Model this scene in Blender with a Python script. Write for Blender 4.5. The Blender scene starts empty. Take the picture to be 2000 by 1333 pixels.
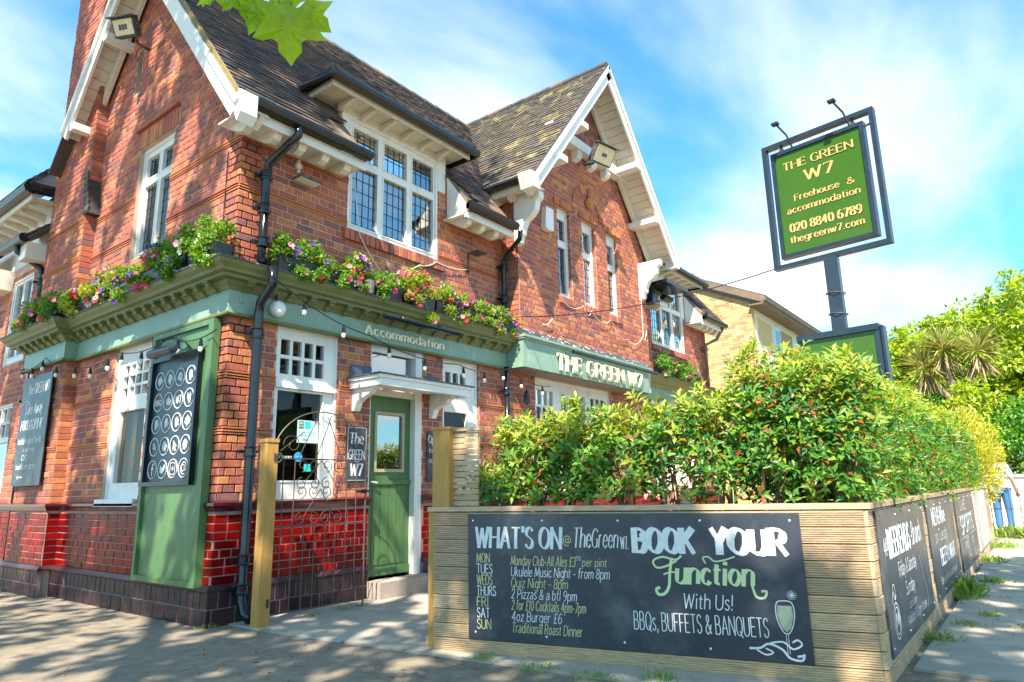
import bpy, bmesh, math, random
import numpy as np
from mathutils import Vector as V, Matrix
random.seed(7); rng = np.random.default_rng(7)
SC = bpy.context.scene; COL = SC.collection
R = math.radians

# ------------------------------------------------------------------ camera
CAMR = ((0.61106018, -0.79132862, -0.02011134), (0.15734551, 0.1463225, -0.97664329), (0.77578853, 0.5936234, 0.21392386))
CAMP = V((-3.27992854, -5.88123356, 1.12)); FPX = 1312.68
cam = bpy.data.cameras.new('camera'); camo = bpy.data.objects.new('camera', cam); COL.objects.link(camo)
r, d, f = (V(x) for x in CAMR)
camo.matrix_world = Matrix(((r.x, -d.x, -f.x, CAMP.x), (r.y, -d.y, -f.y, CAMP.y), (r.z, -d.z, -f.z, CAMP.z), (0, 0, 0, 1)))
cam.sensor_width = 36; cam.lens = FPX * 36 / 2000; cam.clip_end = 2000; cam.clip_start = 0.02
SC.camera = camo
SC.render.resolution_x = 1024; SC.render.resolution_y = 682

# ------------------------------------------------------------------ light, sky, exposure
SUN = V((-0.56, -0.29, 0.78)).normalized()
sl = bpy.data.lights.new('sun', 'SUN'); sl.energy = 5.0; sl.angle = R(0.5); sl.color = (1.0, 0.90, 0.74)
so = bpy.data.objects.new('sun', sl); COL.objects.link(so)
so.rotation_euler = SUN.to_track_quat('Z', 'Y').to_euler(); so.location = (-6, -6, 14)
W = bpy.data.worlds.new('World'); SC.world = W; W.use_nodes = True
nt = W.node_tree; N = nt.nodes; Lk = nt.links; N.clear()
out = N.new('ShaderNodeOutputWorld'); bg = N.new('ShaderNodeBackground'); sky = N.new('ShaderNodeTexSky')
sky.sky_type = 'NISHITA'; sky.sun_disc = False; sky.sun_elevation = math.asin(SUN.z)
sky.sun_rotation = math.atan2(SUN.x, SUN.y); sky.air_density = 1.0; sky.dust_density = 0.3; sky.ozone_density = 2.5
tc = N.new('ShaderNodeTexCoord'); sx = N.new('ShaderNodeSeparateXYZ'); Lk.new(tc.outputs['Generated'], sx.inputs[0])
def mth(op, a, b=None, c=None):
    n = N.new('ShaderNodeMath'); n.operation = op
    for i, q in enumerate((a, b, c)):
        if q is None: continue
        if isinstance(q, (int, float)): n.inputs[i].default_value = q
        else: Lk.new(q, n.inputs[i])
    return n.outputs[0]
zz = mth('ADD', mth('MAXIMUM', sx.outputs[2], 0.0), 0.22)
cx = N.new('ShaderNodeCombineXYZ'); Lk.new(mth('DIVIDE', sx.outputs[0], zz), cx.inputs[0]); Lk.new(mth('DIVIDE', sx.outputs[1], zz), cx.inputs[1])
mp = N.new('ShaderNodeMapping'); mp.inputs['Scale'].default_value = (0.9, 1.45, 1); mp.inputs['Rotation'].default_value = (0, 0, R(35)); mp.inputs['Location'].default_value = (0.3, 1.1, 0)
Lk.new(cx.outputs[0], mp.inputs[0])
nz = N.new('ShaderNodeTexNoise'); nz.inputs['Scale'].default_value = 1.15; nz.inputs['Detail'].default_value = 7; nz.inputs['Roughness'].default_value = 0.5; nz.inputs['Distortion'].default_value = 0.35
Lk.new(mp.outputs[0], nz.inputs['Vector'])
mr = N.new('ShaderNodeMapRange'); mr.interpolation_type = 'SMOOTHSTEP'; mr.inputs[1].default_value = 0.38; mr.inputs[2].default_value = 0.72; mr.inputs[3].default_value = 0.03; mr.inputs[4].default_value = 0.86
Lk.new(nz.outputs[0], mr.inputs[0])
hz = mth('POWER', mth('SUBTRACT', 1.0, mth('MAXIMUM', sx.outputs[2], 0.0)), 4.0)
cf = mth('MINIMUM', mth('ADD', mr.outputs[0], mth('MULTIPLY', hz, 0.35)), 0.95)
tint = N.new('ShaderNodeMix'); tint.data_type = 'RGBA'; tint.blend_type = 'MULTIPLY'; tint.inputs[0].default_value = 1.0
tint.inputs[7].default_value = (0.30, 1.22, 1.42, 1); Lk.new(sky.outputs[0], tint.inputs[6])
mx = N.new('ShaderNodeMix'); mx.data_type = 'RGBA'; Lk.new(cf, mx.inputs[0]); Lk.new(tint.outputs[2], mx.inputs[6]); mx.inputs[7].default_value = (5.6, 5.9, 6.0, 1)
Lk.new(mx.outputs[2], bg.inputs[0]); bg.inputs[1].default_value = 0.098; Lk.new(bg.outputs[0], out.inputs[0])
SC.view_settings.view_transform = 'Standard'; SC.view_settings.look = 'None'; SC.view_settings.gamma = 1.0
SC.view_settings.use_curve_mapping = False; SC.view_settings.exposure = 1.40
SC.cycles.max_bounces = 8; SC.cycles.transparent_max_bounces = 12; SC.cycles.caustics_reflective = False; SC.cycles.caustics_refractive = False

# ------------------------------------------------------------------ materials
MATS = {}
def mat(name, cols, rough=0.6, scale=6, var=0.0, detail=5, island=False, bump=0.0, bscale=60, metal=0.0, spec=0.5, transl=0.0, stretch=(1, 1, 1), emit=0.0, coat=0.0, dirt=None, alpha=1.0, tint=None, hjit=0.0):
    """cols: list of colours; island -> picked at random per piece, otherwise blended by noise"""
    if name in MATS: return MATS[name]
    m = bpy.data.materials.new(name); m.use_nodes = True; MATS[name] = m
    n = m.node_tree.nodes; L = m.node_tree.links; b = n['Principled BSDF']
    b.inputs['Roughness'].default_value = rough; b.inputs['Metallic'].default_value = metal
    b.inputs['Specular IOR Level'].default_value = spec; b.inputs['Coat Weight'].default_value = coat
    co = n.new('ShaderNodeNewGeometry'); mpg = n.new('ShaderNodeMapping'); mpg.inputs['Scale'].default_value = stretch
    L.new(co.outputs['Position'], mpg.inputs[0])
    def noise(s, det=5, ro=0.6):
        q = n.new('ShaderNodeTexNoise'); q.inputs['Scale'].default_value = s; q.inputs['Detail'].default_value = det; q.inputs['Roughness'].default_value = ro
        L.new(mpg.outputs[0], q.inputs['Vector']); return q.outputs[0]
    ramp = n.new('ShaderNodeValToRGB'); k = len(cols)
    while len(ramp.color_ramp.elements) < k: ramp.color_ramp.elements.new(0.5)
    for i, c in enumerate(cols):
        e = ramp.color_ramp.elements[i]; e.position = (i / k if island else (0.3 + 0.4 * i / max(1, k - 1))); e.color = (*c, 1)
    if island:
        ramp.color_ramp.interpolation = 'CONSTANT'
        oi = n.new('ShaderNodeObjectInfo'); ad = n.new('ShaderNodeMath'); ad.operation = 'ADD'
        L.new(oi.outputs['Random'], ad.inputs[0]); L.new(co.outputs['Random Per Island'], ad.inputs[1])
        fr = n.new('ShaderNodeMath'); fr.operation = 'FRACT'; L.new(ad.outputs[0], fr.inputs[0]); L.new(fr.outputs[0], ramp.inputs[0])
    else: L.new(noise(scale, detail), ramp.inputs[0])
    colr = ramp.outputs[0]
    if var:
        hs = n.new('ShaderNodeHueSaturation'); mr_ = n.new('ShaderNodeMapRange'); mr_.inputs[1].default_value = 0.3; mr_.inputs[2].default_value = 0.7
        mr_.inputs[3].default_value = 1 - var; mr_.inputs[4].default_value = 1 + var
        L.new(noise(scale * 2.3 if island else scale * 6, 6, 0.7), mr_.inputs[0]); L.new(mr_.outputs[0], hs.inputs['Value']); L.new(colr, hs.inputs['Color']); colr = hs.outputs[0]
    if dirt:
        dc, ds, lo, hi = dirt
        mm = n.new('ShaderNodeMix'); mm.data_type = 'RGBA'; m2 = n.new('ShaderNodeMapRange'); m2.inputs[1].default_value = lo; m2.inputs[2].default_value = hi
        L.new(noise(ds, 7, 0.65), m2.inputs[0]); L.new(m2.outputs[0], mm.inputs[0]); L.new(colr, mm.inputs[6]); mm.inputs[7].default_value = (*dc, 1); colr = mm.outputs[2]
    if tint:
        at = n.new('ShaderNodeAttribute'); at.attribute_name = 'tint'
        mm = n.new('ShaderNodeMix'); mm.data_type = 'RGBA'; L.new(at.outputs['Fac'], mm.inputs[0]); L.new(colr, mm.inputs[6]); mm.inputs[7].default_value = (*tint, 1); colr = mm.outputs[2]
    L.new(colr, b.inputs['Base Color'])
    if emit:
        L.new(colr, b.inputs['Emission Color']); b.inputs['Emission Strength'].default_value = emit
    if bump:
        bp = n.new('ShaderNodeBump'); bp.inputs['Strength'].default_value = bump; bp.inputs['Distance'].default_value = 0.01
        L.new(noise(bscale, 5, 0.7), bp.inputs['Height']); L.new(bp.outputs[0], b.inputs['Normal'])
    if transl:
        t = n.new('ShaderNodeBsdfTranslucent'); hs = n.new('ShaderNodeHueSaturation'); hs.inputs['Value'].default_value = 1.5; hs.inputs['Saturation'].default_value = 1.1
        hs.inputs['Hue'].default_value = 0.485
        L.new(colr, hs.inputs['Color']); L.new(hs.outputs[0], t.inputs[0])
        mxs = n.new('ShaderNodeMixShader'); mxs.inputs[0].default_value = transl
        L.new(b.outputs[0], mxs.inputs[1]); L.new(t.outputs[0], mxs.inputs[2]); L.new(mxs.outputs[0], n['Material Output'].inputs[0])
    return m
def glass_mat(name, ior, tintc=(0.9, 0.95, 0.97), rough=0.01):
    m = bpy.data.materials.new(name); m.use_nodes = True; n = m.node_tree.nodes; L = m.node_tree.links; n.remove(n['Principled BSDF'])
    t = n.new('ShaderNodeBsdfTransparent'); t.inputs[0].default_value = (*tintc, 1); g = n.new('ShaderNodeBsdfGlossy'); g.inputs['Roughness'].default_value = rough
    fz = n.new('ShaderNodeFresnel'); fz.inputs[0].default_value = ior; mxs = n.new('ShaderNodeMixShader')
    # faint waviness of old glass
    co = n.new('ShaderNodeNewGeometry'); nn = n.new('ShaderNodeTexNoise'); nn.inputs['Scale'].default_value = 2.5; L.new(co.outputs['Position'], nn.inputs['Vector'])
    bp = n.new('ShaderNodeBump'); bp.inputs['Strength'].default_value = 0.12; bp.inputs['Distance'].default_value = 0.02; L.new(nn.outputs[0], bp.inputs['Height']); L.new(bp.outputs[0], g.inputs['Normal'])
    L.new(fz.outputs[0], mxs.inputs[0]); L.new(t.outputs[0], mxs.inputs[1]); L.new(g.outputs[0], mxs.inputs[2]); L.new(mxs.outputs[0], n['Material Output'].inputs[0])
    MATS[name] = m; return m
BRICKC = [(.42, .118, .066), (.37, .10, .062), (.47, .155, .078), (.30, .09, .07), (.44, .13, .072), (.39, .112, .07), (.22, .095, .09), (.50, .18, .085), (.41, .12, .08), (.33, .095, .07), (.38, .105, .068), (.26, .09, .08)]
M_brick = mat('brick_red', BRICKC, 0.8, 14, 0.30, island=True, bump=0.5, bscale=90, dirt=((.62, .47, .36), 2.2, .66, .95))
M_bricko = mat('brick_orange', [(.50, .175, .065), (.53, .21, .08), (.42, .125, .06), (.36, .10, .06)], 0.8, 14, 0.25, island=True, bump=0.5, bscale=90)
M_brickg = mat('brick_glazed_red', [(.19, .0035, .003), (.14, .003, .003), (.24, .005, .003), (.11, .003, .005), (.17, .004, .003)], 0.22, 10, 0.22, island=True, bump=0.12, bscale=14, coat=0.0, spec=0.18, dirt=((.62, .25, .2), 5.5, .70, .76))
M_plinth = mat('brick_glazed_purple', [(.030, .016, .022), (.04, .018, .024), (.022, .013, .018), (.05, .024, .026)], 0.34, 8, 0.3, island=True, bump=0.15, bscale=14, coat=0.05, spec=.3, dirt=((.36, .15, .12), 3.2, .68, .74))
M_maroon = mat('glazed_maroon', [(.085, .008, .012), (.05, .007, .012)], 0.2, 5, 0.2, bump=0.1, coat=0.5)
M_mortar = mat('mortar', [(.58, .44, .35), (.46, .33, .26)], 0.95, 9, 0.15, bump=0.6, bscale=120)
M_mortarp = mat('mortar_pale', [(.42, .25, .22), (.32, .16, .15)], 0.9, 9, 0.15)
M_white = mat('white_paint', [(.80, .80, .77), (.73, .72, .69)], 0.45, 5, 0.06, bump=0.2, bscale=40, stretch=(1, 1, .5), dirt=((.40, .36, .29), 5, .60, .86))
M_cream = mat('cream_soffit', [(.76, .71, .61), (.68, .63, .53)], 0.6, 5, 0.10, bump=0.2, bscale=40, dirt=((.34, .28, .20), 6, .60, .85))
M_sage = mat('sage_green_paint', [(.19, .31, .23), (.24, .37, .29)], 0.42, 2.5, 0.08, bump=0.1, bscale=30, stretch=(1, 1, .45), dirt=((.48, .54, .48), 5, .60, .85))
M_olive = mat('olive_green_paint', [(.13, .155, .05), (.17, .19, .07)], 0.5, 6, 0.12, bump=0.2, bscale=50)
M_green = mat('leaf_green_paint', [(.065, .145, .055), (.085, .18, .068)], 0.4, 2.5, 0.10, bump=0.15, bscale=40, stretch=(1, 1, .3), dirt=((.17, .24, .13), 4, .60, .85))
M_black = mat('black_paint', [(.006, .009, .014), (.010, .015, .022)], 0.18, 5, 0.1, bump=0.1, bscale=50)
M_gutter = mat('gutter_black', [(.007, .006, .008), (.016, .012, .012)], 0.30, 5, 0.2, bump=0.2, bscale=50)
M_lead = mat('lead_flashing', [(.04, .045, .055), (.09, .09, .10)], 0.6, 8, 0.3, bump=0.3, bscale=50, dirt=((.6, .6, .58), 22, .60, .66))
M_roof = mat('roof_tile_clay', [(.085, .062, .056), (.055, .047, .05), (.11, .075, .06), (.065, .056, .06), (.15, .085, .055), (.045, .042, .048)], 0.7, 9, 0.3, island=True, bump=0.5, bscale=70, dirt=((.30, .24, .10), 3.0, .66, .85))
M_roofm = mat('roof_tile_lichen', [(.11, .09, .07), (.08, .075, .07), (.13, .10, .07), (.10, .09, .08)], 0.8, 9, 0.3, island=True, bump=0.5, bscale=70, dirt=((.40, .34, .14), 3.4, .54, .68))
M_hung = mat('hung_tile_red', [(.26, .09, .06), (.20, .075, .055), (.31, .12, .07), (.16, .07, .06)], .75, 9, .25, island=True, bump=.4)
M_board = mat('chalkboard', [(.03, .036, .05), (.045, .052, .07)], 0.34, 3, 0.15, bump=0.05, bscale=30, dirt=((.15, .155, .165), 2.6, .50, .80))
M_chalk = mat('chalk_white', [(.80, .80, .78), (.66, .67, .66)], 0.9, 30, 0.1)
M_chalky = mat('chalk_yellow', [(.66, .62, .32), (.58, .54, .25)], 0.9, 30, 0.1)
M_chalkg = mat('chalk_green', [(.66, .74, .40), (.58, .68, .34)], 0.9, 30, 0.1)
M_gold = mat('gold_lettering', [(.66, .44, .16), (.58, .37, .12)], 0.35, 8, 0.05)
M_creaml = mat('cream_lettering', [(.86, .78, .56), (.8, .72, .5)], 0.4, 8, 0.05)
M_signg = mat('sign_green', [(.035, .105, .004), (.042, .12, .005)], 0.3, 2, 0.05, bump=0.05)
M_signf = mat('sign_frame_navy', [(.012, .024, .045), (.022, .038, .062)], 0.32, 6, 0.2, bump=0.1)
M_deck = mat('decking_timber', [(.60, .41, .23), (.50, .34, .20), (.66, .46, .27), (.56, .40, .25), (.46, .32, .20), (.62, .45, .29)], 0.75, 5, 0.28, island=True, bump=0.5, bscale=40, stretch=(1, 1, 7), dirt=((.19, .13, .09), 2.2, .60, .85))
M_post = mat('post_timber', [(.50, .28, .07), (.42, .22, .05)], 0.6, 3, 0.15, bump=0.3, stretch=(9, 9, .7))
M_asph = mat('asphalt', [(.24, .195, .145), (.32, .265, .20)], 0.95, 1.7, 0.30, bump=1.0, bscale=140, dirt=((.12, .105, .06), .8, .56, .85))
M_slab = mat('paving_concrete', [(.42, .37, .30), (.36, .33, .27), (.46, .40, .32), (.38, .35, .30)], 0.9, 2.2, 0.16, island=True, bump=0.6, bscale=110, dirt=((.22, .20, .17), 1.8, .6, .9))
M_step = mat('stone_step', [(.42, .34, .29), (.34, .28, .25)], 0.85, 6, 0.15, bump=0.5, bscale=60)
M_soil = mat('soil', [(.09, .065, .045), (.13, .10, .07)], 0.95, 12, 0.2, bump=1.0)
M_iron = mat('wrought_iron', [(.06, .05, .055), (.10, .07, .06)], 0.5, 12, 0.2, bump=0.2)
M_plastic = mat('white_plastic', [(.82, .82, .80), (.78, .78, .76)], 0.3, 5, 0.03)
M_trough = mat('black_plastic', [(.010, .010, .012), (.02, .02, .022)], 0.35, 5, 0.1)
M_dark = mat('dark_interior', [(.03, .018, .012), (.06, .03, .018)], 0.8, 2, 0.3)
M_inter = mat('interior_wood', [(.20, .07, .025), (.12, .04, .015)], 0.6, 3, 0.3)
M_curtain = mat('pale_curtain', [(.50, .66, .80), (.62, .76, .86)], 0.8, 2, 0.08, stretch=(12, 12, .4))
M_drape = mat('cream_drape', [(.62, .55, .42), (.50, .42, .32)], 0.8, 4, 0.1, stretch=(9, 9, .3))
M_lamp = mat('amber_lamp', [(1.0, .45, .08), (1.0, .55, .12)], 0.4, 5, emit=3.0)
M_yb = mat('brick_yellow', [(.56, .38, .17), (.64, .46, .22), (.44, .29, .14), (.66, .50, .27), (.36, .24, .13)], 0.85, 8, 0.15, island=True, bump=0.3)
M_soff = mat('brown_fascia', [(.16, .11, .08), (.22, .16, .11)], 0.6, 5, 0.15)
M_bark = mat('bark', [(.20, .15, .10), (.30, .24, .17)], 0.9, 9, 0.3, bump=0.8, bscale=40)
M_stem = mat('red_stem', [(.22, .10, .06), (.30, .15, .08)], 0.7, 9, 0.2)
M_leafh = mat('photinia_leaf', [(.07, .22, .03), (.12, .31, .035), (.19, .38, .04), (.05, .17, .035), (.10, .27, .035), (.26, .42, .04), (.16, .34, .05), (.06, .22, .08), (.04, .14, .035), (.26, .20, .035), (.09, .26, .04), (.14, .32, .04), (.05, .17, .03), (.34, .11, .03)], 0.38, 8, 0.25, island=True, transl=0.4, spec=0.5, tint=(.40, .46, .06))
M_leafp = mat('petunia_leaf', [(.06, .24, .03), (.09, .30, .035), (.05, .18, .03), (.15, .34, .04)], 0.55, 8, 0.2, island=True, transl=0.35, tint=(.40, .46, .06))
M_leaft = mat('broadleaf_tree_leaf', [(.32, .44, .04), (.42, .52, .05), (.22, .34, .04), (.50, .58, .08), (.16, .27, .04)], 0.5, 8, 0.15, island=True, transl=0.4)
M_leafd = mat('ivy_leaf', [(.09, .28, .04), (.15, .38, .05), (.06, .20, .04), (.24, .44, .07)], 0.45, 8, 0.15, island=True, transl=0.35)
M_leafy = mat('golden_conifer_leaf', [(.46, .46, .05), (.54, .52, .06), (.36, .40, .04), (.58, .54, .10)], 0.6, 8, 0.15, island=True, transl=0.35)
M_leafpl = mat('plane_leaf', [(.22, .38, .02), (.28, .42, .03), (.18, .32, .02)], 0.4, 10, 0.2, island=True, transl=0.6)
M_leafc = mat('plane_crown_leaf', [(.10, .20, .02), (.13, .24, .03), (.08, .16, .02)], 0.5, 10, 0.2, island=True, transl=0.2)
M_palm = mat('cordyline_leaf', [(.36, .36, .10), (.28, .32, .09), (.44, .42, .14), (.22, .27, .07)], 0.5, 8, 0.15, island=True, transl=0.3)
M_palmd = mat('dead_palm_leaf', [(.42, .32, .18), (.34, .25, .13)], 0.8, 8, 0.15, island=True)
M_grass = mat('grass', [(.13, .26, .03), (.20, .34, .04), (.28, .34, .06)], 0.6, 8, 0.2, island=True, transl=0.3)
M_glass = glass_mat('window_glass', 1.5)
M_glassu = glass_mat('upper_window_glass', 6.0)
FLC = dict(magenta=(.62, .01, .20), purple=(.12, .02, .42), pink=(.85, .25, .38), white=(.8, .78, .74), red=(.62, .02, .05), violet=(.42, .03, .42))
M_fl = {k: mat('petal_' + k, [c, tuple(min(1, x * 1.2) for x in c)], 0.6, 20, 0.1, transl=0.3) for k, c in FLC.items()}

# ------------------------------------------------------------------ helpers
WP = {}
def link(name, data, parent=None, loc=(0, 0, 0), rot=None):
    """loc is in world space; parents carry translation only"""
    o = bpy.data.objects.new(name, data); COL.objects.link(o); loc = V(loc); WP[o] = loc
    if parent is not None: o.parent = parent; o.location = loc - WP[parent]
    else: o.location = loc
    if rot is not None: o.rotation_euler = rot
    return o
def thing(name, label, cat, loc=(0, 0, 0), group=None):
    o = link(name, None, None, loc); o.empty_display_size = 0.1; o['label'] = label; o['category'] = cat
    if group: o['group'] = group
    return o
class Fr:
    def __init__(s, o, u, v=(0, 0, 1)):
        s.o = V(o); s.u = V(u).normalized(); s.v = V(v).normalized(); s.w = s.u.cross(s.v).normalized()
    def p(s, a, b, c=0): return s.o + s.u * a + s.v * b + s.w * c
    def off(s, c): return Fr(s.o + s.w * c, s.u, s.v)
    def rot(s): return Matrix((s.u, s.v, s.w)).transposed().to_euler()
WF = Fr((0, 0, 0), (1, 0, 0), (0, 1, 0))      # world frame, w = up
RF = Fr((0, 0, 0), (1, 0, 0)); LF = Fr((0, 0, 0), (0, -1, 0)); BF = RF.off(0.30)
class MB:
    def __init__(s): s.v = []; s.f = []; s.t = []
    def add(s, vs, fs):
        n = len(s.v); s.v += [tuple(x) for x in vs]; s.f += [tuple(i + n for i in q) for q in fs]; return s
    def box(s, fr, a0, a1, b0, b1, c0, c1):
        vs = [fr.p(a, b, c) for c in (c0, c1) for b in (b0, b1) for a in (a0, a1)]
        return s.add(vs, [(0, 2, 3, 1), (4, 5, 7, 6), (0, 1, 5, 4), (2, 6, 7, 3), (0, 4, 6, 2), (1, 3, 7, 5)])
    def cbox(s, fr, a0, a1, b0, b1, c0, c1, ch=0.004):
        """box without a back, chamfered front"""
        o = [fr.p(a, b, c0) for a, b in ((a0, b0), (a1, b0), (a1, b1), (a0, b1))]
        m = [fr.p(a, b, c1 - ch) for a, b in ((a0, b0), (a1, b0), (a1, b1), (a0, b1))]
        t = [fr.p(a, b, c1) for a, b in ((a0 + ch, b0 + ch), (a1 - ch, b0 + ch), (a1 - ch, b1 - ch), (a0 + ch, b1 - ch))]
        fs = [(8, 9, 10, 11)]
        for i in range(4):
            j = (i + 1) % 4; fs += [(i, j, 4 + j, 4 + i), (4 + i, 4 + j, 8 + j, 8 + i)]
        return s.add(o + m + t, fs)
    def bar(s, p, q, w, h, up=(0, 0, 1)):
        p = V(p); q = V(q); d = (q - p); L = d.length; d.normalize(); up = V(up); x = d.cross(up)
        if x.length < 1e-4: x = d.cross(V((1, 0, 0)))
        x.normalize(); y = x.cross(d).normalized(); fr = Fr.__new__(Fr); fr.o = p; fr.u = d; fr.v = y; fr.w = x
        fr2 = fr; return s.box(fr2, 0, L, -h / 2, h / 2, -w / 2, w / 2)
    def tube(s, pts, r, n=6, cap=True, closed=False):
        pts = [V(p) for p in pts]; rs = r if isinstance(r, (list, tuple)) else [r] * len(pts); base = len(s.v); k = len(pts); ref = None
        for i, p in enumerate(pts):
            if closed: t = pts[(i + 1) % k] - pts[i - 1]
            else: t = pts[min(i + 1, k - 1)] - pts[max(i - 1, 0)]
            t.normalize()
            if ref is None: ref = t.orthogonal().normalized()
            ref = (ref - t * ref.dot(t)); ref = ref.normalized() if ref.length > 1e-6 else t.orthogonal().normalized(); y = t.cross(ref)
            for j in range(n):
                a = 2 * math.pi * j / n; s.v.append(tuple(p + (ref * math.cos(a) + y * math.sin(a)) * rs[i]))
        for i in range(k if closed else k - 1):
            i2 = (i + 1) % k
            for j in range(n):
                j2 = (j + 1) % n; s.f.append((base + i * n + j, base + i * n + j2, base + i2 * n + j2, base + i2 * n + j))
        if cap and not closed:
            s.f.append(tuple(base + j for j in reversed(range(n)))); s.f.append(tuple(base + (k - 1) * n + j for j in range(n)))
        return s
    def lathe(s, o, axis, prof, n=14):
        o = V(o); ax = V(axis).normalized(); x = ax.orthogonal().normalized(); y = ax.cross(x); base = len(s.v)
        for r_, h in prof:
            for j in range(n):
                a = 2 * math.pi * j / n; s.v.append(tuple(o + ax * h + (x * math.cos(a) + y * math.sin(a)) * r_))
        for i in range(len(prof) - 1):
            for j in range(n):
                j2 = (j + 1) % n; s.f.append((base + i * n + j, base + i * n + j2, base + (i + 1) * n + j2, base + (i + 1) * n + j))
        s.f.append(tuple(base + j for j in reversed(range(n)))); s.f.append(tuple(base + (len(prof) - 1) * n + j for j in range(n)))
        return s
    def prism(s, fr, poly, c0, c1):
        k = len(poly); vs = [fr.p(a, b, c0) for a, b in poly] + [fr.p(a, b, c1) for a, b in poly]
        fs = [tuple(reversed(range(k))), tuple(range(k, 2 * k))] + [(i, (i + 1) % k, k + (i + 1) % k, k + i) for i in range(k)]
        return s.add(vs, fs)
    def sweep(s, path, prof, z0=0.0):
        """path: 2D points; profile [(out,z)] closed; outward = left of travel"""
        P = [V((*p, 0)) for p in path]; k = len(P); base = len(s.v); m = len(prof)
        for i in range(k):
            d1 = (P[i] - P[i - 1]).normalized() if i else None; d2 = (P[i + 1] - P[i]).normalized() if i < k - 1 else None
            n1 = V((-d1.y, d1.x, 0)) if d1 else None; n2 = V((-d2.y, d2.x, 0)) if d2 else None
            nn = n1 if d2 is None else (n2 if d1 is None else (n1 + n2) / (1 + n1.dot(n2)))
            for o_, z in prof: s.v.append(tuple(P[i] + nn * o_ + V((0, 0, z + z0))))
        for i in range(k - 1):
            for j in range(m):
                j2 = (j + 1) % m; s.f.append((base + i * m + j, base + i * m + j2, base + (i + 1) * m + j2, base + (i + 1) * m + j))
        s.f.append(tuple(base + j for j in range(m))); s.f.append(tuple(base + (k - 1) * m + j for j in reversed(range(m))))
        return s
    def mesh(s, name, m, smooth=False, org=(0, 0, 0)):
        me = bpy.data.meshes.new(name); og = V(org)
        vs = s.v if og.length == 0 else [tuple(V(x) - og) for x in s.v]
        me.from_pydata(vs, [], s.f); me.materials.append(m)
        if smooth: me.polygons.foreach_set('use_smooth', [True] * len(me.polygons))
        return me
    def build(s, name, m, parent=None, smooth=False, kind=None, org=None, fix=True):
        if org is None: org = WP[parent] if parent is not None else (0, 0, 0)
        me = s.mesh(name, m, smooth, org)
        if fix and len(s.f) < 40000:
            bm = bmesh.new(); bm.from_mesh(me); bmesh.ops.recalc_face_normals(bm, faces=bm.faces); bm.to_mesh(me); bm.free()
        o = link(name, me, parent, org)
        if kind: o['kind'] = kind
        return o
def tagt(o, label, cat, group=None):
    o['label'] = label; o['category'] = cat
    if group: o['group'] = group
    return o
def minus(a0, a1, b0, b1, holes):
    A = sorted({a0, a1, *[min(max(x, a0), a1) for h in holes for x in h[:2]]}); B = sorted({b0, b1, *[min(max(x, b0), b1) for h in holes for x in h[2:4]]}); res = []
    for i in range(len(B) - 1):
        run = None
        for j in range(len(A) - 1):
            ma = (A[j] + A[j + 1]) / 2; mb = (B[i] + B[i + 1]) / 2
            hole = any(h[0] < ma < h[1] and h[2] < mb < h[3] for h in holes)
            if not hole: run = (run[0], A[j + 1]) if run else (A[j], A[j + 1])
            if run and (hole or j == len(A) - 2): res.append((run[0], run[1], B[i], B[i + 1])); run = None
    return res
def px(p):
    q = V(p) - CAMP; z = q.dot(V(CAMR[2]))
    if z < 0.1: return None
    return 1000 + FPX * q.dot(V(CAMR[0])) / z, 666.5 + FPX * q.dot(V(CAMR[1])) / z, z
PIECES = {}
def piece(kind, part, m, fr, a0, a1, b0, b1, c0, c1, ch=0.004):
    PIECES.setdefault(kind, []).append((part, m, fr, a0, a1, b0, b1, c0, c1, ch))
def flush(kind, stuffname, limit=298, minpx=9):
    """the largest pieces in view become objects, the rest one joined mesh"""
    L = PIECES.pop(kind, []); sc = []
    for i, (part, m, fr, a0, a1, b0, b1, c0, c1, ch) in enumerate(L):
        c = fr.p((a0 + a1) / 2, (b0 + b1) / 2, c1); q = px(c); s = 0
        if q and -10 < q[0] < 2010 and -10 < q[1] < 1343:
            facing = (CAMP - c).normalized().dot(fr.w)
            if facing > 0: s = (a1 - a0) * (b1 - b0) * facing / q[2] ** 2
        sc.append((s, i))
    sc.sort(reverse=True); big = {i for s, i in sc[:limit] if s > 0}; cache = {}; rest = {}
    for i, (part, m, fr, a0, a1, b0, b1, c0, c1, ch) in enumerate(L):
        if i in big:
            key = (round(a1 - a0, 3), round(b1 - b0, 3), round(c1 - c0, 3), m.name)
            if key not in cache:
                w, h, t = key[:3]; mb = MB(); mb.cbox(Fr((0, 0, 0), (1, 0, 0), (0, 1, 0)), -w / 2, w / 2, -h / 2, h / 2, -t, 0, ch); cache[key] = mb.mesh(kind, m)
            link(kind, cache[key], part, fr.p((a0 + a1) / 2, (b0 + b1) / 2, c1), fr.rot())
        else:
            rest.setdefault((part, m.name), (part, m, MB()))[2].cbox(fr, a0, a1, b0, b1, c0, c1, ch)
    return rest

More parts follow.
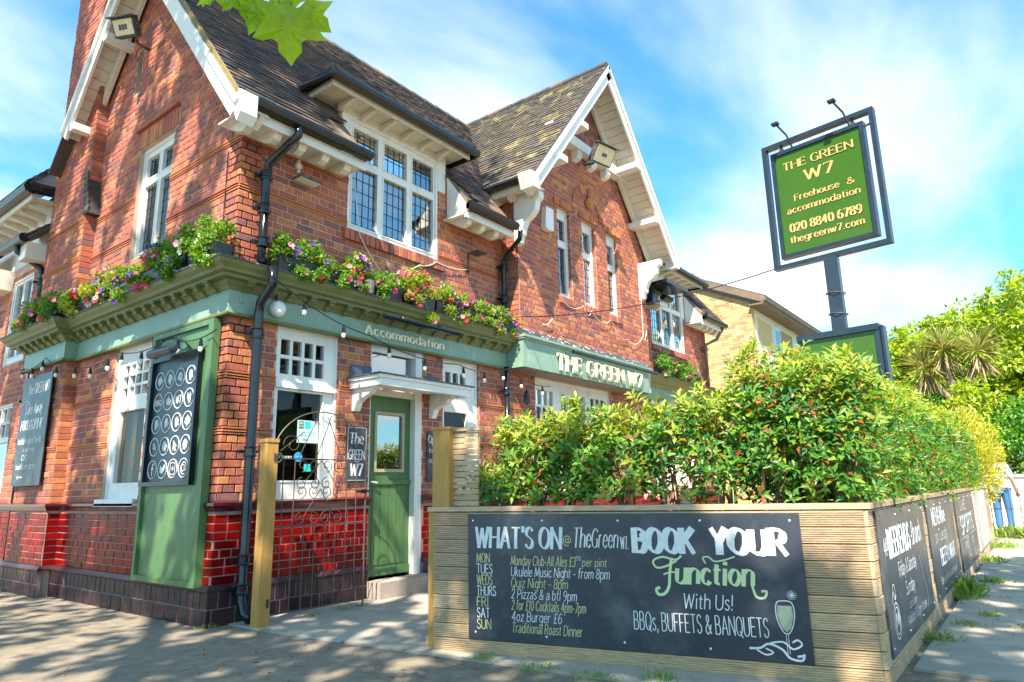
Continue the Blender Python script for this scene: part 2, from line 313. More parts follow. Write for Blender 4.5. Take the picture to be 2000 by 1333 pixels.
# ------------------------------------------------------------------ stroke lettering
GL = {}
def gdef(txt):
    for line in txt.strip().split('\n'):
        line = line.strip()
        if not line: continue
        ch, rest = line[0], line[1:].strip(); w, _, ss = rest.partition(';'); st = []
        for s in ss.split('|'):
            s = s.strip(); kind = s[0]; pts = [tuple(float(q) for q in p.split(',')) for p in s[1:].split()]
            st.append((kind, pts))
        GL[ch] = (float(w), st)
gdef('''
A 8; -0,0 4,10 | -4,10 8,0 | -1.5,3.4 6.5,3.4
B 6.8; -0,0 0,10 | ~0,10 3.5,10 5.6,9 5.9,7.6 5.2,6 3.5,5.4 0,5.4 | ~0,5.4 4,5.3 6.2,4.2 6.8,2.6 6,.8 4,0 0,0
C 7.4; ~7.2,8.2 5.8,9.7 4,10 1.6,9 .2,6.8 0,5 .4,2.6 1.8,.8 4,0 6,.4 7.4,1.8
D 7.6; -0,0 0,10 | ~0,10 3.2,10 6,9 7.4,6.8 7.6,5 7.2,2.8 5.8,.9 3.2,0 0,0
E 6; -0,0 0,10 | -0,10 5.8,10 | -0,5.2 4.8,5.2 | -0,0 6,0
F 5.8; -0,0 0,10 | -0,10 5.8,10 | -0,5.2 4.6,5.2
G 7.8; ~7.3,8.2 5.8,9.7 4,10 1.6,9 .2,6.8 0,5 .4,2.6 1.8,.8 4,0 6,.3 7.5,1.4 | -7.5,0.6 7.5,4.4 | -5,4.5 7.6,4.5
H 7.6; -0,0 0,10 | -7.6,0 7.6,10 | -0,5.2 7.6,5.2
I 0.8; -.4,0 .4,10
J 4.5; ~4.5,10 4.5,3 4.2,.8 2.6,0 .8,.4 0,1.8
K 7; -0,0 0,10 | -6.8,10 0,4.2 | -2.2,6 7,0
L 5.6; -0,0 0,10 | -0,0 5.6,0
M 9.4; -0,0 .8,10 | -.8,10 4.7,1.2 | -4.7,1.2 8.6,10 | -8.6,10 9.4,0
N 7.8; -0,0 0,10 | -0,10 7.8,0 | -7.8,0 7.8,10
O 8.2; ~4.1,10 1.8,9.2 .3,7.2 0,5 .3,2.8 1.8,.8 4.1,0 6.4,.8 7.9,2.8 8.2,5 7.9,7.2 6.4,9.2 4.1,10
P 6.4; -0,0 0,10 | ~0,10 3.6,10 5.8,9 6.4,7.2 5.8,5.4 3.6,4.5 0,4.5
Q 8.2; ~4.1,10 1.8,9.2 .3,7.2 0,5 .3,2.8 1.8,.8 4.1,0 6.4,.8 7.9,2.8 8.2,5 7.9,7.2 6.4,9.2 4.1,10 | -4.8,2.4 8,-1
R 7.2; -0,0 0,10 | ~0,10 3.6,10 5.8,9.1 6.3,7.5 5.7,5.8 3.6,5 0,5 | -3.2,5 7.2,0
S 6; ~5.7,8.3 4.6,9.7 3,10 1.2,9.4 .3,7.8 .9,6.2 3,5.2 5.2,4.1 6,2.5 5.2,.8 3.2,0 1.2,.4 0,1.9
T 7; -3.5,0 3.5,10 | -0,10 7,10
U 7.4; ~0,10 0,3.4 .8,1 2.4,.1 3.8,0 5.4,.3 6.8,1.4 7.4,3.4 7.4,10
V 7.8; -0,10 3.9,0 | -3.9,0 7.8,10
W 11.4; -0,10 2.9,0 | -2.9,0 5.7,9.4 | -5.7,9.4 8.5,0 | -8.5,0 11.4,10
X 7.2; -0,10 7.2,0 | -0,0 7.2,10
Y 7.2; -0,10 3.6,5 | -7.2,10 3.6,5 | -3.6,5 3.6,0
Z 6.6; -.2,10 6.6,10 | -6.6,10 0,0 | -0,0 6.6,0
a 5.4; ~.6,5.6 1.6,6.7 3.2,6.8 4.6,6 4.9,4.6 4.9,1.2 5.6,0 | ~4.9,4 2.4,3.6 .4,2.6 .1,1.2 1.2,0 3,.1 4.9,1.6
b 5.8; -0,0 0,10.2 | ~0,5.2 1.4,6.5 3,6.8 4.9,5.9 5.8,3.4 4.9,.9 3,0 1.4,.3 0,1.4
c 4.9; ~4.8,5.5 3.8,6.6 2.8,6.8 1,5.9 0,3.4 1,.8 2.9,0 4.1,.4 4.9,1.4
d 5.8; -5.8,0 5.8,10.2 | ~5.8,5.2 4.4,6.5 2.8,6.8 .9,5.9 0,3.4 .9,.9 2.8,0 4.4,.3 5.8,1.4
e 5.2; ~.1,3.7 5.2,3.8 4.8,5.6 3.4,6.7 2.4,6.8 .8,5.8 0,3.4 .8,.9 2.8,0 4.2,.4 5.1,1.5
f 3.8; ~4.2,9.2 3.4,10.2 2.2,9.8 1.5,8.2 1.4,6 1.4,0 | -0,6.6 3.6,6.6
g 5.6; ~5.6,6.8 5.6,-.8 5,-2.6 3,-3.2 1,-2.8 .2,-1.8 | ~5.6,5.2 4.2,6.5 2.8,6.8 .9,5.9 0,3.5 .9,1.2 2.8,.3 4.2,.7 5.6,1.8
h 5.6; -0,0 0,10.2 | ~0,5 1.6,6.5 3.4,6.8 5.1,6 5.6,4.4 5.6,0
i 1; -.5,0 .5,6.8 | -.5,9.2 .5,9.9
j 2; ~1,6.8 1,-1 .4,-2.6 -.8,-3 | -1,9.2 1,9.9
k 5.4; -0,0 0,10.2 | -4.8,6.8 0,2.8 | -1.7,4 5.4,0
l 1; -.5,0 .5,10.2
m 9.2; -0,0 0,6.8 | ~0,5.2 1.4,6.5 2.8,6.8 4.2,6 4.6,4.4 4.6,0 | ~4.6,5.2 6,6.5 7.4,6.8 8.8,6 9.2,4.4 9.2,0
n 5.4; -0,0 0,6.8 | ~0,5.2 1.6,6.5 3.2,6.8 4.9,6 5.4,4.4 5.4,0
o 5.8; ~2.9,6.8 1,5.9 0,3.4 1,.9 2.9,0 4.8,.9 5.8,3.4 4.8,5.9 2.9,6.8
p 5.8; -0,-3.2 0,6.8 | ~0,5.2 1.4,6.5 3,6.8 4.9,5.9 5.8,3.4 4.9,.9 3,0 1.4,.3 0,1.4
q 5.8; -5.8,-3.2 5.8,6.8 | ~5.8,5.2 4.4,6.5 2.8,6.8 .9,5.9 0,3.4 .9,.9 2.8,0 4.4,.3 5.8,1.4
r 3.8; -0,0 0,6.8 | ~0,4.6 1,6.2 2.4,6.8 3.8,6.6
s 4.4; ~4.2,5.7 3.2,6.7 2,6.8 .6,6.2 .4,5 1.4,4 3.2,3.2 4.3,2.2 4.1,.8 2.6,0 1.2,.2 0,1.2
t 3.6; ~1.4,9 1.4,1.6 2,.3 3.6,.3 | -0,6.6 3.4,6.6
u 5.4; ~0,6.8 0,2.2 .6,.6 2.2,0 4,.5 5.4,1.8 | -5.4,6.8 5.4,0
v 5.4; -0,6.8 2.7,0 | -2.7,0 5.4,6.8
w 8.2; -0,6.8 2.1,0 | -2.1,0 4.1,6.4 | -4.1,6.4 6.1,0 | -6.1,0 8.2,6.8
x 5.2; -0,6.8 5.2,0 | -0,0 5.2,6.8
y 5.4; -0,6.8 2.8,.4 | ~5.4,6.8 2.8,.4 1.4,-2.4 0,-3
z 4.8; -0,6.6 4.6,6.6 | -4.6,6.6 0,.1 | -0,.1 4.8,.1
0 6.2; ~3.1,10 1,9 0,5 1,1 3.1,0 5.2,1 6.2,5 5.2,9 3.1,10
1 3; -1.8,0 1.8,10 | -1.8,10 0,8.6
2 6; ~.3,7.8 1.2,9.6 3,10 5,9.3 5.5,7.4 4.6,5.2 0,.2 | -0,.2 6,.2
3 5.8; ~.3,8.4 1.4,9.8 3,10 5,9.2 5.3,7.4 4.4,5.8 2.6,5.3 | ~2.6,5.3 4.8,4.8 5.8,2.9 5,.8 2.8,0 1,.3 0,1.8
4 6.6; -4.6,0 4.6,10 | -4.6,10 0,3 | -0,3 6.6,3
5 5.8; -5.2,10 .8,10 | -.8,10 .5,5.6 | ~.5,5.6 2.4,6.4 4.6,5.8 5.8,3.4 4.8,.9 2.6,0 0,1.2
6 6; ~5.2,9.4 3.6,10 1.4,8.6 .2,5.4 .1,3 1,.8 3,0 5,.8 6,3.1 5,5.3 3,6 1,5.2 .1,3.4
7 6; -0,10 6,10 | -6,10 2,0
8 6; ~3,5.3 .9,6.3 .4,7.8 1.2,9.4 3,10 4.8,9.4 5.6,7.8 5.1,6.3 3,5.3 .8,4.3 0,2.5 .9,.7 3,0 5.1,.7 6,2.5 5.2,4.3 3,5.3
9 6; ~.8,.6 2.4,0 4.6,1.4 5.8,4.6 5.9,7 5,9.2 3,10 1,9.2 0,6.9 1,4.7 3,4 5,4.8 5.9,6.6
& 7.6; ~7.4,5 6.2,2 4,.2 2,0 .3,1 .1,2.8 1.2,4.4 3.8,6.4 4.6,8 4,9.6 2.8,10 1.6,9.4 1.4,8 2.4,6 7.6,0
. 1; -.5,0 .5,.7
, 1; -.8,.8 .2,-1.4
' 1; -.6,10.4 .4,8
- 3.4; -0,3.8 3.4,3.8
! 1; -.6,3 .6,10 | -.5,0 .5,.8
@ 9; ~6.4,6.2 5,7 3.2,6 2.6,4.2 3.4,2.8 5,3 6.2,4.6 6.6,6.8 6.3,3.4 7.4,2.8 8.8,4.4 8.6,7 6.6,9.2 4,9.4 1.2,7.6 .2,4.6 1,1.6 3.6,0 6.4,.4
/ 4; -0,-1 4,10.5
''')
GL['£'] = (5.8, [('~', [(5.4, 8.4), (4.6, 9.8), (3.2, 10), (1.9, 9), (1.8, 7), (2.2, 4), (1.8, 1.4), (0.2, .2)]), ('-', [(.2, .1), (5.8, .1)]), ('-', [(.4, 5), (4.2, 5)])])
def smooth_pts(pts, n=5):
    if len(pts) < 3: return [V((*p, 0)) for p in pts]
    P = [V((*p, 0)) for p in pts]; closed = (P[0] - P[-1]).length < .01; o = []; k = len(P)
    for i in range(k - 1):
        p0 = P[i - 1] if i else (P[-2] if closed else P[0]); p1 = P[i]; p2 = P[i + 1]; p3 = P[i + 2] if i + 2 < k else (P[1] if closed else P[-1])
        for j in range(n):
            t = j / n; o.append(.5 * ((2 * p1) + (p2 - p0) * t + (2 * p0 - 5 * p1 + 4 * p2 - p3) * t * t + (3 * p1 - p0 - 3 * p2 + p3) * t ** 3))
    o.append(P[-1]); return o
def ribbon(mb, fr, pts, wfun, c, depth):
    k = len(pts); base = len(mb.v); L = []; Rr = []
    for i, p in enumerate(pts):
        t = (pts[min(i + 1, k - 1)] - pts[max(i - 1, 0)]); t = t.normalized() if t.length > 1e-9 else V((1, 0, 0)); nrm = V((-t.y, t.x, 0)); w = wfun(t) / 2
        L.append(p + nrm * w); Rr.append(p - nrm * w)
    for q in L + Rr: mb.v.append(tuple(fr.p(q.x, q.y, c + depth)))
    for i in range(k - 1): mb.f.append((base + k + i, base + k + i + 1, base + i + 1, base + i))
    if depth > 0.003:
        b2 = len(mb.v)
        for q in L + Rr: mb.v.append(tuple(fr.p(q.x, q.y, c)))
        lp = list(range(k)) + list(range(2 * k - 1, k - 1, -1)); m = len(lp)
        for i in range(m): a, b = lp[i], lp[(i + 1) % m]; mb.f.append((base + a, base + b, b2 + b, b2 + a))
def text(s, fr, a, b, h, m, parent, style='mono', width=None, weight=1.0, slant=0.0, depth=0.0, c=0.002, name='lettering', gap=2.5, each=None, jit=0.0):
    """letters drawn as strokes with a pen; serif style gets a broad nib and slabs"""
    adv = []; x = 0
    for ch in s:
        if ch == ' ': adv.append((x, None)); x += 4.2; continue
        g = GL[ch]; adv.append((x, g)); x += g[0] + gap
    tot = x - gap; sc = h / 10; sxx = (width / tot) if width else sc
    if style != 'mono': weight *= min(1.0, 1.25 * sxx / sc)
    out = []; mb = MB(); idx = 0
    for (x0, g), ch in zip(adv, s):
        if g is None: continue
        if each: mb = MB()
        jy = random.uniform(-jit, jit) * 10
        def T(p): return V((a + (x0 + p.x) * sxx + slant * p.y * sc, b + (p.y + jy) * sc, 0))
        def wmono(t): return weight * sc
        def wser(t):
            ang = math.atan2(t.y, t.x); return sc * weight * max(0.55, 1.75 * abs(math.sin(ang + R(12))))
        wf = wser if style == 'serif' else ((lambda t: sc * weight * max(.6, 1.5 * abs(math.sin(math.atan2(t.y, t.x) + R(25))))) if style == 'brush' else wmono)
        strokes = g[1]
        for kind, pts in strokes:
            P = smooth_pts(pts) if kind == '~' else [V((*p, 0)) for p in pts]
            Q = [T(p) for p in P]
            if style != 'serif' and len(Q) == 2:
                d = (Q[1] - Q[0]).normalized() * weight * sc * .3; Q = [Q[0] - d, Q[1] + d]
            ribbon(mb, fr, Q, wf, c + idx * 0.00006, depth); idx += 1
            if style == 'serif' and ch not in '.,-\'!&@0689238':
                for e, nb in ((0, 1), (-1, -2)):
                    p = P[e]; dd = (P[nb] - p)
                    if abs(dd.y) > abs(dd.x) * .45 and len(P) < 12 or (abs(dd.y) > 2 and kind == '-'):
                        if min(abs(p.y - q) for q in (0, 10, 6.8, 10.2, -3.2)) < .15 and not (ch in 'ANVWMvw47' and p.y in (0, 10) and sum(1 for k2, p2 in strokes for q in (p2[0], p2[-1]) if abs(q[0] - p.x) + abs(q[1] - p.y) < .1) > 1):
                            hw = 1.25; ox = 0
                            if ch in 'bdhklijmnpru' and p.y > 6: hw = .9; ox = -.6
                            ribbon(mb, fr, [T(V((p.x - hw + ox, p.y + (.25 if p.y < 1 else -.25), 0))), T(V((p.x + hw + ox, p.y + (.25 if p.y < 1 else -.25), 0)))], lambda t: sc * .6, c + idx * 0.00006, depth); idx += 1
                    elif abs(dd.x) > abs(dd.y) * 3 and kind == '-' and ch in 'EFTLZ7z':
                        if not any(abs(q[0] - p.x) + abs(q[1] - p.y) < .1 for k2, p2 in strokes if p2 is not pts for q in p2) and not (ch in 'EF' and p.x < .1):
                            up = 1.7; y0, y1 = (p.y - up, p.y + .3) if p.y > 6 else ((p.y - .3, p.y + up) if p.y < 1 else (p.y - 1.2, p.y + 1.2))
                            ribbon(mb, fr, [T(V((p.x, y0, 0))), T(V((p.x, y1, 0)))], lambda t: sc * .6, c + idx * 0.00006, depth); idx += 1
        if each: out.append(mb.build(each, m, parent, fix=False))
    if not each: out.append(mb.build(name, m, parent, fix=False))
    return out
def curve(name, fr, pts, w, m, parent, c=0.002):
    mb = MB(); ribbon(mb, fr, smooth_pts(pts, 6), lambda t: w, c, 0); return mb.build(name, m, parent, fix=False)

# ================================================================== GROUND
g = MB(); g.box(WF, -60, 120, -90, 90, -0.4, 0.0); go = g.build('ground', M_asph); go['kind'] = 'structure'
pv = MB(); pv.prism(WF, [(0.16, -0.62), (0.55, -4.6), (1.2, -4.9), (12.4, -4.9), (12.4, -0.06), (0.16, -0.06)], -0.05, 0.012)
pvo = pv.build('paved_yard', M_slab); pvo['kind'] = 'structure'
sp = MB(); sp.box(WF, 1.6, 60, -9.2, -5.02, -0.05, 0.004); spo = sp.build('pavement', M_asph); spo['kind'] = 'structure'
for i in range(26):
    for j in range(5):
        x0 = 1.62 + i * .92 + (0 if j % 2 else .0); y1 = -5.10 - j * .62
        if i > 14 and j > 3: continue
        piece('paving_slab', spo, M_slab, WF, x0 + .008, x0 + .912, y1 - .612, y1 - .008, .004, .024 + random.uniform(-.004, .005))
for k, (p_, m_) in flush('paving_slab', 'slabs').items() if False else []: pass
for (part, m, mb) in flush('paving_slab', 'slabs').values(): mb.build('far_paving_slabs', m, part, kind='stuff')

# ================================================================== THE PUB
PUB = thing('pub_building', 'red brick corner pub with green fascia, tiled gables and red glazed dado', 'pub', (0, 0, 0))
def part(name, mb, m, parent=PUB, **k): return mb.build(name, m, parent, **k)
def bricks(fr, a0, a1, b0, b1, holes=(), c=0.0, clip=None, bands=(), m=M_brick, kind='brick', wall=None, t=0.006, orange=0.0, course=.075, ln=.225, quoin=None):
    n = int(round((b1 - b0) / course))
    for i in range(n):
        y0 = b0 + i * course; y1 = y0 + course - .010; ym = (y0 + y1) / 2; lo, hi = a0, a1
        if clip:
            q = clip(y1)
            if q is None: continue
            lo, hi = max(a0, q[0]), min(a1, q[1])
            if hi - lo < .05: continue
        hs = [h for h in holes if h[2] < ym < h[3]]
        segs = [(lo, hi)]
        for h in hs: segs = [s for (p, q) in segs for s in ((p, min(q, h[0])), (max(p, h[1]), q)) if s[1] - s[0] > .03]
        band = any(b_ <= ym < b_ + course for b_ in bands)
        step = ln if (i % 2 == 0 or kind == 'glazed_tile' and i % 3) else ln / 2
        ph = (0 if i % 4 == 0 else ln / 2) if step == ln else ln / 4
        for (p, q) in segs:
            if band:
                for k in range(3): piece(kind, wall, M_bricko, fr, p, q, y0 + k * .025, y0 + k * .025 + .017, c, c + t + (.006, .012, .018)[k], .003)
                continue
            x = math.floor((p - ph) / step) * step + ph
            while x < q:
                u0, u1 = max(x, p), min(x + step - .010, q); x += step
                if u1 - u0 < .025: continue
                mm = M_bricko if (m is M_brick and (random.random() < orange or (quoin and any(abs(u0 - e) < .12 or abs(u1 - e) < .12 for e in quoin) and random.random() < .35))) else m
                piece(kind, wall, mm, fr, u0 + random.uniform(0, .002), u1, y0, y1, c, c + t + random.uniform(-.002, .003), .004)
def backing(fr, a0, a1, b0, b1, holes=(), thick=.22, clip=None, c=0.0, m=M_mortar, name='wall', parent=PUB):
    mb = MB()
    if clip:
        y = b0; st = .15
        while y < b1 - 1e-6:
            y2 = min(y + st, b1); q = clip(y2)
            if q:
                lo, hi = max(a0, q[0]), min(a1, q[1])
                if hi > lo:
                    for r_ in minus(lo, hi, y, y2, [h for h in holes]): mb.box(fr, *r_, c - thick, c)
            y = y2
    else:
        for r_ in minus(a0, a1, b0, b1, holes): mb.box(fr, *r_, c - thick, c)
    return part(name, mb, m, parent)
def reveal(a, b0, b1, depth, side, wall, fr=RF, m=M_brick, kind='brick', base=None):
    """brick faces on the jamb of an opening, facing back along the wall"""
    base = b0 if base is None else base
    o = fr.p(a, 0, 0); u = fr.w if side > 0 else -fr.w      # jamb plane
    jf = Fr(o, fr.w * (1 if side < 0 else 1), (0, 0, 1))
    if jf.w.dot(fr.u) * side > 0: jf = Fr(o, -fr.w, (0, 0, 1)); A0, A1 = 0.0, depth
    else: A0, A1 = -depth, 0.0
    n = int((b1 - b0) / .075)
    for i in range(n):
        y0 = b0 + i * .075; piece(kind, wall, m, jf, A0 + .004, A1 - .002, y0, y0 + .065, 0, .006, .003)

# openings: (a0,a1,b0,b1)
W1 = (0.52, 1.30, 1.06, 2.80); DO = (1.74, 2.56, 0.18, 2.80); W2 = (2.93, 3.64, 1.06, 2.80); W3 = (4.95, 7.25, 1.06, 2.80); W4 = (8.9, 10.9, 1.06, 2.80)
U1 = (1.33, 2.82, 4.06, 5.62); UF = (9.12, 10.72, 3.94, 5.62)
Z1 = 1.06; ZC = 3.26
wr = backing(RF, 0, 12.0, 0, 2.82, [W1, DO, W2, W3, W4], name='ground_floor_wall')
# lower brickwork
bricks(RF, -.006, 12.0, Z1, 2.80, [W1, DO, W2, W3, W4], wall=wr, bands=(1.66, 2.185), orange=.14, quoin=(0, .5, 1.3, 1.74))
for a, d_ in ((W1[0], -1), ): pass
for wdw, lo in ((W1, Z1), (DO, Z1), (W2, Z1)):
    reveal(wdw[1], lo, 2.8, .10, 1, wr)
# dado of glazed bricks and plinth
hd = [(DO[0], DO[1], 0, 3)]
def pad(fr, a0, a1, b0, b1, c, m, wall, holes=()):
    mb = MB()
    for r_ in minus(a0, a1, b0, b1, holes): mb.box(fr, *r_, .0005, c)
    part('render_bed', mb, m, wall)
M_pmort = mat('mortar_grey', [(.20, .15, .16), (.15, .11, .13)], .8, 9, .2)
pad(RF, -.012, 12.0, .34, .98, .012, M_mortarp, wr, hd); pad(RF, -.045, 12.0, 0, .30, .045, M_pmort, wr, hd)
bricks(RF, -.0175, 12.0, .345, .97, hd, c=.012, m=M_brickg, kind='glazed_tile', wall=wr, t=.006)
reveal(DO[1], .345, 1.0, .10, 1, wr, m=M_brickg, kind='glazed_tile')
bricks(RF, -.0505, 12.0, 0.0, .30, hd, c=.045, m=M_plinth, kind='plinth_brick', wall=wr, t=.006, course=.15)
wl_holes = [(-2.42, -1.55, 1.06, 2.80)]
YB, YE = 3.50, 4.72            # chimney breast on the left front
wl = backing(LF, -YB, 0, 0, 2.82, wl_holes, name='side_wall')
bricks(LF, -YB, 0, Z1, 2.80, wl_holes, wall=wl, bands=(1.66, 2.185), orange=.14, quoin=(0, -.15, -1.3, -2.42, -1.55))
pad(LF, -YB, .0, .34, .98, .012, M_mortarp, wl); pad(LF, -YB, .0, 0, .30, .045, M_pmort, wl)
bricks(LF, -YB, .0115, .345, .97, c=.012, m=M_brickg, kind='glazed_tile', wall=wl, t=.006)
bricks(LF, -YB, .0445, 0, .30, c=.045, m=M_plinth, kind='plinth_brick', wall=wl, t=.006, course=.15)
reveal(-1.55, Z1, 2.8, .10, 1, wl, fr=LF)
LB = LF.off(.14)              # breast front
wb = MB(); wb.box(LF, -YE, -YB, 0, 10.5, -.2, .138); wbo = part('chimney_breast', wb, M_mortar)
bricks(LB, -YE, -YB, Z1, 2.80, wall=wbo, bands=(1.66, 2.185), orange=.1, quoin=(-YB,))
pad(LB, -YE, -YB + .012, .34, .98, .012, M_mortarp, wbo); pad(LB, -YE, -YB + .045, 0, .30, .045, M_pmort, wbo)
bricks(LB, -YE, -YB + .012, .345, .97, c=.012, m=M_brickg, kind='glazed_tile', wall=wbo, t=.006)
bricks(LB, -YE, -YB + .044, 0, .30, c=.045, m=M_plinth, kind='plinth_brick', wall=wbo, t=.006, course=.15)
bricks(LB, -YE, -YB, 3.26, 10.4, wall=wbo, bands=(4.08, 4.60), orange=.06, quoin=(-YB,))
RB = Fr((-.14, YB, 0), (1, 0, 0))     # return face of breast, looks towards the street
for z0, z1, k_, m_ in ((Z1, 2.80, 'brick', M_bricko), (3.26, 10.4, 'brick', M_brick), (.345, .97, 'glazed_tile', M_brickg)):
    z = z0
    while z < z1 - .05: piece(k_, wbo, m_, RB, 0.002, .136, z, z + .065, 0, .010, .003); z += .075
sh = MB(); sh.prism(Fr((0, YB - .0, 0), (0, -1, 0)), [(-.02, 4.72), (.13, 4.72), (-.02, 5.35)], .0, .16); sho = part('chimney_shoulder', sh, M_roof)
for i in range(6):
    z = 4.74 + i * .1; y = .13 - i * .024
    piece('roof_tile', sho, M_roof, Fr((0, YB, 0), (0, -1, 0)), y - .12, y, z, z + .09, .15, .168)
# upper walls
slope = 1.267
def gclip(z):      # left gable, a = -y ; ridge y=2.3 z=8.25, eave y=-.05
    h = (8.12 - z) / slope
    if h <= 0: return None
    return (-2.3 - h, -2.3 + h)
UL = (-2.36, -1.48, 3.86, 5.30)
slit = (-2.74, -2.58, 6.2, 6.85)
wul = backing(LF, -YB, -.0, 2.82, 8.1, [UL, slit], clip=gclip, name='gable_wall')
bricks(LF, -YB, 0, ZC, 8.1, [UL, slit, (UL[0] - .08, UL[1] + .08, 5.30, 5.56)], clip=gclip, wall=wul, bands=(4.08, 4.60), orange=.10, quoin=(0,))
reveal(UL[1], UL[2], UL[3], .10, 1, wul, fr=LF)
mb = MB()
for i in range(13): mb.cbox(LF, UL[0] - .06 + i * .077, UL[0] - .06 + i * .077 + .067, 5.30, 5.54, 0, .012, .003)
mb.box(LF, UL[0] - .08, UL[1] + .08, 5.545, 5.575, 0, .05); part('window_head', mb, M_bricko, wul)
mb = MB(); mb.box(LF, *slit, -.14, -.10); part('slit_back', mb, M_black, wul)
mb = MB(); mb.tube([LF.p(-2.66 + .16 * math.cos(t), 6.83 + .10 * math.sin(t), .01) for t in [math.pi * k / 8 for k in range(9)]], .022, 5); part('slit_hood', mb, M_bricko, wul)
wur = backing(RF, 0.0, 4.2, 2.82, 4.80, [U1], name='first_floor_wall')
bricks(RF, -.006, 4.2, ZC, 4.76, [U1], wall=wur, bands=(4.085, 4.61), orange=.16, quoin=(0.0,))
reveal(U1[1], U1[2], 4.78, .06, 1, wur)
# side pieces of the wall dormer
mb = MB(); mb.box(RF, 1.20, U1[0], 4.80, 5.60, -.9, 0); mb.box(RF, U1[1], 2.98, 4.80, 5.60, -.9, 0); part('dormer_pier', mb, M_mortar)
bricks(RF, U1[1], 2.98, 4.76, 5.05, wall=wur, orange=.3); bricks(RF, 1.20, U1[0], 4.76, 5.0, wall=wur, orange=.3)
# brick sill under the big window
def soldier(fr, a0, a1, b0, b1, wall, m=M_brick, step=.075, c=0.0, t=.03, kind='brick'):
    x = a0
    while x < a1 - .03: piece(kind, wall, m, fr, x, x + step - .01, b0, b1, c, c + t, .004); x += step
soldier(RF, U1[0] - .05, U1[1] + .08, 3.93, 4.06, wur, t=.045)
# bay
bl, br_ = 4.21, 8.30
def bclip(z):
    h = (8.28 - z) / 1.25
    return None if h <= 0 else (6.25 - h, 6.25 + h)
BW = [(5.00, 5.36, 4.02, 5.52), (5.76 - .02, 6.14, 4.02, 5.52), (6.52, 6.90, 4.02, 5.52)]
BW = [(5.27, 5.66, 4.06, 5.60), (6.03, 6.46, 4.06, 5.60), (6.86, 7.26, 4.06, 5.60)]
wbay = backing(BF, bl, br_, 2.82, 8.2, BW, clip=bclip, name='bay_wall', thick=.3)
def bclip2(z): return bclip(z)
kitz = 6.80
bricks(BF, bl, br_, ZC, kitz, BW, clip=bclip, wall=wbay, orange=.14, quoin=(bl, 5.27, 6.03, 6.46, 6.86, 7.26))
for w_ in BW: reveal(w_[1], w_[2], w_[3], .10, 1, wbay, fr=BF); soldier(BF, w_[0] - .1, w_[1] + .1, 5.60, 5.70, wbay, m=M_bricko, t=.04); soldier(BF, w_[0] - .04, w_[1] + .04, 3.95, 4.06, wbay, t=.035)
RT = Fr((bl, 0, 0), (0, -1, 0))      # return of the bay, faces left
z = ZC
while z < 5.5: piece('brick', wbay, M_brick if random.random() < .7 else M_bricko, RT, .0, .09, z, z + .065, 0, .01, .003); piece('brick', wbay, M_brick, RT, .10, .298, z, z + .065, 0, .01, .003); z += .075
mb = MB()      # rubbed brick arch over middle light
for k in range(17):
    t0 = math.pi * k / 17; t1 = math.pi * (k + .92) / 17
    mb.prism(BF, [(6.25 + q * math.cos(t), 5.72 + q * 1.05 * math.sin(t)) for q, t in ((.36, t0), (.52, t0), (.52, t1), (.36, t1))], .0, .022 + .004 * (k % 2))
part('brick_arch', mb, M_bricko, wbay)
mb = MB(); mb.box(BF, 5.90, 6.60, 5.72, 5.75, 0, .02); mb.lathe(BF.p(6.25, 5.93, 0), BF.w, [(.07, 0), (.10, .03), (.09, .08), (.04, .12)], 10); mb.box(BF, 6.22, 6.28, 6.0, 6.2, 0, .05); part('keystone', mb, M_bricko, wbay)
# tile hanging in the gable peak
for i in range(14):
    z = kitz + .16 + i * .1; q = bclip(z + .05)
    if not q: continue
    x = q[0] + .02 - (.08 if i % 2 else 0)
    while x < q[1] - .03:
        piece('hung_tile', wbay, M_hung, BF, max(x, q[0] + .02), min(x + .157, q[1] - .02), z - .02, z + .085, .01, .035 + random.uniform(-.003, .003), .003); x += .165
mb = MB(); mb.box(BF, 5.02, 7.48, kitz - .04, kitz + .14, 0, .16); part('gable_beam', mb, M_white)
for x in (5.45, 5.93, 6.41, 6.89, 7.2)[:4]:
    mb = MB(); mb.prism(Fr(BF.p(x, 0, 0), BF.w, (0, 0, 1)), [(0, kitz - .045), (.13, kitz - .045), (.15, kitz - .12), (.11, kitz - .19), (0, kitz - .22)], 0, .14); part('corbel', mb, M_white)

# ---------------- fascia, cornice and mouldings
def sweep_part(name, path, prof, m, z0=0): mb = MB(); mb.sweep(path, prof, z0); return part(name, mb, m)
pathL = [(4.19, 0), (0, 0), (0, YB), (-.14, YB), (-.14, YE + .05), (0, YE + .05)]
sweep_part('fascia_board', pathL, [(0, 2.80), (.055, 2.80), (.055, 3.02), (0, 3.02)], M_sage)
sweep_part('fascia_bead', pathL, [(0.0, 2.775), (.075, 2.775), (.08, 2.79), (.075, 2.802), (0.0, 2.802)], M_olive)
sweep_part('bed_moulding', pathL, [(0, 3.02), (.07, 3.02), (.085, 3.04), (.13, 3.075), (.13, 3.10), (0, 3.10)], M_olive)
sweep_part('cornice', pathL, [(0, 3.10), (.20, 3.10), (.20, 3.13), (.24, 3.14), (.25, 3.17), (.285, 3.20), (.30, 3.235), (0, 3.235)], M_olive)
sweep_part('lead_flashing', pathL, [(0, 3.235), (.31, 3.235), (.315, 3.25), (0, 3.275)], M_lead)
def modillion(fr, a, c0, zt=3.10):
    mb = MB(); mb.prism(Fr(fr.p(a - .03, 0, c0), fr.w, (0, 0, 1)), [(0, zt), (.10, zt), (.11, zt - .025), (.09, zt - .05), (.05, zt - .055), (.02, zt - .085), (0, zt - .09)], 0, -.06)
    mb.box(fr, a - .04, a + .04, zt - .018, zt, c0, c0 + .12); part('cornice_bracket', mb, M_olive)
x = .10
while x < 4.1: modillion(RF, x, .075); x += .235
x = .14
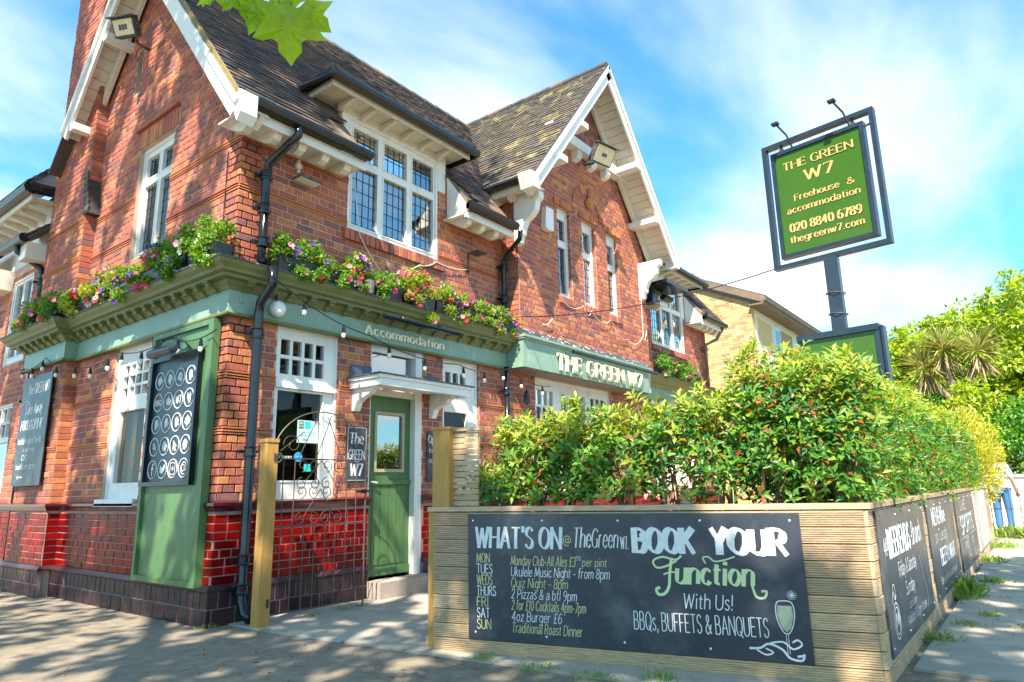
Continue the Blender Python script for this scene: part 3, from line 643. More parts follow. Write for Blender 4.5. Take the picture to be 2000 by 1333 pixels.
while x < YB - .05: modillion(LF, -x, .075); x += .215
x = YB + .12
while x < YE: modillion(LB, -x, .075); x += .215
dpath = [(DO[0], 0), (0, 0), (0, YB), (-.14, YB), (-.14, YE + .02), (0, YE + .02), (0, 9.5)]
DADO = [(0, .97), (.030, .97), (.045, 1.0), (.06, 1.02), (.06, 1.045), (.012, 1.062), (0, 1.062)]
PLC = [(0, .295), (.06, .295), (.06, .31), (.03, .345), (0, .345)]
for pp in (dpath, [(12.0, 0), (DO[1], 0)]):
    sweep_part('dado_moulding', pp, DADO, M_maroon); sweep_part('plinth_cap', pp, PLC, M_plinth)
# projecting sign box
SB0, SB1, SBD = 4.20, 8.12, .36
mb = MB(); mb.box(RF, SB0, SB1, 2.79, 3.19, .0, SBD); part('sign_box', mb, M_sage)
mb = MB(); mb.box(RF, SB0 + .02, SB1 - .02, 2.77, 2.789, 0, SBD - .02); part('sign_box_soffit', mb, M_soff)
mb = MB(); mb.box(RF, SB0 - .02, SB1 + .03, 3.19, 3.215, .0, SBD + .03); mb.box(RF, SB0 - .03, SB1 + .04, 3.215, 3.25, 0, SBD + .06); part('sign_box_cornice', mb, M_sage)
mb = MB(); mb.prism(Fr((SB0 - .03, 0, 0), (0, -1, 0), (0, 0, 1)), [(0, 3.25), (SBD + .06, 3.25), (SBD + .02, 3.30), (.31, 3.36), (0, 3.38)], 0, -(SB1 - SB0 + .07)); fl = part('flaking_flashing', mb, mat('flaking_lead', [(.035, .04, .05), (.06, .065, .08)], .6, 8, .3, bump=.4, dirt=((.70, .70, .68), 13, .56, .60)))
# right wing cornice
rp = [(12.0, 0), (SB1 + .04, 0)]
sweep_part('fascia_board', rp, [(0, 2.80), (.055, 2.80), (.055, 3.02), (0, 3.02)], M_sage)
sweep_part('cornice', rp, [(0, 3.02), (.07, 3.02), (.13, 3.075), (.20, 3.10), (.24, 3.14), (.285, 3.20), (.30, 3.235), (0, 3.235)], M_olive)
sweep_part('lead_flashing', rp, [(0, 3.235), (.31, 3.235), (.315, 3.25), (0, 3.275)], M_lead)
wrw = backing(RF, br_, 12.0, 2.82, 4.80, [UF], name='wing_wall')
bricks(RF, br_, 12.0, ZC, 4.76, [UF], wall=wrw, orange=.14, quoin=(12.0,))
soldier(RF, UF[0] - .05, UF[1] + .08, 3.82, 3.94, wrw, t=.04)
mb = MB(); mb.box(RF, 9.0, UF[0], 4.80, 5.60, -.9, 0); mb.box(RF, UF[1], 10.88, 4.80, 5.60, -.9, 0); part('dormer_pier', mb, M_white)
# end wall of the wing, gable facing away, and back walls closing the volume
mb = MB(); mb.box(WF, 11.78, 12.0, 0.0, 4.6, 0, 4.8); mb.box(WF, 0, 12.0, 4.6, 4.8, 0, 6.0); part('rear_wall', mb, M_brick)
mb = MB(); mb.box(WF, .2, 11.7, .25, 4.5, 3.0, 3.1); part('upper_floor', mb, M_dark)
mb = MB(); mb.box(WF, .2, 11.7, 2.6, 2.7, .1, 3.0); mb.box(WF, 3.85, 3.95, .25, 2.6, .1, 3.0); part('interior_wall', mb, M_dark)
mb = MB(); mb.box(WF, .3, 3.8, 2.3, 2.55, .1, 1.1); mb.box(WF, .5, .62, 1.2, 1.32, .1, 2.9); mb.box(WF, 1.0, 3.5, 2.5, 2.58, 1.5, 1.56); mb.box(WF, 1.0, 3.5, 2.5, 2.58, 1.9, 1.95); part('bar_counter', mb, M_inter)
# ---------------- windows
def window(fr, rect, cells, c0=-.12, c1=-.05, glass=M_glass, lead=None, m=M_white, sill=None, curtain=None, sash=True):
    mb = MB()
    for r_ in minus(*rect, cells): mb.box(fr, *r_, c0, c1)
    mb.box(fr, rect[0] - .0, rect[0] + .035, rect[2], rect[3], c1, c1 + .02); mb.box(fr, rect[1] - .035, rect[1], rect[2], rect[3], c1, c1 + .02)
    mb.box(fr, rect[0] + .035, rect[1] - .035, rect[3] - .05, rect[3], c1, c1 + .02)
    if sash:
        for (a0, a1, b0, b1) in cells:
            if a1 - a0 > .2:
                e = .018
                for q in ((a0 - e, a1 + e, b0 - e, b0), (a0 - e, a1 + e, b1, b1 + e), (a0 - e, a0, b0, b1), (a1, a1 + e, b0, b1)): mb.box(fr, *q, c1, c1 + .008)
    if sill: mb.box(fr, rect[0] - .03, rect[1] + .03, rect[2] - .045, rect[2] + .03, c1 - .02, .06)
    w = part('window', mb, m)
    for (a0, a1, b0, b1) in cells:
        g_ = MB(); zc = (c0 + c1) / 2; g_.add([fr.p(a0 - .003, b0 - .003, zc), fr.p(a1 + .003, b0 - .003, zc), fr.p(a1 + .003, b1 + .003, zc), fr.p(a0 - .003, b1 + .003, zc)], [(0, 1, 2, 3)]); part('pane', g_, glass, w)
        if lead:
            lm = MB(); nx = max(1, round((a1 - a0) / lead[0])); ny = max(1, round((b1 - b0) / lead[1]))
            for i in range(nx + 1):
                x = a0 + (a1 - a0) * i / nx
                if 0 < i < nx: lm.box(fr, x - .003, x + .003, b0, b1, zc + .001, zc + .006)
            for x in (a0 + .03, a1 - .03): lm.box(fr, x - .0022, x + .0022, b0, b1, zc + .001, zc + .0055)
            for j in range(1, ny): y = b0 + (b1 - b0) * j / ny; lm.box(fr, a0, a1, y - .003, y + .003, zc + .0005, zc + .0062)
            for y in (b0 + .03, b1 - .03): lm.box(fr, a0, a1, y - .0022, y + .0022, zc + .0004, zc + .0052)
            part('leading', lm, M_signf, w)
    if curtain:
        cm = MB(); (q0, q1, cm_m) = curtain; k = 40; a0 = rect[0] + q0 * (rect[1] - rect[0]); a1 = rect[0] + q1 * (rect[1] - rect[0])
        vs = []; 
        for i in range(k + 1):
            x = a0 + (a1 - a0) * i / k; cc = c0 - .10 + .02 * math.sin(i * 1.7) + .008 * math.sin(i * .9)
            vs += [fr.p(x, rect[2], cc), fr.p(x, rect[3], cc)]
        cm.add(vs, [(2 * i, 2 * i + 2, 2 * i + 3, 2 * i + 1) for i in range(k)]); part('curtain', cm, cm_m, w, smooth=True)
    return w
def grid(a0, a1, b0, b1, nx, ny, bar): return [(a0 + (a1 - a0 + bar) * i / nx, a0 + (a1 - a0 + bar) * (i + 1) / nx - bar, b0 + (b1 - b0 + bar) * j / ny, b0 + (b1 - b0 + bar) * (j + 1) / ny - bar) for i in range(nx) for j in range(ny)]
# ground floor sashes
w1 = window(RF, W1, grid(.60, 1.13, 2.30, 2.66, 4, 2, .035) + [(.585, 1.13, 1.24, 2.13)])
mb = MB(); mb.box(RF, W1[0] + .02, W1[1] - .04, 2.155, 2.20, -.05, -.005); mb.box(RF, W1[0] + .02, W1[1] - .04, 2.20, 2.225, -.05, -.022); part('transom_moulding', mb, M_white, w1)
w2 = window(RF, W2, grid(3.03, 3.42, 2.30, 2.62, 3, 2, .035) + [(3.0, 3.44, 1.24, 2.1)], curtain=(0, .3, M_drape))
w3 = window(RF, W3, grid(5.05, 5.50, 2.10, 2.60, 3, 2, .035) + [(5.05, 5.5, 1.25, 2.0), (5.72, 6.45, 1.25, 2.6), (6.65, 7.12, 1.25, 2.0)] + grid(6.65, 7.12, 2.1, 2.6, 3, 2, .035))
w4 = window(RF, W4, [(9.0, 9.85, 1.25, 2.6), (9.95, 10.8, 1.25, 2.6)])
wside = window(LF, (-2.42, -1.55, 1.06, 2.80), grid(-2.28, -1.68, 2.22, 2.58, 4, 3, .03) + [(-2.28, -1.66, 1.26, 2.05)], curtain=(0, .15, M_drape), sill=True)
# first floor casements
def cols3(a0, a1, b0, b1, bt, n, fw=.07, mw=.10):
    w_ = (a1 - a0 - 2 * fw - mw * (n - 1)) / n; res = []
    for i in range(n):
        x = a0 + fw + i * (w_ + mw); res += [(x, x + w_, b0 + .09, bt - .05), (x, x + w_, bt + .05, b1 - .13)]
    return res
window(RF, (U1[0], U1[1], 4.06, 5.50), cols3(U1[0], U1[1], 4.06, 5.50, 4.95, 3), c0=-.09, c1=-.02, glass=M_glassu, lead=(.095, .15), curtain=(0, 1, M_curtain))
mb = MB(); mb.box(RF, U1[0] - .12, U1[1] + .14, 5.50, 5.62, -.02, .02); part('dormer_board', mb, M_cream)
mb = MB(); mb.box(RF, U1[0] - .12, U1[0], 4.80, 5.50, -.01, .01); mb.box(RF, U1[1], U1[1] + .14, 5.06, 5.50, -.01, .01); part('dormer_casing', mb, M_white)
window(LF, UL, cols3(*UL[:4], 4.85, 2, .08, .09), c0=-.14, c1=-.07, glass=M_glass, lead=(.095, .15), curtain=(0, 1, M_curtain))
for w_ in BW: window(BF, w_, [(w_[0] + .09, w_[1] - .06, 4.16, 4.94), (w_[0] + .09, w_[1] - .06, 5.06, 5.42)], c0=-.14, c1=-.08, glass=M_glassu, lead=(.08, .15), curtain=(0, .55, M_curtain))
window(RF, (UF[0], UF[1], 3.94, 5.45), cols3(UF[0], UF[1], 3.94, 5.45, 4.85, 3), c0=-.09, c1=-.02, glass=M_glassu, lead=(.1, .16), curtain=(0, 1, M_curtain))
mb = MB(); mb.box(RF, 9.0, 10.88, 5.45, 5.62, -.02, .02); part('dormer_board', mb, M_white)
# ---------------- door
mb = MB(); mb.box(RF, DO[0], DO[0] + .04, .18, 2.80, -.14, -.03); mb.box(RF, DO[1] - .11, DO[1], .18, 2.80, -.14, .0); mb.box(RF, DO[0] + .04, DO[1] - .11, 2.20, 2.30, -.14, -.03); mb.box(RF, DO[0] + .04, DO[1] - .11, 2.70, 2.80, -.14, -.03); part('door_frame', mb, M_white)
mb = MB(); mb.add([RF.p(DO[0] + .04, 2.30, -.09), RF.p(DO[1] - .11, 2.30, -.09), RF.p(DO[1] - .11, 2.70, -.09), RF.p(DO[0] + .04, 2.70, -.09)], [(0, 1, 2, 3)]); part('fanlight', mb, M_glassu)
dx0, dx1 = DO[0] + .045, DO[1] - .115; gl = (dx0 + .10, dx1 - .10, 1.33, 2.02)
mb = MB()
for r_ in minus(dx0, dx1, .20, 2.195, [gl]): mb.box(RF, *r_, -.125, -.085)
for k in range(4): x = dx0 + .09 + k * .125; mb.box(RF, x, x + .115, .32, 1.18, -.085, -.078)
mb.box(RF, dx0, dx1, 1.19, 1.24, -.085, -.062); mb.box(RF, dx0, dx1, .205, .29, -.085, -.066); dr = part('door', mb, M_green)
mb = MB()
for q in ((gl[0] - .0, gl[1], gl[2], gl[2] + .035), (gl[0], gl[1], gl[3] - .035, gl[3]), (gl[0], gl[0] + .035, gl[2] + .035, gl[3] - .035), (gl[1] - .035, gl[1], gl[2] + .035, gl[3] - .035)): mb.box(RF, *q, -.11, -.07)
part('glazing_bead', mb, mat('beige_bead', [(.42, .38, .26), (.36, .33, .22)], .5), dr)
mb = MB(); mb.add([RF.p(gl[0] + .03, gl[2] + .03, -.10), RF.p(gl[1] - .03, gl[2] + .03, -.10), RF.p(gl[1] - .03, gl[3] - .03, -.10), RF.p(gl[0] + .03, gl[3] - .03, -.10)], [(0, 1, 2, 3)]); part('pane', mb, M_glassu, dr)
mb = MB(); mb.tube([RF.p(dx0 + .05, 1.22, -.08), RF.p(dx0 + .05, 1.22, -.04), RF.p(dx0 + .12, 1.21, -.035)], .010, 6); part('handle', mb, M_plastic, dr)
mb = MB(); mb.box(RF, DO[0] - .02, DO[1] + .02, 0.0, .18, -.14, .26); part('doorstep', mb, M_step)
# canopy
mb = MB(); mb.box(RF, 1.42, 2.92, 2.30, 2.335, .0, .52); mb.box(RF, 1.44, 2.90, 2.22, 2.298, .42, .50); mb.box(RF, 1.44, 1.50, 2.22, 2.298, .0, .419); mb.box(RF, 2.84, 2.90, 2.22, 2.298, .0, .419); mb.box(RF, 1.50, 2.84, 2.275, 2.297, .0, .419); cn = part('door_canopy', mb, M_white)
for a in (1.56, 2.76):
    mb = MB(); mb.prism(Fr(RF.p(a, 0, 0), RF.w, (0, 0, 1)), [(0, 2.27), (.38, 2.27), (.38, 2.20), (.33, 2.19), (.28, 2.15), (.19, 2.12), (.10, 2.08), (.07, 2.02), (.055, 1.98), (0, 1.98)], 0, .08); part('canopy_bracket', mb, M_white, cn)
mb = MB(); mb.box(RF, 1.40, 2.94, 2.337, 2.35, 0, .54); part('canopy_flashing', mb, M_lead, cn)
for a0, a1 in ((1.44, 1.735), (2.57, 2.85)):
    mb = MB(); mb.box(RF, a0, a1, 2.36, 2.50, .016, .024); part('painted_brick_patch', mb, mat('slate_blue_paint', [(.05, .08, .13), (.07, .10, .16)], .5, 20, .2, bump=.3))
# ---------------- letters
text('Accommodation', RF, 1.60, 2.865, .105, M_creaml, PUB, 'serif', width=1.27, weight=1.75, gap=2.9, depth=.012, c=.056, each='letter')
SBF = RF.off(SBD)
text('THE GREEN W7', SBF, 5.02, 2.845, .245, M_creaml, PUB, 'serif', width=2.74, weight=1.3, gap=3.3, depth=.03, c=.012, each='letter')
# ---------------- green panel on the side wall
mb = MB(); mb.box(LF, -1.30, -.13, .35, 2.74, .02, .064); gp = part('green_panel', mb, M_green)
mb = MB()
for q in ((-1.32, -.11, .32, .37), (-1.32, -.11, 2.71, 2.76), (-1.32, -1.27, .37, 2.71), (-.20, -.11, .37, 2.71)): mb.box(LF, *q, .018, .092)
mb.box(LF, -.215, -.20, .37, 2.71, .065, .078); mb.box(LF, -1.27, -1.255, .37, 2.71, .065, .078); part('panel_moulding', mb, M_green, gp)
mb = MB(); mb.lathe((0.08, -.055, 2.93), (0, -1, 0), [(.03, 0), (.03, .008), (.012, .014), (.012, .02)], 12); part('fascia_disc', mb, M_sage)

# ---------------- roofs
def tiles(fr, a0, a1, length, keep, wall, m=M_roof, gauge=.1, tw=.165):
    n = int(length / gauge)
    for i in range(n):
        b = i * gauge; x = a0 - (tw / 2 if i % 2 else 0)
        while x < a1 - .02:
            u0 = max(x, a0); u1 = min(x + tw - .004, a1); x += tw
            if u1 - u0 < .03: continue
            if keep(fr.p((u0 + u1) / 2, b + gauge / 2, 0)):
                # each tile tips up towards its lower edge
                ang = .15 + random.uniform(-.02, .04); v = fr.v * math.cos(ang) - fr.w * math.sin(ang)
                tf = Fr(fr.p(0, b, .036 + random.uniform(-.003, .004)), fr.u, v)
                piece('roof_tile', wall, m, tf, u0, u1, -.012, gauge + .03, -.018, .0, .002)
EY, EZ, RY, RZ = -.47, 4.78, 2.30, 8.25
RL = math.hypot(RY - EY, RZ - EZ)
def zmain(y): return EZ + (y - EY) * (RZ - EZ) / (RY - EY)
def zbay(x): return 8.42 - abs(x - 6.25) * 1.262
def zdor(x, y, x0, x1): return 5.62 + .75 * min(y + .38, x - x0, x1 - x) if (x0 < x < x1 and y > -.38) else -9
D1 = (.78, 3.15); D2 = (8.55, 11.3)
mb = MB()
fm = Fr((0, EY, EZ), (1, 0, 0), (0, RY - EY, RZ - EZ))
def solid(fr, a0, a1, L_, t=.04): return MB().box(fr, a0, a1, 0, L_, -t, 0)
ro = part('roof', solid(fm, -.30, 1.18, RL), M_soff)
q = MB(); q.box(fm, 1.18, 3.0, 1.36, RL, -.04, 0); q.box(fm, 3.0, 3.9, 0, RL, -.04, 0); q.box(fm, 3.9, 8.6, .9, RL, -.04, 0); q.box(fm, 8.6, 9.0, 0, RL, -.04, 0); q.box(fm, 9.0, 10.9, 1.36, RL, -.04, 0); q.box(fm, 10.9, 12.1, 0, RL, -.04, 0); part('roof_deck', q, M_soff, ro)
q = MB(); q.box(Fr((0, RY, RZ), (-1, 0, 0), (0, 3.0, -3.6)), -12.1, .30, 0, 3.5, -.04, .0); part('rear_roof', q, M_roof, ro)
def keepm(p):
    if 1.16 < p.x < 3.02 and p.y < .62: return False
    if 8.98 < p.x < 10.9 and p.y < .62: return False
    if zbay(p.x) > p.z - .02: return False
    if zdor(p.x, p.y, *D1) > p.z + .55 or zdor(p.x, p.y, *D2) > p.z + .55: return False
    return True
tiles(fm, -.33, 12.1, RL, keepm, ro)
mb = MB()
i = -.33
while i < 12: mb.lathe((i, RY, RZ - .02), (1, 0, 0), [(.09, 0), (.095, .02), (.085, .29)], 8); i += .30
part('ridge_tiles', mb, M_roof, ro)
# verge pointing, mossy edge
mb = MB(); mb.bar(fm.p(-.345, 0, 0.01), fm.p(-.345, RL, 0.01), .03, .05, up=fm.w); part('verge', mb, mat('mossy_mortar', [(.30, .22, .08), (.18, .14, .07)], .9, 14, .3, bump=1), ro)
# bay roof
bx = 6.25; hb = 2.37; zb0 = 8.42 - hb * 1.262; BL_ = math.hypot(hb, hb * 1.262)
fbl = Fr((bx - hb, 0, zb0), (0, -1, 0), (hb, 0, hb * 1.262)); fbr = Fr((bx + hb, 0, zb0), (0, 1, 0), (-hb, 0, hb * 1.262))
rb = part('bay_roof', MB().box(fbl, .0, .82, 0, BL_, -.04, 0), M_soff)
q = MB(); q.box(fbl, -2.4, 0, 1.2, BL_, -.04, 0); q.box(fbr, -.82, 2.4, 0, BL_, -.04, -.0); part('roof_deck', q, M_soff, rb)
tiles(fbl, -2.4, .84, BL_, lambda p: zmain(p.y) < p.z + .03, rb, m=M_roofm)
tiles(fbr, -.84, 2.4, BL_, lambda p: zmain(p.y) < p.z + .03 and px(p) is not None, rb, m=M_roof)
mb = MB(); y = -.84
while y < 2.2: mb.lathe((bx, y, 8.41), (0, 1, 0), [(.085, 0), (.09, .02), (.08, .29)], 8); y += .30
part('ridge_tiles', mb, M_roof, rb)
mb = MB(); mb.bar((bx - hb - .0, -.85, zb0 + .01), (bx, -.85, 8.43), .03, .045); mb.bar((bx + hb, -.85, zb0 + .01), (bx, -.85, 8.43), .03, .045); part('verge', mb, M_roof, rb)
# valley plants
# dormers
def dormer(x0, x1, m=M_roof):
    xm = (x0 + x1) / 2; h = (x1 - x0) / 2; Y0 = -.38; Z0 = 5.62
    apex = (xm, Y0 + h, Z0 + .75 * h)
    q = MB(); q.add([(x0, Y0, Z0), (x1, Y0, Z0), apex, (x0, Y0 + h + .8, Z0), (x1, Y0 + h + .8, Z0), (xm, Y0 + h + 1.2, Z0 + .75 * h)], [(0, 1, 2), (0, 2, 5, 3), (1, 4, 5, 2)]); d_ = part('dormer_roof', q, M_soff)
    s = math.hypot(1, .75)
    ff = Fr((x0, Y0, Z0), (1, 0, 0), (0, 1, .75)); tiles(ff, 0, x1 - x0, h * s, lambda p: abs(p.x - xm) < h - (p.y - Y0) + .02, d_, m)
    fl_ = Fr((x0, Y0, Z0), (0, -1, 0), (1, 0, .75)); tiles(fl_, -2.2, 0, h * s, lambda p: (p.x - x0) < (p.y - Y0) + .02 and zmain(p.y) < p.z + .02, d_, m)
    fr_ = Fr((x1, Y0, Z0), (0, 1, 0), (-1, 0, .75)); tiles(fr_, 0, 2.2, h * s, lambda p: (x1 - p.x) < (p.y - Y0) + .02 and zmain(p.y) < p.z + .02, d_, m)
    hp = MB()
    for cx_ in (x0, x1):
        k = 7
        for i in range(k):
            p0 = V((cx_, Y0, Z0)).lerp(V(apex), i / k); p1 = V((cx_, Y0, Z0)).lerp(V(apex), (i + 1.1) / k); hp.tube([p0 + V((0, 0, .03)), p1 + V((0, 0, .015))], [.085, .07], 7)
    part('hip_tiles', hp, M_roofm, d_)
    q = MB(); q.box(WF, x0 + .05, x1 - .05, Y0 + .06, 0.3, Z0 - .045, Z0 - .025); part('dormer_soffit', q, M_cream, d_)
    q = MB(); q.box(RF, x0 + .04, x1 - .04, Z0 - .10, Z0 - .02, -Y0 - .08, -Y0 - .05); q.box(WF, x0 + .04, x0 + .07, Y0 + .08, .3, Z0 - .10, Z0 - .02); part('dormer_fascia', q, M_cream, d_)
    q = MB()
    q.tube([(x0 - .03, .25, Z0 + .0), (x0 - .03, Y0 - .02, Z0 - .01), (x1 + .03, Y0 - .02, Z0 - .01), (x1 + .03, .25, Z0)], .062, 8); part('gutter', q, M_gutter, d_)
    x = x0 + .42
    while x < x1 - .3:
        q = MB(); q.prism(Fr((x, 0, 0), (0, -1, 0)), [(0, Z0 - .05), (.28, Z0 - .05), (.28, Z0 - .09), (.05, Z0 - .14), (0, Z0 - .14)], 0, .05); part('eaves_bracket', q, M_cream, d_); x += .32
    return d_
dormer(*D1); dormer(*D2)
# eaves: gutter, white fascia, triangular brackets
def eaves(x0, x1, capL=False):
    q = MB(); q.tube([(x0, EY - .02, EZ - .02), (x1, EY - .02, EZ - .02)], .062, 8); q.box(WF, x0, x1, EY - .01, EY + .05, EZ - .06, EZ + .01); part('gutter', q, M_gutter)
    q = MB(); q.box(WF, x0, x1, EY + .055, -.0, EZ - .125, EZ - .105); q.box(WF, x0, x1, EY + .05, EY + .08, EZ - .17, EZ - .065); part('eaves_fascia', q, M_white)
    x = x0 + .18
    while x < x1 - .04:
        q = MB(); q.prism(Fr((x, 0, 0), (0, -1, 0)), [(.02, EZ - .126), (.40, EZ - .126), (.34, EZ - .22), (.27, EZ - .245), (.22, EZ - .235)], -.0, .085); part('eaves_bracket', q, M_cream); x += .29
eaves(-.26, 1.24); eaves(2.92, 3.93); eaves(8.7, 9.05); eaves(10.85, 12.1)
q = MB(); q.tube([(bx - hb - .03, -.80, zb0 - .01), (bx - hb - .03, .12, zb0 - .01)], .06, 8); part('gutter', q, M_gutter)
q = MB(); q.box(WF, bx - hb + .04, bl, -.80, .1, zb0 - .11, zb0 - .09); q.box(WF, bx - hb + .03, bx - hb + .06, -.80, .1, zb0 - .15, zb0 - .03); part('eaves_fascia', q, M_cream)
for y in (-.62, -.30, .0):
    q = MB(); q.prism(Fr((0, y, 0), (1, 0, 0)), [(bl - .02, zb0 - .115), (bx - hb + .06, zb0 - .115), (bx - hb + .10, zb0 - .19), (bx - hb + .16, zb0 - .22)], 0, .07); part('eaves_bracket', q, M_cream)
for x in (2.985, 10.865):
    q = MB(); q.prism(Fr((x, 0, 0), (0, -1, 0)), [(.02, 4.70), (-EY - .05, 4.70), (-EY - .05, EZ - .03), (.02, zmain(-.02) - .03)], -.035, .0); part('eaves_end', q, M_white)
    q = MB(); q.prism(Fr((x, 0, 0), (0, -1, 0)), [(-1.0, 4.70), (.019, 4.70), (.019, zmain(-.019) - .03), (-1.0, zmain(1.0) - .03)], -.035, .0); part('dormer_cheek', q, M_bricko)
# barge boards
def barge(P0, P1, parent, out, inner, m=M_white):
    """board from foot P0 to apex P1, out = direction it faces, inner = depth back to the wall"""
    P0 = V(P0); P1 = V(P1); o = V(out); d = (P1 - P0).normalized(); side = d.cross(o); side = side if side.z < 0 else -side
    q = MB(); q.bar(P0 + side * .10, P1 + side * .10, .035, .20, up=side); q.bar(P0 + side * .035 + o * .035, P1 + side * .035 + o * .035, .03, .06, up=side); b_ = part('barge_board', q, m)
    q = MB(); L = (P1 - P0).length; n = int(L / .145)
    for i in range(n):
        a = P0.lerp(P1, (i + .02) / n) + side * .055 - o * .02; b = P0.lerp(P1, (i + .97) / n) + side * .055 - o * .02
        q.add([a, b, b - o * inner, a - o * inner, a + side * .012, b + side * .012, b - o * inner + side * .012, a - o * inner + side * .012], [(0, 1, 2, 3), (4, 7, 6, 5), (0, 4, 5, 1), (1, 5, 6, 2), (2, 6, 7, 3), (3, 7, 4, 0)])
    part('soffit_boards', q, M_cream)
    q = MB(); q.bar(P0 + side * .15 - o * (inner - .04), P1 + side * .15 - o * (inner - .04), .05, .16, up=side); part('wall_rafter', q, M_cream)
    return d, side
yb = -.84
for P0, s in (((bx - hb - .02, yb, zb0 + .0), 1), ((bx + hb + .02, yb, zb0), -1)):
    d_, sd = barge(P0, (bx, yb, 8.41), PUB, (0, -1, 0), .50)
for s in (-1, 1):
    for k, z in enumerate((6.30, 7.15)):
        x = bx + s * (8.42 - z) / 1.262
        q = MB(); q.box(WF, min(x, x - s * .16) - .02, max(x, x - s * .16) + .02, yb - .04, -.30, z - .36, z - .26); part('lookout', q, M_white)
    x = bx + s * (hb - .02)
    # kicked foot block + scrolled bracket
    q = MB(); q.prism(Fr((x, yb - .02, zb0), (1, 0, 0)), [(-.16 * (1 if s < 0 else .2), .02), (.16 * (1 if s > 0 else .2), .02), (.08, -.20), (-.08, -.20)], -.20, .026); part('barge_foot', q, M_white)
    xw = bl + .03 if s < 0 else br_ - .13
    q = MB(); q.prism(Fr((xw, -.30, 0), (0, -1, 0)), [(0, zb0 - .12), (.46, zb0 - .12), (.46, zb0 - .22), (.40, zb0 - .26), (.38, zb0 - .38), (.30, zb0 - .46), (.20, zb0 - .52), (.15, zb0 - .62), (.14, zb0 - .70), (.10, zb0 - .73), (.09, zb0 - .82), (0, zb0 - .85)], 0, .12); part('scrolled_bracket', q, M_white)
# left gable barges
xb = -.33; top = (xb, RY, RZ - .03)
barge((xb, EY - .06, EZ - .08), top, PUB, (-1, 0, 0), .30)
zl = 5.98; yl = RY + (RZ - .03 - zl) / 1.267
barge((xb, yl, zl), top, PUB, (-1, 0, 0), .30)
q = MB(); q.prism(Fr((xb - .03, EY - .03, EZ - .13), (0, -1, 0)), [(-.20, .0), (.12, .20), (.14, .04), (.06, -.24), (-.02, -.28)], -.02, .24) if False else None
q.prism(Fr((xb - .022, EY, EZ), (0, -1, 0)), [(-.12, .0), (.0, .04), (.085, .0), (.085, -.22), (.03, -.30)], -.17, .0); part('barge_foot', q, M_white)
for z in (6.15, 7.15):
    y = RY + (RZ - z) / 1.267 - .24; q = MB(); q.box(WF, xb - .02, -.0, y - .06, y + .06, z - .22, z - .12); part('lookout', q, M_white)
# ---------------- left wing beyond the chimney
wlw = backing(LF, -9.5, -YE, 0, 4.62, [(-6.45, -5.6, 3.1, 4.45), (-7.2, -5.75, 1.2, 2.5)], name='wing_wall')
bricks(LF, -7.6, -YE, Z1, 4.5, [(-6.45, -5.6, 3.1, 4.45), (-7.2, -5.75, 1.2, 2.5)], wall=wlw, orange=.08)
bricks(LF, -7.6, -YE, .345, .97, c=.012, m=M_brickg, kind='glazed_tile', wall=wlw, t=.010)
bricks(LF, -7.6, -YE, 0, .30, c=.045, m=M_plinth, kind='plinth_brick', wall=wlw, t=.010, course=.15)
window(LF, (-6.45, -5.6, 3.1, 4.45), [(-6.35, -6.06, 3.2, 4.35), (-5.97, -5.7, 3.2, 4.35)], curtain=(0, 1, M_curtain), c0=-.09, c1=-.02)
window(LF, (-7.2, -5.75, 1.2, 2.5), grid(-7.1, -5.85, 2.0, 2.42, 5, 2, .03) + [(-7.1, -5.85, 1.28, 1.92)])
q = MB(); q.box(WF, -.02, .3, 4.8, 9, 4.62, 5.5); part('wing_dormer_wall', q, M_white)
q = MB(); q.box(WF, -.36, 0, YE + .12, 8.4, 5.28, 5.30); q.box(WF, -.38, -.35, YE + .12, 8.4, 5.24, 5.34); w_ = part('wing_soffit', q, M_cream)
for i in range(9):
    q = MB(); y = YE + .3 + i * .36; q.prism(Fr((0, y, 0), (-1, 0, 0)), [(0.02, 5.28), (.33, 5.28), (.33, 5.22), (.02, 5.14)], 0, .06); part('eaves_bracket', q, M_cream)
q = MB(); q.tube([(-.42, YE + .06, 5.40), (-.42, 8.5, 5.40)], .085, 8); q.tube([(-.42, YE + .06, 5.40), (-.02, YE + .05, 5.42)], .085, 8); part('gutter', q, M_black)
fw = Fr((-.45, 0, 5.46), (0, -1, 0), (1, 0, 1.1)); q = MB().box(fw, -8.6, -YE, 0, 3.0, -.04, 0); wro = part('wing_roof', q, M_roof); tiles(fw, -7.5, -YE - .0, 1.6, lambda p: True, wro)
fw2 = Fr((-.40, 0, 4.66), (0, -1, 0), (1, 0, .9)); q = MB().box(fw2, -5.55, -YE, 0, .5, -.04, 0); part('lower_wing_roof', q, M_roof, wro); tiles(fw2, -5.55, -YE, .45, lambda p: True, wro); tiles(fw2, -8.4, -6.5, .45, lambda p: True, wro)
q = MB(); q.tube([(-.42, YE + .02, 4.64), (-.42, 5.6, 4.64)], .07, 8); part('gutter', q, M_black)
q = MB(); q.box(WF, -.38, -.10, YE + .03, YE + .30, 4.36, 4.60); q.box(WF, -.40, 0, 6.5, 6.9, 4.30, 4.62); part('eaves_box', q, M_cream)
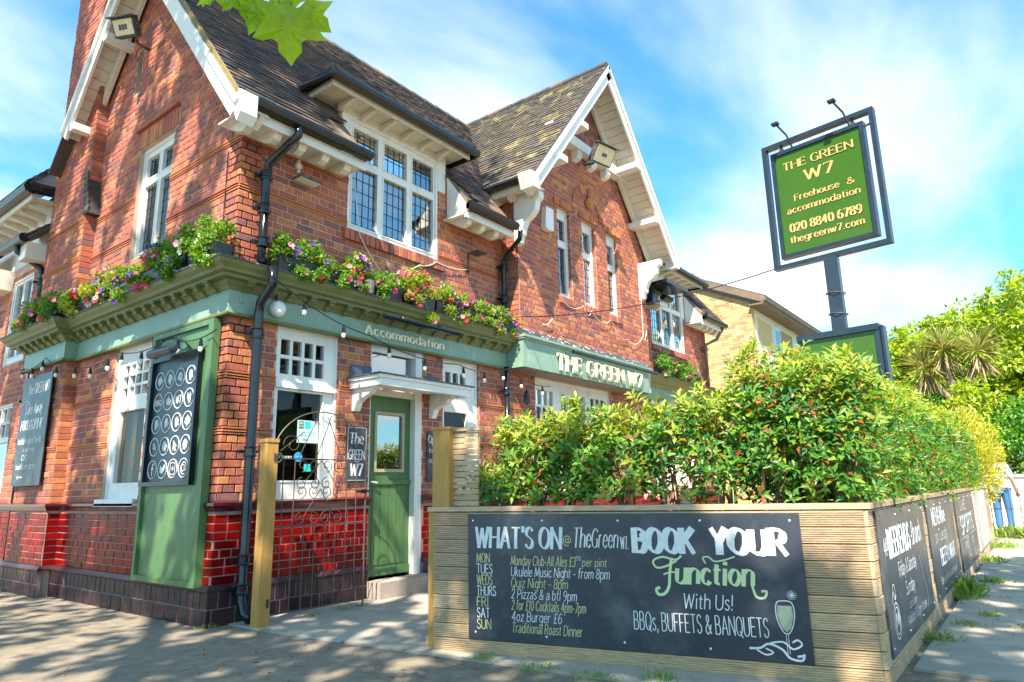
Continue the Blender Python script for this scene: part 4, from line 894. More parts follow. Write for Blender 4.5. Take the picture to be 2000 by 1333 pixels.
# end wall of breast cornice etc. done. downpipes
def pipe(name, pts, r_, parent=PUB, m=M_black, collars=(), brk=()):
    q = MB(); q.tube(pts, r_, 10); o = part(name, q, m, parent, smooth=True)
    for z in collars:
        # place on the vertical run
        for i in range(len(pts) - 1):
            a, b = V(pts[i]), V(pts[i + 1])
            if min(a.z, b.z) <= z <= max(a.z, b.z) and abs(a.z - b.z) > .3:
                p = a.lerp(b, (z - a.z) / (b.z - a.z)); q = MB(); q.lathe(p - V((0, 0, .05)), (0, 0, 1), [(r_ + .014, 0), (r_ + .016, .015), (r_ + .008, .03), (r_ + .008, .075), (r_ + .016, .09), (r_ + .012, .10)], 12); q.box(WF, p.x - .09, p.x + .09, p.y + r_ * .5, p.y + r_ + .03, p.z - .015, p.z + .015); part('pipe_collar', q, m, o); break
    return o
PX = .215
pipe('downpipe', [(PX + .10, EY - .02, 4.74), (PX + .10, EY - .02, 4.62), (PX + .06, -.34, 4.52), (PX, -.16, 4.38), (PX, -.12, 4.30), (PX, -.12, 3.36), (PX, -.16, 3.34)], .042, collars=(3.55, 4.26, 3.90), brk=())
pipe('downpipe', [(PX, -.345, 3.30), (PX, -.345, 3.15), (PX, -.16, 3.02), (PX, -.13, 2.94), (PX, -.13, .16), (PX + .01, -.19, .07), (PX + .03, -.26, .03)][2:] if False else [(PX, -.34, 3.24), (PX, -.34, 3.06), (PX, -.16, 2.92), (PX, -.14, 2.80), (PX, -.14, .20), (PX + .01, -.20, .09), (PX + .02, -.27, .05)], .045, collars=(2.62, 1.5, .55, .30))
pipe('downpipe', [(4.02, EY - .02, 4.74), (4.05, EY + .02, 4.62), (4.10, -.14, 4.42), (4.11, -.10, 4.34), (4.11, -.10, 3.36), (4.11, -.14, 3.34)], .036, collars=(4.28, 3.8))
pipe('downpipe', [(4.12, -.11, 2.80), (4.12, -.11, .05)], .036, collars=(2.45, 1.5))
pipe('downpipe', [(12.0, EY, 4.74), (11.95, -.3, 4.45), (11.72, -.1, 4.3), (11.72, -.1, 3.3)], .04, m=M_soff, collars=(4.2,))
pipe('downpipe', [(-.42, YE + .3, 4.64), (-.40, YE + .3, 4.5), (-.12, YE + .22, 4.3), (-.10, YE + .2, 4.2), (-.10, YE + .2, 3.3)], .045, collars=(4.1,))
pipe('downpipe', [(-.09, YE + .16, 2.9), (-.09, YE + .16, .0)], .035, collars=(2.4,))
q = MB(); q.tube([LF.p(-.22, 4.55, .02), LF.p(-.21, 3.3, .02)], .006, 5); part('wall_cable', q, M_black)

def flush_all():
    for k, nm in (('brick', 'brickwork'), ('hung_tile', 'hung_tilework'), ('glazed_tile', 'glazed_tilework'), ('plinth_brick', 'plinth_brickwork'), ('roof_tile', 'roof_tilework')):
        for (p_, m_, mb_) in flush(k, nm).values(): mb_.build(nm, m_, p_, kind='stuff', fix=False)
flush_all()

# ================================================================== LEAVES
def leafmesh(name, P, D, Nn, L, Wd, m, tint=None, fold=.25, org=(0, 0, 0)):
    """many small folded leaves as one mesh; P base, D direction, Nn up, arrays"""
    D = D / np.linalg.norm(D, axis=1, keepdims=True); S = np.cross(D, Nn); S /= (np.linalg.norm(S, axis=1, keepdims=True) + 1e-9); U = np.cross(S, D)
    L = L[:, None]; Wd = Wd[:, None]; n = len(P); o = np.array(org)
    v = np.stack([P, P + D * L * .5 + S * Wd * .5 + U * Wd * fold, P + D * L * .5 - S * Wd * .5 + U * Wd * fold, P + D * L * .55, P + D * L - U * L * .12], 1).reshape(-1, 3) - o
    f = np.array([[0, 3, 1], [0, 2, 3], [3, 4, 1], [3, 2, 4]])[None] + (np.arange(n) * 5)[:, None, None]; f = f.reshape(-1, 3)
    me = bpy.data.meshes.new(name); me.vertices.add(len(v)); me.vertices.foreach_set('co', v.astype(np.float32).ravel())
    me.loops.add(f.size); me.loops.foreach_set('vertex_index', f.astype(np.int32).ravel()); me.polygons.add(len(f))
    me.polygons.foreach_set('loop_start', np.arange(0, f.size, 3, dtype=np.int32)); me.update(calc_edges=True); me.validate()
    if tint is not None:
        a = me.attributes.new('tint', 'FLOAT', 'POINT'); a.data.foreach_set('value', np.repeat(tint, 5).astype(np.float32))
    me.materials.append(m); return me
def rdir(n): v = rng.normal(size=(n, 3)); return v / np.linalg.norm(v, axis=1, keepdims=True)
def unit(v): return v / (np.linalg.norm(v, axis=1, keepdims=True) + 1e-9)

# ---------------- plane tree whose crown shades the corner of the pub
PT = thing('plane_tree', 'tall plane tree overhanging the corner, its lobed leaves hanging at the top left', 'tree', (-9.5, -7.5, 0))
q = MB(); q.tube([(-9.5, -7.5, -.1), (-9.4, -7.4, 2), (-9.1, -7.1, 5), (-8.6, -6.5, 8.0)], [.55, .42, .36, .28], 10); part('trunk', q, M_bark, PT, smooth=True)
limbs = [((-8.6, -6.5, 8), (-7.0, -5.2, 10.2), (-4.6, -3.6, 11.5)), ((-8.6, -6.5, 8), (-7.5, -3.5, 10), (-6.5, 0.5, 11.6)), ((-9.1, -7.1, 5.5), (-7.2, -8.2, 8.5), (-4.6, -9.2, 10)), ((-8.6, -6.5, 8), (-10, -4, 11), (-11, -1, 12.5)),
         ((-8.6, -6.5, 8), (-6.8, -6.3, 9.6), (-4.6, -6.6, 10.6))]
for L_ in limbs: q = MB(); q.tube([L_[0], V(L_[0]).lerp(V(L_[1]), .5) + V((0, 0, .2)), L_[1], L_[2]], [.2, .15, .10, .04], 8); part('limb', q, M_bark, PT, smooth=True)
from mathutils import noise as mnoise
S1 = SUN.cross(V((0, 0, 1))).normalized(); S2 = SUN.cross(S1)
def canopy(n, xr, yr, zr, tr, thr, fq=2.3, wallf=None):
    """crown leaves added sunward of the given surfaces, gaps shaped to cast dappled shade"""
    o = []
    for _ in range(n):
        p = V((rng.uniform(*xr), rng.uniform(*yr), rng.uniform(*zr)))
        if wallf: a, b, k = (p.y + .25 * p.z) * 1.9, p.z * .62, .35
        else: a, b, k = p.dot(S1) * fq, p.dot(S2) * fq, .26
        v = mnoise.noise(V((a, b, 1.7))) + .5 * mnoise.noise(V((a * 2.3, b * 2.3, 5.1))) + .5 * mnoise.noise(V((a * k, b * k, 9.3)))
        if v > thr: o.append(tuple(p + SUN * rng.uniform(*tr)))
    return o
P = canopy(17000, (0, 0), (-.4, 6.5), (0, 9.2), (9.8, 10.6), -.10, wallf=True) + canopy(15000, (-5.0, 1.5), (-6.6, .2), (0, 0), (12.0, 13.2), -.06) + canopy(3200, (.2, 3.0), (-2, -.4), (0, 3.5), (12.0, 13.5), -.02) + canopy(4500, (0, 3.6), (-.4, 2.2), (4.8, 8.0), (9.0, 10.2), -.12)  # unseen crown leaves, spread to dapple side wall, ground, street front and roof
P += canopy(9000, (-6, -.1), (-4.5, 6.5), (0, 0), (12.0, 13.2), -.28)
P += canopy(9000, (1.3, 9), (-7.4, -5.0), (0, 0), (12.0, 13.2), -.25) + canopy(2600, (.5, 1.1), (-5, -2.2), (.1, 1), (12.0, 13.0), .02, fq=3.2)
P = np.array(P); n = len(P)
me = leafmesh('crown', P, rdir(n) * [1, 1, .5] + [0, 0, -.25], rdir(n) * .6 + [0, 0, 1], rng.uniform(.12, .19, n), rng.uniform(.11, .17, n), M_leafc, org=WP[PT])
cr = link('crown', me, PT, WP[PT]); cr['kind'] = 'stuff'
# the twig in view: lobed leaves of real size, each a part
def lobed_leaf(org, d, up, size, bend=.12):
    d = V(d).normalized(); up = V(up).normalized(); s = d.cross(up).normalized(); up = s.cross(d)
    out = [(0, 0), (.04, .16), (-.06, .34), (-.02, .50), (.12, .42), (.24, .36), (.38, .50), (.56, .62), (.60, .46), (.58, .30), (.66, .20), (.80, .20), (.90, .10), (1.06, 0)]
    poly = out + [(a, -b) for a, b in reversed(out[1:-1])]
    q = MB(); vs = []; c = V(org) + d * size * .42
    for a, b in poly: vs.append(V(org) + d * a * size + s * b * size - up * (bend * size * (b * b * 2.2 + (a - .4) ** 2)) + up * rng.uniform(-.01, .01))
    q.add([c + up * .01] + vs, [(0, i + 1, (i + 1) % len(vs) + 1) for i in range(len(vs))]); return q
TW = V(CAMR[2]) * 1.0
def campt(u, v, dist): return CAMP + (V(CAMR[0]) * (u - 1000) / FPX + V(CAMR[1]) * (v - 666.5) / FPX + V(CAMR[2])) * dist
RT_, DN_ = V(CAMR[0]), V(CAMR[1])
A_ = campt(560, -40, 2.35); B_ = campt(470, -70, 2.5)
q = MB(); q.tube([V((-4.6, -6.6, 10.6)), V((-4.0, -5.6, 7.5)), V((-3.2, -4.6, 4.6)), campt(500, -160, 2.6), campt(520, -60, 2.45), campt(545, 5, 2.36)], [.04, .025, .014, .006, .004, .003], 6); part('twig', q, M_stem, PT)
for (u, v, dist, du, dv, sz, roll) in ((560, 8, 2.30, .05, 1, .20, .3), (583, 12, 2.38, .75, .62, .15, -.5), (520, 4, 2.42, -.55, .80, .13, .5), (556, -8, 2.42, -.2, .9, .15, -.2), (545, 5, 2.34, .45, .6, .12, .8), (490, -18, 2.45, -.9, .5, .13, .3), (440, -38, 2.5, -.6, .6, .14, -.3), (410, -8, 2.6, -.3, .3, .05, .2)):
    d_ = RT_ * du + DN_ * dv + V(CAMR[2]) * .25 * roll; up_ = -V(CAMR[2]) + RT_ * roll * .6 + V((0, 0, .3))
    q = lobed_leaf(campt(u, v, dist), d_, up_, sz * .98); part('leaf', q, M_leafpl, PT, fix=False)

# ================================================================== TIMBER PLANTER
FA = V((.468, -2.262, 0)); FB = V((1.150, -5.030, 0)); fu = (FB - FA).normalized(); FL = (FB - FA).length
PF = Fr(FA, fu); SF = Fr((1.150, -5.035, 0), (1, 0, 0))
PL = thing('timber_planter', 'long raised planter clad in grooved decking boards, turning the corner by the pavement', 'planter', (1.15, -5.0, 0))
def grooved(fr, a0, a1, b0, h, t=.026, n=7, parent=PL, nm='deck_board', m=M_deck, vertical=False):
    q = MB(); pr = [(b0, -.0)]; st = h / n
    prof = [(b0, 0.0)]
    for i in range(n):
        y = b0 + i * st; prof += [(y + st * .08, t), (y + st * .62, t), (y + st * .70, t - .007), (y + st * .94, t - .007)] if i < n - 1 else [(y + st * .08, t), (y + st * .9, t)]
    prof.append((b0 + h, 0.0)); k = len(prof)
    vs = [fr.p(a0, b, c) for b, c in prof] + [fr.p(a1, b, c) for b, c in prof]
    q.add(vs, [(i, i + 1, k + i + 1, k + i) for i in range(k - 1)] + [tuple(range(k)), tuple(reversed(range(k, 2 * k)))]); return q.build(nm, m, parent, fix=False)
for i in range(10):
    grooved(PF, 0, FL + .0, .005 + i * .0955, .0895, t=.026 + random.uniform(-.002, .002))
    x = .0
    for L_ in (3.6, 3.6, 3.6):
        grooved(SF, x + (.0 if x else -.012), x + L_ - .005, .005 + i * .0955, .0895, t=.026 + random.uniform(-.003, .003)); x += L_
q = MB(); q.box(PF, -.06, FL - .02, .0, .955, -.05, -.001); q.box(SF, .05, 10.8, 0, .955, -.05, -.001); part('planter_frame', q, M_post, PL)
capm = M_deck
def capb(pts):
    q = MB(); (a, b, c_, d_) = pts; n = 7
    for k in range(n):
        s0, s1 = k / n, (k + .8) / n
        p = [V(a).lerp(V(d_), s0), V(b).lerp(V(c_), s0), V(b).lerp(V(c_), s1), V(a).lerp(V(d_), s1)]; z = V((0, 0, .994 if k % 1 == 0 else .99))
        q.add([(x.x, x.y, .962) for x in p] + [(x.x, x.y, .994) for x in p], [(4, 5, 6, 7), (0, 1, 5, 4), (1, 2, 6, 5), (2, 3, 7, 6), (3, 0, 4, 7)])
    part('cap_board', q, capm, PL)
o1 = PF.p(-.05, 0, .035); i1 = PF.p(-.05, 0, -.11); co = PF.p(FL + .01, 0, .035) + V((0, -.0, 0)); ci = PF.p(FL - .14, 0, -.11)
capb((o1, (1.135, -5.075, 0), ci, i1)); capb(((1.135, -5.075, 0), (12.0, -5.075, 0), (12.0, -4.93, 0), ci))
# soil bed
q = MB(); q.prism(WF, [(FA.x + .06, FA.y), (1.2, -4.97), (12.0, -4.97), (12.0, -4.25), (1.9, -4.25), (FA.x + .75, FA.y)], .02, .86); so_ = part('soil_bed', q, M_soil, PL)
q = MB(); q.box(WF, 1.9, 12.0, -4.25, -4.22, .02, .97); part('inner_board', q, M_post, PL)
q = MB(); q.add([(FA.x + .75, FA.y, 0), (1.9, -4.24, 0), (1.9, -4.24, .97), (FA.x + .75, FA.y, .97)], [(0, 1, 2, 3)]); part('inner_board', q, M_post, PL)
# raised screen at the building end
TS = thing('slatted_screen', 'narrow slatted timber screen with a corner post at the yard entrance', 'screen', (.5, -2.3, 0))
q = MB(); q.box(PF, -.01, .13, .995, 1.565, -.10, .03); q.box(PF, -.02, .14, 1.565, 1.585, -.11, .04); part('post', q, M_post, TS)
for i in range(13):
    b = 1.0 + i * .042; q = MB(); q.box(PF, .13, .34, b, b + .036, -.06, -.035); part('slat', q, M_deck, TS)
q = MB(); q.box(PF, .13, .36, 1.55, 1.575, -.085, -.02); part('top_rail', q, M_deck, TS)
# ---------------- chalkboards on the planter
def board(name, fr, a0, a1, b0, b1, label, cat='chalkboard', t=.012, c=.028, group=None, screws=True, m=M_board):
    th = thing(name, label, cat, fr.p((a0 + a1) / 2, b0, c), group)
    q = MB(); q.cbox(fr, a0, a1, b0, b1, c, c + t, .002); part('board', q, m, th)
    if screws:
        for a in np.linspace(a0 + .05, a1 - .05, max(2, int((a1 - a0) / .5) + 1)):
            for b in (b0 + .05, b1 - .045):
                q = MB(); q.lathe(fr.p(a + random.uniform(-.01, .01), b, c + t - .001), fr.w, [(.0075, 0), (.007, .004), (.003, .006)], 8); part('screw', q, M_plastic, th)
    return th, fr.off(c + t)
B1, f1 = board('chalkboard', PF, .292, 2.508, .10, .943, 'widest chalkboard, listing weekly events beside Book Your Function')
T = text
T("WHAT'S ON", f1, .355, .715, .135, M_chalk, B1, 'brush', width=.64, weight=1.7, slant=.05)
T("@", f1, 1.015, .735, .065, M_chalky, B1, width=.055, weight=.8)
T("The", f1, 1.085, .725, .125, M_chalk, B1, 'brush', width=.12, weight=1.1, slant=.12)
T("Green", f1, 1.215, .725, .12, M_chalk, B1, 'brush', width=.175, weight=.9, slant=.12)
T("W7.", f1, 1.413, .72, .075, M_chalk, B1, width=.05, weight=.7)
rows = [("MON", M_chalky), ("TUES", M_chalk), ("WEDS", M_chalky), ("THURS", M_chalk), ("FRI", M_chalky), ("SAT", M_chalk), ("SUN", M_chalky)]
wd = [.10, .12, .12, .145, .085, .095, .105]
for i, (s_, m_) in enumerate(rows): T(s_, f1, .362, .612 - i * .073, .062, m_, B1, width=wd[i], weight=.95, jit=.001)
txt = [("Monday Club-All Ales £3", .47, M_chalky), ("Ukulele Music Night - from 8pm", .70, M_chalk), ("Quiz Night - 8pm", .41, M_chalky), ("2 Pizzas & a btl 9pm", .47, M_chalk), ("2 for £10 Cocktails 4pm-7pm", .53, M_chalky), ("4oz Burger £6", .36, M_chalk), ("Traditional Roast Dinner", .50, M_chalky)]
for i, (s_, w_, m_) in enumerate(txt): T(s_, f1, .625, .600 - i * .0725, .062, m_, B1, width=w_, weight=.75, slant=.12, jit=.002)
T("50", f1, 1.105, .64, .028, M_chalk, B1, width=.03, weight=.8); T("per pint", f1, 1.145, .605, .05, M_chalky, B1, width=.165, weight=.8, slant=.12)
T("BOOK", f1, 1.505, .705, .14, M_chalk, B1, 'brush', width=.37, weight=2.5); T("YOUR", f1, 1.995, .705, .14, M_chalk, B1, 'brush', width=.42, weight=2.5)
T("unction", f1, 1.76, .52, .13, M_chalkg, B1, 'brush', width=.45, weight=1.5, slant=.10)
curve('flourish', f1, [(1.80, .685), (1.76, .66), (1.68, .675), (1.62, .65), (1.64, .61), (1.70, .62), (1.77, .655)], .012, M_chalkg, B1)
curve('flourish', f1, [(1.735, .66), (1.72, .58), (1.71, .50), (1.68, .455), (1.64, .45), (1.63, .48), (1.655, .49)], .018, M_chalkg, B1, c=.0024)
curve('flourish', f1, [(1.68, .57), (1.73, .585), (1.77, .58)], .010, M_chalkg, B1, c=.0028)
curve('flourish', f1, [(1.945, .64), (1.93, .675), (1.965, .68), (2.0, .655), (2.06, .665), (2.12, .685)], .009, M_chalkg, B1)
curve('flourish', f1, [(2.205, .53), (2.225, .46), (2.27, .455), (2.285, .49), (2.255, .49)], .014, M_chalkg, B1)
T("With Us!", f1, 1.79, .375, .085, M_chalk, B1, width=.29, weight=.8, slant=.12)
T("BBQs, BUFFETS & BANQUETS", f1, 1.475, .235, .105, M_chalk, B1, width=.80, weight=.55)
gx, gz = 2.376, .33
curve('drawn_glass', f1, [(gx - .042, gz + .10), (gx - .05, gz + .03), (gx - .028, gz - .045), (gx, gz - .07), (gx + .028, gz - .045), (gx + .05, gz + .03), (gx + .042, gz + .10), (gx, gz + .112), (gx - .042, gz + .10)], .006, M_chalk, B1)
q = MB(); q.add([f1.p(gx + a, gz + b, .0015) for a, b in ((-.038, .085), (-.044, .03), (-.024, -.04), (0, -.06), (.024, -.04), (.044, .03), (.038, .085))], [tuple(range(7))]); part('drawn_glass', q, mat('pale_green_chalk', [(.35, .40, .25), (.48, .52, .34)], .9, 60, .3), B1)
for dx in (-.006, .006): curve('drawn_glass', f1, [(gx + dx, gz - .07), (gx + dx, gz - .18)], .003, M_chalk, B1)
curve('flourish', f1, [(2.16, .17), (2.22, .175), (2.27, .20), (2.34, .175), (2.38, .13), (2.44, .12), (2.455, .145), (2.42, .14)], .012, M_chalk, B1)
curve('flourish', f1, [(2.28, .205), (2.35, .215), (2.40, .18), (2.45, .205), (2.43, .23), (2.40, .215)], .010, M_chalk, B1, c=.0026)
curve('flourish', f1, [(2.20, .165), (2.25, .14), (2.29, .155), (2.25, .175)], .009, M_chalk, B1, c=.003)
for k in range(6): t = k * math.pi / 6; curve('drawn_spark', f1, [(gx + .045 - .028 * math.cos(t), gz + .145 - .028 * math.sin(t)), (gx + .045 + .028 * math.cos(t), gz + .145 + .028 * math.sin(t))], .003, M_chalk, B1, c=.002 + k * .0002)
# side boards
B2, f2 = board('chalkboard', SF, .115, 2.03, .13, .945, 'chalkboard lettered Weekends, first along the pavement side of the planter')
T("4@", f2, .22, .68, .10, M_chalk, B2, 'brush', width=.12, weight=1.2); T("WEEKENDS", f2, .36, .66, .16, M_chalk, B2, 'brush', width=.85, weight=2.4)
T("-Brunch", f2, 1.27, .67, .15, M_chalk, B2, 'brush', width=.48, weight=1.3, slant=.15); T("Friday & Saturday", f2, .62, .52, .085, M_chalk, B2, width=.72, weight=1.0, slant=.1)
T("Sunday", f2, .80, .39, .08, M_chalk, B2, width=.36, weight=1.0, slant=.1); T("until late", f2, .86, .30, .05, M_chalk, B2, width=.3, weight=.8); T("Available 10-2pm Kitchen", f2, .72, .215, .06, M_chalk, B2, width=.85, weight=.8, slant=.1)
for (cx_, cz, r_) in ((.36, .30, .10), (.36, .30, .075), (.36, .47, .035)): curve('drawn_plate', f2, [(cx_ + r_ * math.cos(t), cz + r_ * math.sin(t)) for t in [math.pi * 2 * k / 12 for k in range(13)]], .008, M_chalk, B2)
curve('drawn_plate', f2, [(.30, .27), (.33, .34), (.37, .28), (.40, .35), (.42, .27)], .02, M_chalk, B2, c=.003); curve('flourish', f2, [(.27, .40), (.32, .47), (.36, .42), (.41, .44)], .01, M_chalk, B2)
curve('flourish', f2, [(1.55, .58), (1.62, .40), (1.70, .30), (1.66, .20)], .01, M_chalk, B2); curve('flourish', f2, [(1.62, .6), (1.68, .5), (1.74, .25), (1.80, .2)], .008, M_chalk, B2, c=.003)
B3, f3 = board('chalkboard', SF, 2.30, 4.30, .13, .945, 'chalkboard lettered Beer and Wine, second along the pavement side')
T("MEN&Wine", f3, 2.55, .73, .14, M_chalk, B3, 'brush', width=.95, weight=1.8); T("on Tuesday", f3, 2.62, .58, .10, M_chalk, B3, width=.9, weight=.9, slant=.1)
T("BEER", f3, 2.80, .38, .13, M_chalk, B3, 'brush', width=.5, weight=2.4); T("+ NIGHT".replace('+', '&'), f3, 3.36, .38, .12, M_chalk, B3, 'brush', width=.6, weight=1.8); T("Served all week at the bar", f3, 2.62, .24, .06, M_chalk, B3, width=1.3, weight=.8)
B4, f4 = board('chalkboard', SF, 4.62, 7.0, .13, .945, 'darker chalkboard lettered Sports, third along the pavement side')
T("LIVE", f4, 5.2, .76, .11, M_chalk, B4, 'brush', width=.6, weight=1.6); T("SPORTS", f4, 4.95, .50, .18, M_chalk, B4, 'brush', width=1.6, weight=2.2); T("on BT Sport", f4, 5.1, .33, .11, M_chalk, B4, 'brush', width=1.2, weight=1.4); T("All day", f4, 5.5, .2, .09, M_chalk, B4, width=.8, weight=1)
for z in (.46, .70): curve('flourish', f4, [(4.7, z), (6.9, z)], .006, M_chalk, B4, c=.003)
B5, f5 = board('chalkboard', SF, 7.25, 9.6, .13, .945, 'weathered pale board, last before the iron railing', m=mat('washed_board', [(.42, .40, .38), (.52, .49, .45)], .6, 5, .2))
T("GARDEN", f5, 7.6, .55, .16, M_chalk, B5, 'brush', width=1.6, weight=2); T("at the back", f5, 7.8, .36, .1, M_chalk, B5, width=1.2, weight=1)

# ================================================================== HEDGE
def shrub(x, y, z0, z1, hw, dw, label, nros, lsz, axis_u, nleafpart=0, m=M_leafh, yellowing=.25):
    th = thing('photinia_shrub', label, 'shrub', (x, y, .86), 'photinia hedge in the planter')
    c = np.array([x, y, 0]); u = np.array([axis_u.x, axis_u.y, 0]); w = np.array([-u[1], u[0], 0])
    tips = []; 
    ns = 7
    for k in range(ns):
        b = V((x, y, .84)) + V(u) * random.uniform(-hw * .55, hw * .55) + V(w) * random.uniform(-.09, .09)
        t = V((x, y, 0)) + V(u) * random.uniform(-hw, hw) + V(w) * random.uniform(-dw, dw) * .7 + V((0, 0, z0 + (z1 - z0) * random.uniform(.65, .97)))
        mpt = b.lerp(t, .5) + V((random.uniform(-.05, .05), random.uniform(-.05, .05), 0)); q = MB(); q.tube([b, b.lerp(mpt, .5) + V((random.uniform(-.02, .02), 0, 0)), mpt, t], [.013, .011, .008, .003], 5); part('stem', q, M_stem if k % 3 else M_bark, th)
    # rosettes on twig tips spread in the shrub's volume, denser towards the outside
    n = nros; a = rng.uniform(-1, 1, n); b_ = rng.uniform(-1, 1, n); h = rng.random(n) ** .70
    rr = np.maximum(np.abs(b_), .0); b_ = np.sign(b_) * rr ** .55
    top = z1 - .12 * a ** 2 * (z1 - z0) * .6 + rng.normal(0, .05, n)
    Pz = z0 + (top - z0) * h
    P0 = c + u * (a * (hw + .05))[:, None] + w * (b_ * dw * (1 - .35 * h ** 3))[:, None] + np.array([0, 0, 1]) * Pz[:, None]
    outd = unit(u * (a * .5)[:, None] + w * (b_ * 1.1)[:, None] + np.array([0, 0, 1.0]) * (.35 + h * .9)[:, None] + rng.normal(0, .35, (n, 3)))
    k = 8; P = np.repeat(P0, k, 0); ax = np.repeat(outd, k, 0); m_ = n * k
    e1 = unit(np.cross(ax, np.array([.3, .2, 1.0]) + rng.normal(0, .01, (m_, 3)))); e2 = np.cross(ax, e1)
    ph = np.tile(np.arange(k) * 2.4, n) + np.repeat(rng.random(n) * 6, k); lift = np.tile(np.linspace(.15, 1.0, k), n)
    D = e1 * np.cos(ph)[:, None] + e2 * np.sin(ph)[:, None] + ax * lift[:, None] * 1.0
    P = P + ax * (np.tile(np.linspace(-.045, .035, k), n))[:, None]
    L = lsz * rng.uniform(.7, 1.15, m_) * np.tile(np.linspace(1.1, .75, k), n)
    ti = np.repeat(np.clip((h > .80) * rng.random(n) * 1.1 + (rng.random(n) < yellowing) * rng.random(n) * .8, 0, 1), k)
    me = leafmesh('foliage', P, D, ax + rng.normal(0, .15, ax.shape), L, L * .36, m, tint=ti, org=WP[th]); fo = link('foliage', me, th, WP[th]); fo['kind'] = 'stuff'
    # twigs reaching up out of the top
    for j in range(5):
        b = V((x, y, 0)) + V(u) * random.uniform(-hw, hw) * .8 + V(w) * random.uniform(-.1, .1); t = b + V((random.uniform(-.05, .05), random.uniform(-.04, .04), z1 + random.uniform(-.06, .10))); b = V((b.x, b.y, z1 - .25))
        q = MB(); q.tube([b, b.lerp(t, .5), t], [.005, .004, .002], 4); part('twig', q, M_stem, th)
        kk = 9; ax1 = np.tile(np.array([0, 0, 1.0]), (kk, 1)); ph = np.arange(kk) * 2.4; Dk = np.stack([np.cos(ph), np.sin(ph), np.linspace(.3, 1.6, kk)], 1); Pk = np.array(t) + ax1 * np.linspace(-.07, 0, kk)[:, None]
        for i_ in range(kk if nleafpart else 0):
            me = leafmesh('leaf', Pk[i_:i_ + 1], Dk[i_:i_ + 1], ax1[i_:i_ + 1], np.array([lsz * 1.1]), np.array([lsz * .36]), m, tint=np.array([.7]), org=WP[th]); link('leaf', me, th, WP[th])
    return th
fl_lab = ['airy photinia at the end of the hedge, beside the slatted screen', 'photinia right of the slatted screen, with yellow-green inner leaves', 'low photinia above the word What\'s', 'photinia above the Green W7 lettering on the chalkboard', 'thin photinia showing bare trunks at its foot', 'dense glossy photinia above the word Book', 'tall photinia with red-tipped shoots above the word Your', 'photinia filling the planter corner']
for i, (s_, z1, n_) in enumerate(((.36, 1.32, 50), (.66, 1.62, 150), (1.02, 1.60, 165), (1.40, 1.58, 150), (1.74, 1.68, 95), (2.08, 1.68, 160), (2.42, 1.96, 200), (2.74, 1.90, 200))):
    p = PF.p(s_, 0, -.30); shrub(p.x, p.y, 1.02 if i not in (4,) else 1.22, z1, .22, .26, fl_lab[i], int(n_ * 1.55), .080, fu, nleafpart=1 if i > 1 else 0, yellowing=.45 if i in (1, 3) else .2)
sx_ = 1.55; i = 0
ords = ['first', 'second', 'third', 'fourth', 'fifth', 'sixth', 'seventh', 'eighth', 'ninth', 'tenth', 'eleventh', 'twelfth', 'thirteenth', 'fourteenth', 'fifteenth', 'sixteenth', 'seventeenth', 'eighteenth']
while sx_ < 11.4:
    far = sx_ > 5; st = .5 if not far else .8
    shrub(sx_, -4.70, .93, 1.78 + .04 * min(sx_, 6) + random.uniform(-.05, .05), st * .6, .38, ords[i] + ' photinia along the pavement side, counted from the planter corner', 400 if not far else 420, .076 if not far else .095, V((1, 0, 0)), nleafpart=1 if sx_ < 4 else 0, yellowing=.15)
    sx_ += st; i += 1
GC = thing('golden_conifer', 'bright yellow conifer closing the far end of the hedge', 'conifer', (12.3, -4.75, .0))
n = 5200; P = np.array([12.3, -4.75, 1.5]) + rdir(n) * (rng.random((n, 1)) ** .35) * np.array([.75, .62, .95])
me = leafmesh('foliage', P, unit(P - np.array([12.3, -4.75, 1.0])) + rng.normal(0, .35, (n, 3)), rng.normal(0, 1, (n, 3)), rng.uniform(.07, .14, n), rng.uniform(.02, .035, n), M_leafy, org=WP[GC]); o = link('foliage', me, GC, WP[GC]); o['kind'] = 'stuff'
q = MB(); q.tube([(12.3, -4.75, 0), (12.3, -4.75, 2.0)], [.06, .02], 6); part('trunk', q, M_bark, GC)

# ================================================================== HANGING PUB SIGN
PS = thing('pub_sign', 'green pub sign with gold lettering in a navy frame on a tall post', 'sign', (4.02, -4.5, 0))
sl_, sr_ = V((4.10, -3.905, 0)), V((3.92, -5.075, 0)); sc_ = (sl_ + sr_) / 2; SGF = Fr(sl_, (sr_ - sl_)); SW_ = (sr_ - sl_).length
z0s, z1s = 3.385, 4.845; fwid = .045
q = MB()
q.box(SGF, 0, SW_, z1s - fwid, z1s, -.04, .04); q.box(SGF, 0, SW_, z0s, z0s + fwid, -.04, .04); q.box(SGF, 0, fwid, z0s + fwid, z1s - fwid, -.04, .04); q.box(SGF, SW_ - fwid, SW_, z0s + fwid, z1s - fwid, -.04, .04); part('outer_frame', q, M_signf, PS)
pa0, pa1, pb0, pb1 = .095, SW_ - .105, z0s + .105, z1s - .12
q = MB(); q.box(SGF, pa0 + .04, pa1 - .04, pb0 + .04, pb1 - .04, -.03, .025); part('sign_panel', q, M_signg, PS)
q = MB()
for r_, (c0, c1) in (((pa0, pa1, pb0, pb0 + .04), (-.045, .045)), ((pa0, pa1, pb1 - .04, pb1), (-.045, .045)), ((pa0, pa0 + .04, pb0 + .04, pb1 - .04), (-.045, .045)), ((pa1 - .04, pa1, pb0 + .04, pb1 - .04), (-.045, .045))): q.box(SGF, *r_, c0, c1)
part('inner_frame', q, M_signf, PS)
sf = SGF.off(.0255); aw = pa1 - pa0; ac = (pa0 + pa1) / 2
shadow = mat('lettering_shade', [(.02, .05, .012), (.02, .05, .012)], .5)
H_ = pb1 - pb0
